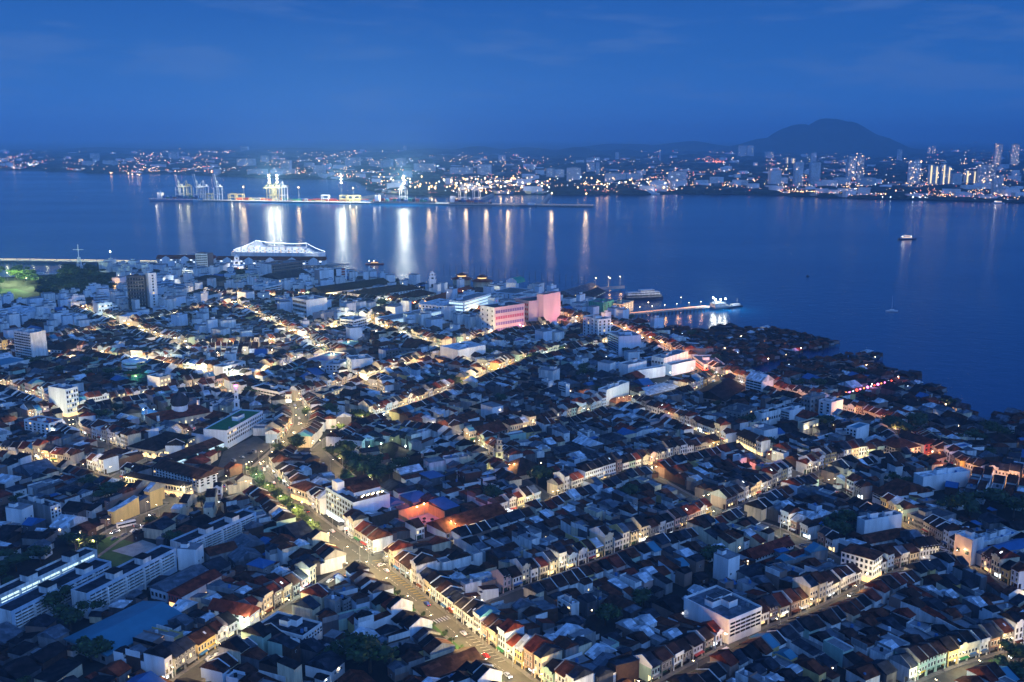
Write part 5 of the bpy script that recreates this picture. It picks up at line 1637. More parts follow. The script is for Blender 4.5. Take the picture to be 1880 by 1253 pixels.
# ------------------------------------------------------------------ trees
def crown_mesh(seed, key, n=420, lobes=7):
    rr = random.Random(seed)
    b = MB()
    L = [(rr.gauss(0, .42), rr.gauss(0, .42), rr.uniform(-.15, .45), rr.uniform(.28, .55)) for _ in range(lobes)]
    L.append((0, 0, 0.05, .62))
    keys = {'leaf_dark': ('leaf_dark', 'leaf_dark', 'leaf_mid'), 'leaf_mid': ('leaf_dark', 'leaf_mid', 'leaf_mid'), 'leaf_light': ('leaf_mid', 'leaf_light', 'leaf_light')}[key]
    for _ in range(n):
        lx, ly, lz, lr = rr.choice(L)
        t, p = rr.uniform(0, 2 * math.pi), math.acos(rr.uniform(-.7, 1))
        r = lr * rr.uniform(.7, 1.08)
        c = Vector((lx + r * math.sin(p) * math.cos(t), ly + r * math.sin(p) * math.sin(t), lz + .8 * r * math.cos(p)))
        s_ = rr.uniform(.05, .13)
        d1 = Vector((rr.gauss(0, 1), rr.gauss(0, 1), rr.gauss(0, .6))).normalized() * s_
        d2 = Vector((rr.gauss(0, 1), rr.gauss(0, 1), rr.gauss(0, .6)))
        d2 = (d2 - d1 * (d2.dot(d1) / d1.length_squared)).normalized() * s_ * .8
        b.quad([tuple(c + d1), tuple(c + d2), tuple(c - d1), tuple(c - d2)], rr.choice(keys))
    for lx, ly, lz, lr in L:
        b.ball(lx, ly, lz, lr * .72, keys[0], 7, 5, .85)
    return b.mesh('crown')


CROWNS = {(k, i): crown_mesh(i * 5 + len(k), k) for k in ('leaf_dark', 'leaf_mid', 'leaf_light') for i in range(3)}
tb = MB()
tb.cyl(0, 0, -.02, .55, .055, .035, 'bark', 7)
for t in range(4):
    a = t * 1.6 + .4
    tb.bar((0, 0, .4), (.3 * math.cos(a), .3 * math.sin(a), .8), .018, 'bark')
TRUNK = tb.mesh('trunk')
TREE_N = [0]


def tree(x, y, hgt, wid, key, label, group='trees among the roofs'):
    root = thing('tree', label, 'tree', (x, y, 0), R.uniform(0, 6.28), group)
    c = link('crown', CROWNS[(key, R.randrange(3))], root, (0, 0, hgt * .58))
    c.scale = (wid * .58, wid * .58, hgt * .5)
    t = link('trunk', TRUNK, root, (0, 0, 0))
    t.scale = (hgt * .8, hgt * .8, hgt * .8)
    return root


for (px, py, hg, wd, k, lab) in TREES:
    x, y = P(px, py)
    tree(x, y, hg, wd, k, lab)
# park at upper left
pk_ = []
for i in range(64):
    px, py = R.uniform(-20, 205), R.uniform(498, 548)
    if px < 60 and py > 528:
        continue
    pk_.append((px, py))
pk_.sort()
nlit = sum(1 for p in pk_ if p[0] < 62)
for i, (px, py) in enumerate(pk_):
    x, y = P(px, py)
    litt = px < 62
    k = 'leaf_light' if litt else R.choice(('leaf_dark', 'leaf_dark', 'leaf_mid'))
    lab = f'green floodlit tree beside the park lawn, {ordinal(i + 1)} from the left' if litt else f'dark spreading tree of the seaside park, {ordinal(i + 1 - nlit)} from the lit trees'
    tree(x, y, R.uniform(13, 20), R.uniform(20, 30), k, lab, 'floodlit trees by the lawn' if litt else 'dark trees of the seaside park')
# trees in back yards
for i, (x, y) in enumerate(TREESPOTS[:170]):
    near = min(NEARDESC, key=lambda t: math.hypot(t[0][0] - x, t[0][1] - y))
    dx, dy = x - near[0][0], y - near[0][1]
    where = ('right of' if dx > 0 else 'left of') if abs(dx) > abs(dy) else ('beyond' if dy > 0 else 'in front of')
    lab = f"dark back-yard tree {where} the {near[1]}"
    n_ = seen_lab[lab] = seen_lab.get(lab, 0) + 1
    tree(x, y, R.uniform(6, 11), R.uniform(7, 13), 'leaf_dark', lab + (f", {ordinal(n_)} one out" if n_ > 1 else ''), 'back yard trees')
# planted median of the avenue: bushy upper stretch, clipped young trees lower down
for mt_, (x, y, a) in enumerate(walk(AV, 5.5)):
    q = proj(x, y)
    if y > 690 or 985 < q[1] < 1080 or not inview(x, y):
        continue
    ox, oy = -math.sin(a) * 3.0, math.cos(a) * 3.0
    if q[1] < 985:
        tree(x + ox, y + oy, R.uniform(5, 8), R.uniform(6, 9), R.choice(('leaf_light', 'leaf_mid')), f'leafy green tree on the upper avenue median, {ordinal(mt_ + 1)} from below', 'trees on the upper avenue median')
    elif R.random() < .75:
        tree(x + ox, y + oy, R.uniform(2.2, 4.2), R.uniform(2, 3), 'leaf_mid', f'small clipped tree on the lower avenue median, {ordinal(mt_ + 1)} from below', 'clipped trees on the lower avenue median')

# ------------------------------------------------------------------ street lamps
lb = MB()
lb.cyl(0, 0, 0, 8.6, .11, .07, 'steel', 6)
lb.bar((0, 0, 8.5), (0, 2.0, 8.9), .05, 'steel')
LPOLE = lb.mesh('pole')
lb = MB()
lb.box(-.16, .16, 1.7, 2.6, 8.82, 8.98, 'steel_dark')
LHEAD = lb.mesh('lamp_head')
lb = MB()
lb.box(-.2, .2, 1.75, 2.55, 8.70, 8.815, 'bulb_warm')
LBULB = {0: lb.mesh('bulb')}
lb = MB()
lb.box(-.2, .2, 1.75, 2.55, 8.70, 8.815, 'lit_orange')
LBULB[1] = lb.mesh('bulb')
LDATA = {}


def lamp_data(power, col, r=.35):
    key = (round(power), col)
    if key not in LDATA:
        l = bpy.data.lights.new('lamp_light', 'POINT')
        l.energy = power
        l.color = col
        l.shadow_soft_size = r
        l.use_shadow = True
        LDATA[key] = l
    return LDATA[key]


LPOW = 9500.0
LAMPS = []
nl = 0
seen_l = {}
for nm, s in STREETS.items():
    k = 0
    for side in (1, -1):
        for x, y, a in walk(smooth(s['pts'], 2), 30.0 if s['lamp'] < 1 else 24.0):
            if side == -1:
                a += math.pi
            k += 1
            if s['w'] < 12 and (k + (side == 1)) % 2:
                continue
            off = s['w'] / 2 - .4
            lx, ly = x - math.sin(a) * off, y + math.cos(a) * off
            if not inview(lx, ly, 5, 80) or not (LAND[int(np.clip(lx - X0, 0, NX - 1)), int(np.clip(ly - Y0, 0, NY - 1))]):
                continue
            q = proj(lx, ly)
            LAMPS.append((math.hypot(lx, ly), lx, ly, a + math.pi, nm))
FARL = MB()
far_lights = []
ln_ = {}
LAMPS.sort()
for d, lx, ly, a, nm in LAMPS:
    s = STREETS[nm]
    nl += 1
    rq = R.random()
    col = (1.0, .46, .15) if s['warm'] else ((1.0, .70, .28) if rq < .65 else ((1.0, .84, .44) if rq < .85 else (.85, 1.0, .75)))
    ld_ = lamp_data(LPOW * s['lamp'] * R.choice((.55, .9, 1.1, 1.5)) * (1.0 if ly < 900 else 1.6), col)
    if nl <= 285:
        ln_[nm] = ln_.get(nm, 0) + 1
        root = thing('street_lamp', f"slim street lamp on {s['desc']}, {ordinal(ln_[nm])} nearest", 'street lamp', (lx, ly, 0), a, 'street lamps along the streets')
        link('pole', LPOLE, root)
        hd_ = link('lamp_head', LHEAD, root)
        link('bulb', LBULB[s['warm']], hd_)
        link('lamp_light', ld_, root, (0, 2.2, 8.2))
    else:
        FARL.frame(lx, ly, 0, a)
        FARL.cyl(0, 0, 0, 8.6, .11, .07, 'steel', 5)
        FARL.box(-.2, .2, .2, 2.6, 8.72, 8.95, 'bulb_warm')
        far_lights.append((ld_, (lx - math.sin(a) * 2.2, ly + math.cos(a) * 2.2, 8.2)))
fo_ = FARL.build('distant_street_lamps', kind='stuff', label='street lamps of the far streets near the waterfront', group='street lamps along the streets')
for ld_, loc in far_lights:
    link('lamp_light', ld_, fo_, loc)
print('lamps', nl)
# shop and yard lights that colour single corners in the photograph
for px, py, z, pw, col, lab in [
    (779, 946, 5, 12000, (1, .16, .03), 'orange floodlight over the sunken courtyard'), (766, 952, 5, 8000, (1, .14, .03), 'orange floodlight at the left of the courtyard'),
    (1330, 1195, 6, 4000, (1, .35, .12), 'warm light over the red lantern yard'), (1130, 1122, 3, 900, (1, .4, .15), 'small warm light in a dark yard'),
    (635, 990, 4, 4000, (1, .95, .85), 'white light at the foot of the blue hotel'), (555, 940, 4, 5000, (1, .7, .35), 'warm light at the foot of the corner mansion'),
    (330, 512, 8, 16000, (.9, 1, .9), 'floodlight beside the clock tower'), (318, 525, 4, 14000, (.95, 1, .9), 'floodlight below the clock tower'), (15, 520, 14, 420000, (.75, 1, .45), 'tall park floodlight at the left edge'), (50, 528, 12, 260000, (.7, 1, .45), 'park floodlight beside the lawn'),
    (117, 545, 6, 50000, (.8, 1, .5), 'park lamp before the dark trees'), (418, 490, 8, 20000, (.95, 1, .9), 'floodlight beside the domed port office'), (440, 500, 5, 20000, (1, .95, .85), 'floodlight before the domed port office'),
    (265, 775, 8, 12000, (.8, 1, .9), 'white floodlight left of the mosque'), (345, 765, 6, 7000, (1, .5, .2), 'orange light on the mosque roof'), (250, 705, 5, 9000, (.1, 1, .4), 'green light below the round building'), (100, 808, 5, 7000, (.8, 1, .9), 'white light at the foot of the left hotel'),
    (700, 835, 6, 5000, (.4, 1, .7), 'green light in the temple court'), (745, 840, 6, 6000, (.6, 1, .8), 'pale green light in the temple court'), (705, 775, 4, 7000, (.9, 1, .7), 'white light under the street trees'),
    (915, 868, 5, 3000, (.9, 1, .35), 'yellow-green floodlight at the church'), (895, 880, 4, 4000, (.9, 1, .35), 'yellow-green floodlight before the church'), (955, 610, 6, 12000, (1, .25, .35), 'pink light below the striped building'),
    (1000, 612, 5, 14000, (1, .25, .45), 'pink light below the pink wall'), (1030, 600, 5, 9000, (1, .25, .45), 'pink light right of the pink wall'), (1375, 870, 4, 6000, (1, .25, .12), 'red light on the market corner'), (1290, 825, 4, 2500, (1, .5, .2), 'warm light in the middle blocks'),
    (1305, 680, 6, 9000, (1, .3, .1), 'orange light at the village road'), (1210, 640, 6, 12000, (1, .35, .12), 'orange light over the hawker stalls'), (1160, 630, 6, 9000, (.9, 1, .7), 'pale light over the hawker stalls'), (1230, 700, 6, 9000, (.7, .95, 1), 'cool light over the car park'), (1270, 692, 6, 9000, (.8, 1, 1), 'cool light at the right of the car park'),
    (1710, 850, 6, 8000, (1, .5, .25), 'warm light beside the red building'), (1480, 800, 4, 6000, (1, .9, .6), 'bright light on the cream shop'), (1590, 682, 4, 9000, (1, .7, .35), 'warm light at the shore temple'), (1648, 708, 6, 2500, (1, .4, .5), 'lantern light at the end of the boardwalk'), (1600, 722, 6, 2500, (1, .3, .6), 'lantern light halfway along the boardwalk'),
    (1470, 650, 4, 4000, (1, .12, .05), 'red light on the last stilt houses'), (1410, 670, 4, 3000, (1, .2, .08), 'red light inside the stilt village'), (1330, 650, 4, 3500, (1, .4, .12), 'orange light inside the stilt village'), (1735, 756, 4, 3500, (1, .45, .15), 'orange light at the end of the stilt village'),
    (415, 1180, 4, 6000, (1, .75, .6), 'warm shop light at the lower left terraces'), (350, 1210, 4, 6000, (1, .75, .6), 'warm shop light along the lower left terraces'), (490, 1180, 4, 3500, (.8, .5, 1), 'violet light on the white villa'), (1590, 1075, 4, 3500, (1, .8, .5), 'shop light at the art deco corner'), (1360, 920, 4, 4500, (1, .85, .4), 'yellow light on the arcaded street'),
    (560, 672, 4, 3500, (.05, .1, 1), 'blue lamp on the blue roofed block'), (215, 535, 6, 20000, (1, .5, .12), 'orange light inside the glass tower'), (640, 640, 5, 14000, (1, .85, .5), 'bright light at the white tower corner'), (690, 620, 5, 16000, (1, .9, .7), 'white light on the bright cross street'), (600, 645, 5, 9000, (1, .75, .3), 'yellow light on the yellow facade row'),
    (400, 660, 5, 16000, (1, .9, .6), 'bright light in the market street'), (450, 655, 5, 18000, (1, .9, .6), 'brightest light in the market street'), (380, 690, 5, 14000, (1, .95, .6), 'bright light left of the market'), (430, 690, 5, 14000, (1, .9, .5), 'bright light below the market'), (500, 655, 5, 14000, (1, .8, .45), 'light before the white gable'),
    (130, 668, 5, 9000, (1, .7, .35), 'warm light beside the apartment slab'), (15, 640, 5, 9000, (1, .6, .3), 'warm light at the left edge'), (900, 700, 4, 12000, (1, .75, .35), 'warm light on the middle corner'), (1080, 735, 5, 6000, (1, .9, .5), 'light by the narrow white block'), (850, 545, 6, 16000, (1, .9, .6), 'light on the quay by the pavilions'), (905, 545, 7, 20000, (1, .9, .55), 'bright light on the quay road'),
    (1250, 560, 8, 9000, (1, .35, .12), 'orange light over the long jetty'), (1190, 568, 7, 9000, (1, .35, .12), 'orange light near the root of the jetty'), (1135, 578, 7, 9000, (1, .4, .15), 'orange light where the jetty starts'), (1120, 522, 7, 9000, (1, .6, .25), 'warm light on the ferry ramp'),
]:
    x, y = P(px, py)
    rt_ = thing('floodlight', lab, 'light', (x, y, 0), 0, 'coloured lights among the roofs')
    q = MB(); q.cyl(0, 0, 0, z + 2, .12, .1, 'steel', 6); q.build('pole', rt_)
    warm = 'bulb_warm' if col[2] < .7 else 'bulb_white'
    q = MB(); q.ball(0, 0, z + 2.4, .4, warm, 6, 4); q.build('bulb', rt_)
    l = link('lamp_light', lamp_data(pw, col, .45), rt_, (0, 0, z + 3.0))

# ------------------------------------------------------------------ vehicles
def car_parts(kind, key):
    L, W_, H1, H2 = {'hatchback': (3.9, 1.7, .85, 1.48), 'saloon': (4.5, 1.75, .82, 1.42), 'van': (4.7, 1.85, 1.0, 1.95)}[kind]
    b = MB()
    hl, hw = L / 2, W_ / 2
    b.prism_v([(-hl, .28), (hl, .28), (hl, H1 * .75), (hl * .93, H1), (-hl * .97, H1), (-hl, H1 * .8)], -hw, hw, key)
    if kind == 'van':
        top = [(-hl * .94, H1 + .003), (hl * .74, H1 + .003), (hl * .5, H2), (-hl * .9, H2)]
    elif kind == 'hatchback':
        top = [(-hl * .93, H1 + .003), (hl * .55, H1 + .003), (hl * .2, H2), (-hl * .72, H2)]
    else:
        top = [(-hl * .68, H1 + .003), (hl * .5, H1 + .003), (hl * .18, H2), (-hl * .42, H2)]
    b.prism_v(top, -hw * .86, hw * .86, key)
    body = b.mesh('body')
    g_ = MB()
    f = lambda t: [(p[0] * .9 + (0.02), H1 + .08 + (p[1] - H1) * .82) for p in top]
    pr = f(0)
    g_.prism_v(pr, -hw * .875, hw * .875, 'glass_dark')
    (x3, z3), (x2, z2) = top[1], top[2]
    g_.quad([(x3 + .01, -hw * .75, H1 + .06), (x3 + .01, hw * .75, H1 + .06), (x2 + .05, hw * .72, H2 - .08), (x2 + .05, -hw * .72, H2 - .08)], 'glass_dark')
    glass = g_.mesh('windows')
    return body, glass, hl, hw


wmesh = MB()
wmesh.prism_v([(.31 * math.cos(t), .31 + .31 * math.sin(t)) for t in [2 * math.pi * i / 10 for i in range(10)]][::-1], -.11, .11, 'rubber')
WHEEL = wmesh.mesh('wheel')
hm = MB(); hm.box(0, .05, -.2, .2, 0, .2, 'bulb_white'); HEADL = hm.mesh('headlight')
tm = MB(); tm.box(-.05, 0, -.2, .2, 0, .18, 'lit_red'); TAILL = tm.mesh('tail_light')
CARS = {}
CN = {'car_white': 'white', 'car_silver': 'silver', 'car_black': 'black', 'car_red': 'red', 'car_blue': 'blue'}


def car(x, y, a, where, kind=None, key=None, lights=False):
    kind = kind or R.choice(('hatchback', 'saloon', 'saloon', 'van'))
    key = key or R.choice(('car_white', 'car_white', 'car_white', 'car_silver', 'car_black', 'car_silver', 'car_blue'))
    if (kind, key) not in CARS:
        CARS[(kind, key)] = car_parts(kind, key)
    body, glass, hl, hw = CARS[(kind, key)]
    root = thing('car' if kind != 'van' else 'van', f"{CN[key]} {kind} {where}", 'car' if kind != 'van' else 'van', (x, y, .30), a, 'cars parked and driving in the streets')
    link('body', body, root); link('windows', glass, root)
    if y < 720:
        for sx in (-1, 1):
            for sy in (-1, 1):
                link('wheel', WHEEL, root, (sx * hl * .62, sy * (hw - .06), 0))
        for sy in (-1, 1):
            if lights:
                link('headlight', HEADL, root, (hl, sy * hw * .7, .5))
                link('tail_light', TAILL, root, (-hl, sy * hw * .7, .55))


def park_line(p0, p1, n, where, across=None, miss=.15):
    (xa, ya), (xb, yb) = P(*p0), P(*p1)
    a = math.atan2(yb - ya, xb - xa)
    m = 0
    for i in range(n):
        if R.random() < miss:
            continue
        m += 1
        t = (i + .5) / n
        car(xa + (xb - xa) * t + R.uniform(-.2, .2), ya + (yb - ya) * t + R.uniform(-.2, .2), a + (across or 0) + R.gauss(0, .02), f"parked {where}, {ordinal(m)} from its {'left' if p0[0] < p1[0] else 'right'}")


park_line((640, 985), (690, 1018), 5, 'above the junction on the avenue')
park_line((735, 1050), (775, 1078), 4, 'just below the junction on the avenue')
park_line((868, 1160), (960, 1222), 7, 'on the right side of the lower avenue')
park_line((942, 1198), (1010, 1245), 5, 'by the arcades at the bottom of the avenue')
park_line((600, 1073), (640, 1050), 3, 'below the curved corner of the cross street')
park_line((642, 1058), (668, 1040), 6, 'beside the curved corner', across=math.pi / 2)
park_line((380, 1215), (465, 1172), 7, 'along the pink-lit terraces')
park_line((395, 1222), (440, 1198), 4, 'across from the pink-lit terraces')
park_line((500, 905), (560, 945), 7, 'beside the corner mansion', across=.6)
park_line((495, 912), (530, 935), 4, 'in front of the corner mansion')
park_line((1440, 985), (1530, 1035), 9, 'on the arcaded street at right', across=.9)
park_line((1690, 985), (1745, 1020), 6, 'on the long right street', across=.6)
park_line((1770, 1045), (1830, 1085), 7, 'at the lower end of the long right street')
park_line((1590, 1080), (1650, 1062), 4, 'below the art deco corner')
park_line((250, 900), (340, 918), 6, 'before the long cream corner row')
park_line((560, 800), (520, 838), 6, 'along the bend')
park_line((470, 880), (500, 850), 5, 'at the top of the avenue', across=.3)
park_line((1370, 1192), (1420, 1170), 3, 'below the white parking block')
park_line((1200, 708), (1300, 690), 14, 'in the white-lit car park', across=1.2)
park_line((1195, 716), (1290, 700), 12, 'in the front row of the car park', across=1.2)
park_line((1010, 868), (1060, 895), 6, 'in the small yard by the church', across=.5)
park_line((1100, 1010), (1170, 985), 5, 'on the cross street right of the junction')
park_line((960, 1085), (1040, 1058), 6, 'on the middle cross street')
park_line((200, 995), (290, 960), 5, 'on the road by the flats')
park_line((425, 850), (470, 830), 6, 'in the school yard', across=1.4)
park_line((640, 1180), (655, 1195), 2, 'in the court beside the bottom tree')
for (px, py, a, w, kk, ky) in [(775, 1083, 125, 'driving up towards the junction with lights on', 'saloon', 'car_white'), (900, 1226, 305, 'driving down the lower avenue with red tail lights', 'saloon', 'car_black'), (932, 1243, 305, 'braking at the bottom of the avenue', 'saloon', 'car_white'), (892, 1207, 125, 'with red lights by the white gable', 'saloon', 'car_red'),
                               (595, 988, 125, 'driving on the upper avenue', 'saloon', 'car_black'), (482, 950, 20, 'turning in the side lot at left', 'saloon', 'car_white'), (212, 978, 30, 'waiting by the flats road', 'saloon', 'car_white'), (252, 968, 30, 'driving on the flats road', 'hatchback', 'car_silver'), (480, 890, 60, 'crossing at the top of the avenue', 'saloon', 'car_silver'),
                               (1605, 1062, 30, 'crossing at the art deco corner', 'saloon', 'car_white'), (700, 1040, 40, 'crossing the big junction', 'hatchback', 'car_white')]:
    x, y = P(px, py)
    car(x, y, rad(a), w, kk, ky, True)
mv = 0
for nm in ('avenue', 'avenue_bend', 'cross_low', 'cross_high', 'chapel', 'school', 'flats_road', 'yellow', 'middle_lane', 'long_right', 'lower_lane', 'shore_road', 'crescent', 'market', 'corner_lane'):
    s = STREETS[nm]
    m = 0
    step = {'avenue': 17, 'avenue_bend': 14, 'shore_road': 22, 'crescent': 16, 'market': 18}.get(nm, 30)
    for x, y, a in walk(smooth(s['pts'], 2), step):
        if not inview(x, y, 1, -10) or R.random() < .35 or not LAND[int(np.clip(x - X0, 0, NX - 1)), int(np.clip(y - Y0, 0, NY - 1))]:
            continue
        up = R.random() < .5
        off = (-5.6 if up else 5.4) if nm == 'avenue' else (-1.9 if up else 1.9)
        jx = R.uniform(-4, 4)
        m += 1
        car(x + math.cos(a) * jx - math.sin(a) * off, y + math.sin(a) * jx + math.cos(a) * off, a + (0 if up else math.pi) + R.gauss(0, .03), f"moving on {s['desc']}, {ordinal(m)} from {'bottom' if nm in ('avenue', 'avenue_bend', 'yellow') else 'left'}", None, None, True)
# white coach on the road beside the flats
x, y = P(232, 968)
ch = thing('coach', 'white single-deck coach on the road beside the flats', 'bus', (x, y, .3), rad(38))
q = MB(); q.box(-5.5, 5.5, -1.25, 1.25, .4, 3.2, 'car_white'); q.build('body', ch)
q = MB(); q.box(-5.2, 5.55, -1.28, 1.28, 1.6, 2.6, 'glass_dark'); q.build('windows', ch)
for sx in (-3.6, 3.4):
    for sy in (-1.2, 1.2):
        o = link('wheel', WHEEL, ch, (sx, sy, 0)); o.scale = (1.5, 1.2, 1.5)

# ------------------------------------------------------------------ pier, jetties, cruise ship, small boats
qa, qb = P(-60, 480), P(640, 489)
dq = Vector((qb[0] - qa[0], qb[1] - qa[1])); Lq = dq.length; aq = math.atan2(dq.y, dq.x)
pier = thing('cruise_pier', 'long flat concrete pier on dark piles across the upper left', 'pier', (qa[0], qa[1], 0), aq)
q = MB(); q.box(0, Lq, -9, 9, 2.2, 3.6, 'concrete'); q.build('deck', pier)
q = MB()
for i in range(int(Lq / 7)):
    for v in (-8, 0, 8):
        q.box(i * 7 + .5, i * 7 + 1.6, v - .5, v + .5, -4, 2.198, 'steel_dark', bottom=False)
q.build('piles', pier, kind='stuff')
for i in range(int(Lq * .56 / 26)):
    q = MB(); q.cyl(i * 26 + 4, -8, 3.601, 6.2, .12, .12, 'steel', 5); q.box(i * 26 + 1, i * 26 + 25, -8.3, -7.6, 6.2, 6.7, 'lit_yellow'); q.build('strip_light', pier)
    link('lamp_light', lamp_data(22000, (.95, 1, .62), .5), pier, (i * 26 + 5, -6, 8))
x, y = P(204, 486)
fl = thing('pier_mast_light', 'tall mast light standing on the long pier', 'light', (x, y, 3.6))
q = MB(); q.cyl(0, 0, 0, 19, .3, .2, 'steel', 6); q.build('pole', fl)
q = MB(); q.ball(0, 0, 20, 1.2, 'bulb_white', 8, 5); q.build('bulb', fl)
link('lamp_light', lamp_data(50000, (1, .95, .85), .8), fl, (0, 0, 21.6))

# terminal with a row of red gabled roofs
for (pa, pb, lab, n) in (((288, 484), (392, 484), 'white pier terminal with red gabled roofs, left of the striped tower', 3), ((398, 486), (596, 487), 'white pier terminal with red gabled roofs in front of the cruise ship', 5)):
    a_, b_ = P(*pa, 3.6), P(*pb, 3.6)
    d_ = Vector((b_[0] - a_[0], b_[1] - a_[1]))
    t = thing('pier_terminal', lab, 'terminal', (a_[0], a_[1] - 0, 3.6), math.atan2(d_.y, d_.x))
    L_ = d_.length
    q = MB(); q.box(0, L_, 0, 18, .005, 9, 'wall_bright'); q.build('wall', t)
    q = MB(); gable_roof(q, -1, L_ + 1, 0, 18, 9.1, 5, 'roof_red', over=1.5); q.build('roof', t)
    for i in range(n):
        u = L_ * (i + .5) / n
        q = MB(); q.box(u - 7, u + 7, -3, -.01, .005, 9.5, 'wall_bright'); q.prism_v([(u - 7, 9.51), (u + 7, 9.51), (u, 13.5)], -3, 0, 'wall_bright'); q.build('gable_bay', t)
    for j in (1.5, 5.2):
        q = MB()
        for i in range(int(L_ / 6)):
            q.box(i * 6 + 1, i * 6 + 4.6, -.2, -.011, j, j + 1.8, 'lit_white' if (i * 7 + int(j)) % 3 == 0 else 'glass_dark')
        q.build('window_band', t)

# cruise ship
ca, cb = P(426, 472.5, 0), P(596, 475, 0)
dc = Vector((cb[0] - ca[0], cb[1] - ca[1])); Lc = dc.length
ship = thing('cruise_ship', 'cruise ship outlined with strings of white lights', 'cruise ship', (ca[0], ca[1] + 10, -2), math.atan2(dc.y, dc.x))
q = MB()
sec = [(0, 11), (Lc * .12, 13), (Lc * .8, 13), (Lc * .93, 7), (Lc, .5)]
for (u0, w0), (u1, w1) in zip(sec, sec[1:]):
    p = [(u0, -w0 * .8, 0), (u1, -w1 * .8, 0), (u1, w1 * .8, 0), (u0, w0 * .8, 0), (u0, -w0, 15), (u1, -w1, 16 if u1 > Lc * .9 else 15), (u1, w1, 16 if u1 > Lc * .9 else 15), (u0, w0, 15)]
    q.add(p, [(0, 1, 5, 4), (2, 3, 7, 6), (4, 5, 6, 7), (3, 0, 4, 7), (3, 2, 1, 0)], 'wall_bright')
q.build('hull', ship)
for i, (u0, u1, z) in enumerate([(.02, .86, 15.2), (.03, .84, 18.4), (.05, .82, 21.6), (.10, .78, 24.8), (.16, .34, 28)]):
    q = MB(); q.box(Lc * u0, Lc * u1, -12 + i, 12 - i, z, z + 3.0, 'wall_bright'); q.build('deck', ship)
    q = MB()
    for k in range(int(Lc * (u1 - u0) / 3.2)):
        if (k * 5 + i * 3) % 4 != 1:
            q.box(Lc * u0 + k * 3.2 + .6, Lc * u0 + k * 3.2 + 2.6, -12.2 + i, -12.02 + i, z + .8, z + 2.2, 'lit_warm' if (k + i) % 5 == 0 else 'lit_white')
    q.build('cabin_windows', ship, kind='stuff')
q = MB(); q.prism_v([(Lc * .20, 31), (Lc * .33, 31), (Lc * .29, 42), (Lc * .25, 42)], -5, 5, 'wall_bright'); q.build('funnel', ship)
q = MB(); q.bar((Lc * .80, 0, 27), (Lc * .80, 0, 39), .8, 'wall_bright'); q.build('mast', ship)
q = MB()
ln = [(0, 19), (Lc * .26, 43), (Lc * .53, 38), (Lc * .80, 38), (Lc * 1.0, 18)]
for (u0, z0), (u1, z1) in zip(ln, ln[1:]):
    n = int(abs(u1 - u0) / 2.4)
    for k in range(n):
        t = (k + .5) / n
        sag = -2.2 * 4 * t * (1 - t)
        q.ball(u0 + (u1 - u0) * t, 0, z0 + (z1 - z0) * t + sag, .5, 'bulb_far_white', 5, 3)
q.build('light_string', ship, kind='stuff')
ship.scale = (1, 1, .8)
for u in (.1, .3, .5, .7, .88):
    link('lamp_light', lamp_data(11000, (.95, 1, .95), .8), ship, (Lc * u, -15, 33 if u < .8 else 24))

# long orange-lit jetty
ja, jb = P(1118, 583), P(1300, 566)
dj = Vector((jb[0] - ja[0], jb[1] - ja[1])); Lj = dj.length
jt = thing('long_jetty', 'long straight jetty lit orange, running out to a bright landing', 'jetty', (ja[0], ja[1], 0), math.atan2(dj.y, dj.x))
q = MB(); q.box(0, Lj, -4, 4, 1.4, 2.2, 'wall_cream'); q.build('deck', jt)
q = MB()
for i in range(int(Lj / 6)):
    q.box(i * 6 + .4, i * 6 + 1.2, -3.6, -2.8, -4, 1.398, 'steel_dark', bottom=False); q.box(i * 6 + .4, i * 6 + 1.2, 2.8, 3.6, -4, 1.398, 'steel_dark', bottom=False)
q.build('piles', jt, kind='stuff')
q = MB(); q.box(0, Lj, -4.1, -3.95, 2.201, 3.2, 'wall_rose'); q.build('railing', jt)
q = MB(); q.box(0, Lj, 3.95, 4.1, 2.201, 3.2, 'wall_rose'); q.build('railing', jt)
for i in range(8):
    u = Lj * (i + .5) / 8
    q = MB(); q.cyl(u, 3.4, 2.2, 9, .12, .1, 'steel', 5); q.ball(u, 3.4, 9.2, .35, 'bulb_white' if i % 2 else 'bulb_warm', 6, 4); q.build('lamp_post', jt)
    link('lamp_light', lamp_data(9000, (1, .48, .12), .5), jt, (u, 0, 7))
x, y = P(1306, 566)
ld = thing('jetty_landing', 'landing stage with glaring white floodlights at the jetty head', 'landing stage', (x, y, 0), math.atan2(dj.y, dj.x))
q = MB(); q.box(0, 30, -9, 9, .6, 2.4, 'concrete'); q.build('deck', ld)
q = MB(); q.box(2, 20, -6, 6, 2.41, 6, 'wall_white'); q.build('cabin', ld)
q = MB(); hip_roof(q, 2, 20, -6, 6, 6.3, 2.5, 'roof_zinc'); q.build('roof', ld)
for i, (u, v) in enumerate(((1, -7), (9, -8), (9, 8), (18, -7))):
    q = MB(); q.cyl(u, v, 2.4, 12, .2, .15, 'steel', 6); q.ball(u, v, 12.6, 1.0, 'flood', 8, 5); q.build('floodlight', ld)
    link('lamp_light', lamp_data(60000, (.92, 1, .9), .8), ld, (u, v, 14.4))
q = MB(); q.box(30.01, 52, -3, 3, -1.6, .4, 'hull_navy'); q.box(34, 48, -2.6, 2.6, .41, 3, 'wall_white'); q.bar((44, 0, 3), (44, 0, 10), .2, 'steel'); q.build('pontoon', ld)

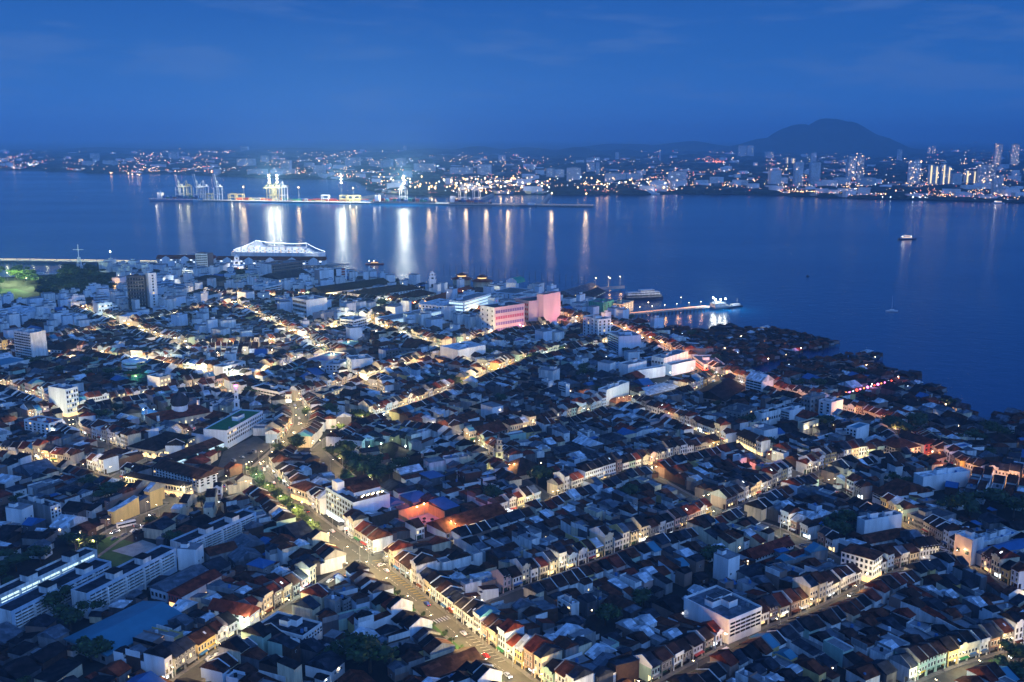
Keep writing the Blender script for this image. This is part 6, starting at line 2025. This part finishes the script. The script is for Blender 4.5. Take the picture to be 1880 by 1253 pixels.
# ferry ramp and moored ferry
x, y = P(1117, 532)
fr = thing('ferry_ramp', 'orange-lit ferry ramp with three tall posts', 'ramp', (x, y, 0), rad(22))
q = MB(); q.box(-22, 26, -4, 4, 1, 2.4, 'wall_rose'); q.build('deck', fr)
q = MB(); q.box(-22, 26, -4.1, -3.9, 2.41, 5.2, 'wall_rose'); q.build('truss', fr)
for u in (-20, 2, 22):
    q = MB(); q.cyl(u, 4, -3, 18, .35, .25, 'steel', 6); q.ball(u, 4, 18.4, .5, 'bulb_warm', 6, 4); q.build('post', fr)
    link('lamp_light', lamp_data(12000, (1, .55, .22), .5), fr, (u, 0, 7))


def boat(name, label, cat, px, py, L, W_, a, hullk, cabin, lights=0, z=-2.0, mast=0):
    x, y = P(px, py, -2)
    t = thing(name, label, cat, (x, y, z), a)
    q = MB()
    hw = W_ / 2
    fb = max(1.2, L * .06)
    pr = [(-L / 2, hw * .8), (L * .25, hw), (L / 2, .1)]
    for (u0, w0), (u1, w1) in zip(pr, pr[1:]):
        q.add([(u0, -w0 * .7, 0), (u1, -w1 * .7, 0), (u1, w1 * .7, 0), (u0, w0 * .7, 0), (u0, -w0, fb), (u1, -w1, fb), (u1, w1, fb), (u0, w0, fb)], [(0, 1, 5, 4), (2, 3, 7, 6), (4, 5, 6, 7), (3, 0, 4, 7)], hullk)
    q.build('hull', t)
    for i, (c0, c1, ch_, ck) in enumerate(cabin):
        q = MB(); zz = fb + .005 + sum(c[2] for c in cabin[:i] if c[0] <= c0 and c[1] >= c1)
        q.box(L * c0, L * c1, -hw * .7, hw * .7, zz, zz + ch_ - .01, ck); q.build('cabin', t)
        q = MB(); q.box(L * c0 + .3, L * c1 - .3, -hw * .72, -hw * .701, zz + ch_ * .45, zz + ch_ * .75, 'lit_warm' if lights else 'glass_dark'); q.build('windows', t)
    if mast:
        q = MB(); q.cyl(0, 0, fb, mast, .12, .06, 'paint_white', 5); q.build('mast', t)
    for i in range(lights):
        q = MB(); q.ball(-L * .3 + i * L * .25, 0, fb + 4.5, .6, 'bulb_white', 6, 4); q.build('lamp', t)
    if lights:
        link('lamp_light', lamp_data(3500 * (.25 if y < 3000 else 1), (1, .95, .85), .8), t, (-L * .2, 0, fb + 9))
    return t


boat('moored_ferry', 'moored double-deck ferry wreck, grey and white, off the sheds', 'ferry', 1181, 550, 62, 15, rad(14), 'hull_navy', [(-.45, .42, 4, 'wall_grey'), (-.42, .38, 3.5, 'wall_white'), (-.1, .25, 3, 'wall_white')], 0)
boat('tugboat', 'dark red workboat with two white lights before the bright reflection', 'boat', 688, 486, 34, 9, rad(4), 'hull_red', [(-.2, .2, 3, 'container_red')], 2)
boat('ferry', 'small lit ferry crossing the open strait', 'ferry', 1666, 440, 44, 11, rad(8), 'hull_navy', [(-.35, .2, 4, 'wall_bright'), (-.2, .1, 3, 'wall_bright')], 3)
boat('sailing_yacht', 'white sailing yacht at anchor with bare mast', 'yacht', 1637, 572, 16, 4.5, rad(175), 'wall_bright', [(-.2, .15, 1.3, 'wall_bright')], 0, mast=22)
boat('patrol_boat', 'white patrol boat moored past the end of the wharf', 'boat', 1191, 357, 90, 16, rad(176), 'wall_bright', [(-.3, .2, 7, 'wall_bright'), (-.15, .1, 6, 'wall_bright')], 1)
boat('fishing_boat', 'tiny dark boat on the open water', 'boat', 1483, 508, 6, 2, rad(20), 'hull_navy', [(-.2, .1, 1.6, 'wood_dark')], 0)
boat('pilot_boat', 'brightly lit launch below the far shore at the right', 'boat', 1833, 374, 46, 14, rad(5), 'wall_bright', [(-.3, .2, 6, 'wall_bright')], 3)
boat('barge', 'low white vessel alongside the far wharf', 'boat', 965, 379, 80, 20, rad(170), 'wall_grey', [(-.4, -.1, 6, 'wall_bright')], 1)
for i, (px, py) in enumerate([(57, 507), (75, 505), (98, 506)]):
    boat('motor_yacht', ('white motor yacht moored off the park, left one', 'white motor yacht moored off the park, middle one', 'white motor yacht moored off the park, right one')[i], 'yacht', px, py, 24, 7, rad(10), 'wall_bright', [(-.3, .2, 2.5, 'wall_bright')], 0, mast=10)
# breakwater posts in the shallows
for i in range(24):
    px = 815 + i * 11.2
    py = 497 + (px - 815) * .085
    x, y = P(px, py, -2)
    q = MB(); q.cyl(0, 0, -1, 11 + R.uniform(-2, 2), .5, .4, 'steel_dark', 6)
    o = q.build('mooring_post', None, label=f'dark post standing in the water off the pavilions, {ordinal(i + 1)} from the left', category='post', group='line of mooring posts in the water')
    o.location = (x, y, -2)
# walkway off the stilt village
b = MB(); wa, wb = P(1545, 672, 0), P(1614, 651, 0)
vj = thing('village_jetty', 'dark timber jetty with a red hut running out from the village', 'jetty', (0, 0, 0))
b.bar((*wa, .2), (*wb, .2), 1.2, 'wood_dark'); b.build('deck', vj)
x, y = P(1583, 660); q = MB(); q.box(x - 6, x + 6, y - 4, y + 4, 1.5, 6, 'wall_brown', top='roof_red'); q.build('hut', vj)
for i in range(9):
    t = i / 8; q = MB(); q.cyl(wa[0] + (wb[0] - wa[0]) * t, wa[1] + (wb[1] - wa[1]) * t, -4, -1.0, .35, .35, 'wood_dark', 5); q.build('pile', vj)

# ------------------------------------------------------------------ container port across the strait
wa, wb = P(300, 367.5, 2), P(1088, 378.5, 2)
dw = Vector((wb[0] - wa[0], wb[1] - wa[1])); Lw = dw.length; aw = math.atan2(dw.y, dw.x)
wharf = thing('container_wharf', 'long low container wharf island across the strait', 'wharf', (wa[0], wa[1], 0), aw)
q = MB(); q.box(0, Lw, 0, 55, -.2, 3.0, 'concrete'); q.build('deck', wharf)
q = MB()
for i in range(int(Lw / 14)):
    q.box(i * 14, i * 14 + 2, .6, 2, -5, -.202, 'steel_dark', bottom=False)
q.build('piles', wharf, kind='stuff')


def on_wharf(px, back=20):
    """a point of the wharf under photograph column px"""
    lo, hi = 0.0, Lw
    for _ in range(40):
        m = (lo + hi) / 2
        x = wa[0] + math.cos(aw) * m - math.sin(aw) * back
        y = wa[1] + math.sin(aw) * m + math.cos(aw) * back
        if proj(x, y, 3)[0] < px:
            lo = m
        else:
            hi = m
    return x, y


for pa, pb, lab in (((702, 357), (640, 369), 'slanting causeway from the yard to the wharf, left one'), ((905, 358), (868, 373), 'slanting causeway from the yard to the wharf, middle one'), ((1010, 358), (995, 374), 'slanting causeway from the yard to the wharf, right one')):
    a_, b_ = P(*pa, 2), P(*pb, 2)
    t = thing('causeway', lab, 'causeway', (0, 0, 0))
    q = MB(); q.bar((*a_, .5), (*b_, .5), 6.0, 'concrete'); q.build('deck', t)


def gantry(x, y, lab, key, tall=True, boom_up=False, lit=False):
    t = thing('quay_crane' if tall else 'yard_gantry', lab, 'crane', (x, y, 3.0), aw)
    H_, W_, D_ = (46, 20, 24) if tall else (19, 26, 14)
    for u in (-W_ / 2, W_ / 2):
        for v in (-D_ / 2, D_ / 2):
            q = MB(); q.box(u - 1, u + 1, v - 1, v + 1, 0, H_, key); q.build('leg', t)
    for v in (-D_ / 2, D_ / 2):
        q = MB(); q.box(-W_ / 2 + 1.01, W_ / 2 - 1.01, v - .9, v + .9, H_ * .42, H_ * .42 + 2, key); q.build('cross_beam', t)
    if tall:
        for u in (-3.5, 3.5):
            q = MB()
            if boom_up:
                q.bar((u, -D_ / 2, H_ + 2), (u, -D_ / 2 - 14, H_ + 48), 1.0, key)
                q.bar((u, -D_ / 2, H_ + 2), (u, D_ / 2 + 18, H_ + 2), 1.0, key)
            else:
                q.bar((u, -D_ / 2 - 42, H_ + 2), (u, D_ / 2 + 18, H_ + 2), 1.0, key)
            q.build('boom', t)
        q = MB()
        q.bar((0, -D_ / 2, H_), (0, -D_ / 2 + 8, H_ + 24), .9, key); q.bar((0, D_ / 2, H_), (0, -D_ / 2 + 8, H_ + 24), .7, key)
        if not boom_up:
            q.bar((0, -D_ / 2 + 8, H_ + 24), (0, -D_ / 2 - 36, H_ + 3), .4, key)
        q.build('a_frame', t)
        q = MB(); q.box(-5, 5, 4, 16, H_ + 3.1, H_ + 9, key); q.build('machine_house', t)
    else:
        for v in (-D_ / 2, D_ / 2):
            q = MB(); q.box(-W_ / 2 - 1, W_ / 2 + 1, v - 1.4, v + 1.4, H_ + .01, H_ + 3.5, key); q.build('top_beam', t)
    if lit:
        link('lamp_light', lamp_data(110000, (1, .95, .6), 2), t, (0, -4, H_ * .8))
    return t


for px, key, up, lab in ((331, 'crane_white', True, 'quay crane with raised red-tipped boom behind the left ship'), (345, 'crane_yellow', False, 'lit quay crane over the left ship'), (364, 'crane_white', True, 'quay crane with raised boom, right of the left ship'), (376, 'crane_white', False, 'grey quay crane in the left group'),
                         (401, 'crane_white', True, 'lone quay crane at the end of the left group'), (498, 'crane_yellow', False, 'brightly lit quay crane below the left twin floodlights'), (510, 'crane_yellow', False, 'brightly lit quay crane below the right twin floodlights'), (521, 'crane_white', False, 'quay crane right of the twin floodlights'),
                         (741, 'crane_white', False, 'quay crane over the long navy container ship'), (849, 'crane_white', False, 'quay crane behind the dark ship, left one'), (875, 'crane_white', False, 'quay crane behind the dark ship, right one')):
    x, y = on_wharf(px, 24)
    gantry(x, y, lab, key, True, up, lit=key == 'crane_yellow' or px in (741, 331))
for px, key, lab in ((427, 'crane_yellow', 'yellow yard gantry, left of a pair'), (441, 'crane_yellow', 'yellow yard gantry, right of a pair'), (598, 'crane_white', 'pale yard gantry standing alone'), (632, 'crane_yellow', 'lit yard gantry, first of three'), (643, 'crane_yellow', 'lit yard gantry, second of three'), (655, 'crane_yellow', 'lit yard gantry, third of three'), (385, 'crane_yellow', 'low yellow gantry in the left crane group')):
    x, y = on_wharf(px, 40)
    gantry(x, y, lab, key, False, lit=px > 420 and key == 'crane_yellow')


def mast(px, back, hgt, power, col, bulbk, lab, r=1.6, bulbs=1):
    x, y = on_wharf(px, back)
    t = thing('light_mast', lab, 'light mast', (x, y, 3.0), aw, 'floodlight masts of the port')
    q = MB(); q.cyl(0, 0, 0, hgt, .7, .4, 'steel', 6); q.build('pole', t)
    for i in range(bulbs):
        q = MB(); q.ball(0, 0, hgt + 2 - i * 11, r, bulbk, 8, 5); q.build('floodlight', t)
    link('lamp_light', lamp_data(power, col, 4.0), t, (0, -5, hgt + 6))


WHITE = (.93, 1, .88)
for px, lab in ((496, 'twin white crane floodlights, left one'), (510.5, 'twin white crane floodlights, right one'), (627.5, 'single white floodlight stack above the lit gantries'), (742, 'brightest white floodlight stack above the navy ship')):
    mast(px, 10, 88, {742: 6e6, 627.5: 3.2e6}.get(px, 2.2e6), WHITE, 'flood', lab, 3.4, 3)
AMB = (1, .72, .36)
for px, lab in ((448, 'amber mast light left of the twin floodlights'), (549, 'amber mast light right of the twin floodlights'), (649, 'amber mast light over the lit gantries'), (788, 'amber mast light at the bow of the navy ship'), (856, 'amber light among the right cranes'), (893, 'amber mast light over the dark ship'), (933, 'amber mast light, first past the dark ship'), (1013, 'amber mast light on the middle of the east wharf'), (1076, 'amber mast light at the tip of the wharf')):
    mast(px, 30, 36 if px > 800 else 46, 5e4, AMB, 'flood_warm', lab, 2.0)


def ship_(name, lab, px0, px1, py, hullk, cont=True, bridge=.1, lit=True):
    a_, b_ = P(px0, py, -2), P(px1, py + (px1 - px0) * .0139, -2)
    d_ = Vector((b_[0] - a_[0], b_[1] - a_[1])); L_ = d_.length
    t = thing(name, lab, 'ship', (a_[0], a_[1], -2), math.atan2(d_.y, d_.x))
    q = MB()
    pr = [(0, 6), (L_ * .06, 13), (L_ * .85, 13), (L_, .5)]
    for (u0, w0), (u1, w1) in zip(pr, pr[1:]):
        z1 = 13 if u1 >= L_ * .99 else 10
        q.add([(u0, -w0 * .9, 0), (u1, -w1 * .9, 0), (u1, w1 * .9, 0), (u0, w0 * .9, 0), (u0, -w0, 10), (u1, -w1, z1), (u1, w1, z1), (u0, w0, 10)], [(0, 1, 5, 4), (2, 3, 7, 6), (4, 5, 6, 7), (3, 0, 4, 7)], hullk)
    q.build('hull', t)
    q = MB(); q.box(L_ * bridge, L_ * bridge + 14, -10, 10, 10.01, 30, 'wall_bright'); q.build('bridge', t)
    q = MB(); q.box(L_ * bridge + 3, L_ * bridge + 9, -3, 3, 30.01, 37, hullk); q.build('funnel', t)
    if cont:
        n = int(L_ * .72 / 14)
        for i in range(n):
            u = L_ * (bridge + .1) + i * 14
            if u > L_ * .88:
                break
            q = MB()
            for v in range(4):
                q.box(u, u + 12.4, -11 + v * 5.6, -5.8 + v * 5.6, 10.01, 10 + R.choice((2.6, 5.2, 7.8, 10)), R.choice(('container_red', 'container_blue', 'container_green', 'hull_navy', 'container_blue')))
            q.build('container_stack', t)
    if lit:
        q = MB()
        for i in range(int(L_ / 8)):
            q.ball(4 + i * 8, -13.2, 8, .9, 'lit_white' if i % 3 else 'lit_warm', 5, 3)
        q.build('deck_lights', t, kind='stuff')
        link('lamp_light', lamp_data(9000, (1, .9, .7), 2), t, (L_ * bridge, -18, 34))


ship_('container_ship', 'blue-hulled ship with white superstructure at the left end of the wharf', 276, 372, 369, 'hull_blue', True, .17)
ship_('container_ship', 'long navy container ship under the brightest floodlight', 682, 800, 374.5, 'hull_navy', True, .07)
ship_('container_ship', 'dark green-lit feeder ship right of the navy ship', 824, 903, 376.5, 'hull_navy', True, .05)

# yard of containers, port buildings, distant town
FT = MB()
def fbox(x, y, w, d, h, key, a=0.0, top=None):
    FT.frame(x, y, 1.0, a)
    FT.box(-w / 2, w / 2, -d / 2, d / 2, 0, h, key, top=top, bottom=False)


for i in range(900):
    px = R.uniform(640, 1250) if i < 760 else R.uniform(440, 740)
    if i < 760:
        pyl = np.interp(px, [q_[0] for q_ in FARCOAST], [q_[1] for q_ in FARCOAST])
        py = pyl - abs(R.gauss(0, 7)) - 1.5
        x, y = P(px, py, 1)
    else:
        x, y = on_wharf(px, R.uniform(34, 52))
    fbox(x, y, 12.5 * R.randint(1, 3), 5, R.choice((2.6, 5.2, 7.8, 10.4)), R.choice(('container_red', 'container_red', 'container_blue', 'container_green', 'far_grey', 'hull_red', 'crane_yellow')), aw)
FT.build('container_yard', kind='stuff', label='stacks of red and blue containers on the far port', group='container yard')

# port yard lamps
YL = MB()
for i in range(150):
    px = R.uniform(690, 1260) if i % 3 else R.uniform(740, 960)
    pyl = np.interp(px, [q_[0] for q_ in FARCOAST], [q_[1] for q_ in FARCOAST])
    py = pyl - R.uniform(1, 22)
    x, y = P(px, py, 1)
    h = R.uniform(20, 34)
    YL.frame(x, y, 1, 0)
    YL.cyl(0, 0, 0, h, .4, .3, 'steel', 4)
    YL.ball(0, 0, h, R.uniform(1.2, 2.6), 'flood_warm' if R.random() < .8 else 'bulb_far_white', 6, 4)
    if i % 9 == 0:
        o = thing('yard_light', f'amber mast light over the far container yard, {ordinal(i // 9 + 1)} of the row', 'light mast', (x, y, 1), 0, 'mast lights over the container yard')
        q = MB(); q.cyl(0, 0, 0, h + 3, .6, .4, 'steel', 5); q.build('pole', o)
        q = MB(); q.ball(0, 0, h + 4, 2.2, 'flood_warm', 6, 4); q.build('bulb', o)
        link('lamp_light', lamp_data(1e4, AMB, 3), o, (0, 0, h + 9))
YL.build('yard_lights', kind='stuff', label='crowd of amber lights over the container yard', group='mast lights over the container yard')

FT = MB()
FL = MB()
WOOD = MB()
# far town: dense near the coast, thinning inland
for i in range(5200):
    px = R.uniform(-30, 1910)
    pyl = float(np.interp(px, [q_[0] for q_ in FARCOAST], [q_[1] for q_ in FARCOAST]))
    t = R.random() ** 1.5
    py = pyl - 2 - t * (pyl - 2 - 259)
    x, y = P(px, py, 1)
    if y > 17000:
        continue
    sc_ = 1 + (y - 4000) / 9000
    big = R.random()
    clus = math.sin(px * .021 + 1.3) + math.sin(px * .053) + math.sin(py * .3)
    if clus < -.4 and R.random() < .7:
        if R.random() < .8:
            w = R.uniform(50, 170) * sc_
            WOOD.frame(x, y, 1, R.uniform(0, 3))
            WOOD.ball(0, 0, 0, w / 2, 'forest_far', 7, 4, .22)
        continue
    if big < .06:
        fbox(x, y, R.uniform(30, 80), 18, R.uniform(14, 34), 'far_white', R.uniform(-.5, .5))
    elif big < .42:
        fbox(x, y, R.uniform(20, 60) * sc_, R.uniform(16, 30), R.uniform(5, 11), R.choice(('far_white', 'far_grey', 'far_grey')), R.uniform(-.6, .6), top=R.choice(('far_roof', 'far_grey', 'far_white')))
    else:
        w = R.uniform(30, 120) * sc_
        WOOD.frame(x, y, 1, R.uniform(0, 3))
        WOOD.ball(0, 0, 0, w / 2, 'forest_far', 7, 4, .22)
    for rep_ in range(R.choice((0, 1, 1, 2, 2))):
        FL.frame(x + R.uniform(-30, 30), y - 25, 0, 0)
        FL.ball(0, 0, R.uniform(8, 18), R.uniform(.5, .95) * (1 + (y - 4000) / 4500) * (1.8 if R.random() < .07 else 1), R.choice(('bulb_far_warm', 'bulb_far_warm', 'bulb_far_warm', 'bulb_far_warm', 'bulb_far_white', 'bulb_far_red')), 5, 3)
# bright strings of lights seen as short dashes
for (pa, pb, n, k) in (((25, 302), (75, 304), 30, 'bulb_far_white'), ((330, 276), (420, 280), 26, 'bulb_far_warm'), ((325, 306), (385, 307), 20, 'bulb_far_red'), ((1290, 296), (1330, 298), 22, 'bulb_far_red'), ((1300, 292), (1325, 293), 14, 'lit_orange'), ((1115, 271), (1180, 273), 16, 'bulb_far_warm'),
                       ((700, 295), (765, 297), 22, 'bulb_far_white'), ((1260, 350), (1330, 352), 26, 'bulb_far_warm'), ((1435, 352), (1500, 354), 22, 'bulb_far_warm'), ((1620, 361), (1740, 365), 30, 'bulb_far_white'), ((1845, 358), (1880, 366), 26, 'lit_orange'), ((660, 253), (695, 254), 8, 'bulb_far_warm'), ((915, 257), (933, 258), 6, 'bulb_far_warm'), ((190, 317), (260, 322), 14, 'bulb_far_warm')):
    for i in range(n):
        t = R.random()
        x, y = P(pa[0] + (pb[0] - pa[0]) * t, pa[1] + (pb[1] - pa[1]) * t + R.gauss(0, .9), 6)
        FL.frame(x, y, 0, 0)
        FL.ball(0, 0, 8, R.uniform(.8, 1.7) * (1 + (y - 4000) / 5000), k, 5, 3)
FT.build('distant_town', kind='stuff', label='low buildings of the town across the strait', group='far town')
FL.build('distant_town_lights', kind='stuff', label='countless lights of the town across the strait', group='far town lights')
WOOD.build('distant_woods', kind='stuff', label='dark wooded patches between the far suburbs')

# towers one can pick out on the mainland: left, right, top, foot in the photograph, look
TW = [(1356, 1370, 269, 290, 'w'), (1371, 1384, 269, 290, 'w'), (1413, 1434, 315, 345, 'p'), (1458, 1474, 300, 344, 'p'), (1487, 1505, 301, 343, 'p'), (1489, 1498, 282, 300, 'w'), (1556, 1571, 290, 330, 'l'), (1573, 1585, 288, 328, 'l'), (1534, 1562, 328, 342, 'w'), (1574, 1607, 328, 342, 'w'),
      (1666, 1677, 298, 340, 'l'), (1678, 1689, 296, 340, 'l'), (1703, 1713, 305, 340, 'o'), (1714, 1722, 307, 340, 'o'), (1727, 1736, 304, 340, 'o'), (1737, 1745, 308, 340, 'o'), (1748, 1766, 320, 342, 'w'), (1770, 1780, 315, 341, 'o'), (1784, 1792, 316, 341, 'o'), (1795, 1808, 305, 342, 'l'), (1810, 1826, 304, 342, 'l'), (1822, 1840, 325, 360, 'w'),
      (1824, 1837, 267, 305, 'l'), (1855, 1868, 267, 305, 'l'), (1647, 1655, 276, 296, 'w'), (1703, 1708, 270, 283, 'l'), (1711, 1717, 269, 283, 'l'), (1405, 1420, 280, 294, 'w'), (1442, 1448, 290, 304, 'o'), (1452, 1460, 292, 304, 'o'), (1228, 1260, 317, 337, 'w'), (1041, 1066, 310, 335, 'w'), (1004, 1018, 311, 330, 'w'), (1020, 1036, 313, 331, 'w'),
      (1110, 1146, 320, 335, 'w'), (1150, 1180, 320, 334, 'w'), (1130, 1136, 281, 294, 'w'), (1210, 1213, 276, 295, 'w'), (915, 928, 286, 298, 'w'), (634, 660, 291, 306, 'w'), (678, 700, 296, 308, 'w'), (702, 720, 294, 308, 'w'), (728, 745, 292, 307, 'w'), (760, 798, 302, 318, 'w'), (826, 866, 309, 321, 'w'), (876, 900, 304, 322, 'w'), (166, 181, 283, 294, 'w'), (310, 326, 280, 292, 'w'),
      (442, 455, 270, 279, 'w'), (152, 172, 297, 306, 'w'), (190, 215, 296, 306, 'w'), (436, 470, 293, 308, 'w'), (479, 492, 287, 300, 'w'), (515, 533, 296, 316, 'w'), (392, 404, 312, 322, 'w'), (455, 490, 312, 324, 'w'), (500, 540, 312, 324, 'w'), (1078, 1092, 300, 318, 'w'), (1094, 1101, 300, 320, 'w'), (1583, 1592, 328, 341, 'w'), (740, 746, 268, 276, 'w'), (558, 575, 300, 312, 'w'), (575, 596, 305, 318, 'w')]
for i, (xa, xb, yt, yb_, k) in enumerate(TW):
    cx_, cy_ = P((xa + xb) / 2, yb_, 1)
    m_per = cy_ / F_PX
    w, h = (xb - xa) * m_per, (yb_ - yt) * m_per * 1.02
    lab = {'w': 'pale apartment block', 'p': 'plain white tower', 'l': 'apartment tower with scattered lit windows', 'o': 'tower with glowing amber stair strips'}[k]
    near = 'left' if xa < 640 else ('centre' if xa < 1260 else 'right')
    lab = f"{lab} on the far shore, {ordinal(1 + sum(1 for t in TW[:] if t[4] == k and t[0] < xa))} from the left"
    t = thing('far_tower', lab, 'tower block', (cx_, cy_, 1.0), R.uniform(-.25, .25), 'tower blocks across the strait')
    q = MB(); q.box(-w / 2, w / 2, 0, max(14, w * .5), 0, h, 'far_white'); q.build('wall', t)
    q = MB(); q.box(-w / 4, w / 4, 2, 8, h + .01, h + 5, 'far_grey'); q.build('roof_house', t)
    nf, nc = max(2, int(h / 4.2)), max(2, int(w / 5))
    q, dk = MB(), MB()
    for a_ in range(nf):
        for c_ in range(nc):
            u, z = -w / 2 + w * (c_ + .25) / nc, h * (a_ + .2) / nf
            u1, z1 = u + w / nc * .5, z + h / nf * .45
            p_ = {'w': .05, 'p': .02, 'l': .22, 'o': .10}[k]
            if R.random() < p_ * .8:
                q.box(u, u1, -.6, -.31, z, z1, R.choice(('lit_warm', 'lit_yellow', 'lit_white', 'bulb_far_warm')), bottom=False)
            else:
                dk.box(u, u1, -.3, -.01, z, z1, 'glass_tower', bottom=False)
    if k == 'o':
        q.box(-w * .12, w * .12, -1.5, -.7, h * .08, h * .97, 'lit_yellow')
    q.build('lit_windows', t, kind='stuff')
    dk.build('windows', t, kind='stuff')
# storage tanks at the right end of the far shore
for i, px in enumerate((1768, 1782, 1800, 1816)):
    x, y = P(px, 366, 1)
    t = thing('storage_tank', f'white cylindrical tank on the far shore, {ordinal(i + 1)} from the left', 'tank', (x, y, 1), 0, 'tank farm across the strait')
    q = MB(); q.cyl(0, 0, 0, 16, 13, 13, 'tank_white', 16); q.build('shell', t)
    q = MB(); q.cyl(0, 0, 16.01, 18.5, 13.2, .5, 'tank_white', 16); q.build('roof', t)

# ------------------------------------------------------------------ haze over the strait and the far shore
hz = bpy.data.materials.new('haze_air')
hz.use_nodes = True
ht = hz.node_tree
ht.nodes.clear()
ho = ht.nodes.new('ShaderNodeOutputMaterial')
hv = ht.nodes.new('ShaderNodeVolumePrincipled')
hv.inputs['Color'].default_value = (.36, .70, 1, 1)
hv.inputs['Density'].default_value = 7.6e-5
hv.inputs['Density Attribute'].default_value = ''
hv.inputs['Anisotropy'].default_value = -0.3
ht.links.new(hv.outputs[0], ho.inputs['Volume'])
try:
    hz.cycles.homogeneous_volume = True
except Exception:
    pass
MATS['haze_air'] = hz
hb = MB()
hb.box(-62000, 62000, -1500, 86000, -6, 640, 'haze_air')
hb.build('haze', kind='stuff')
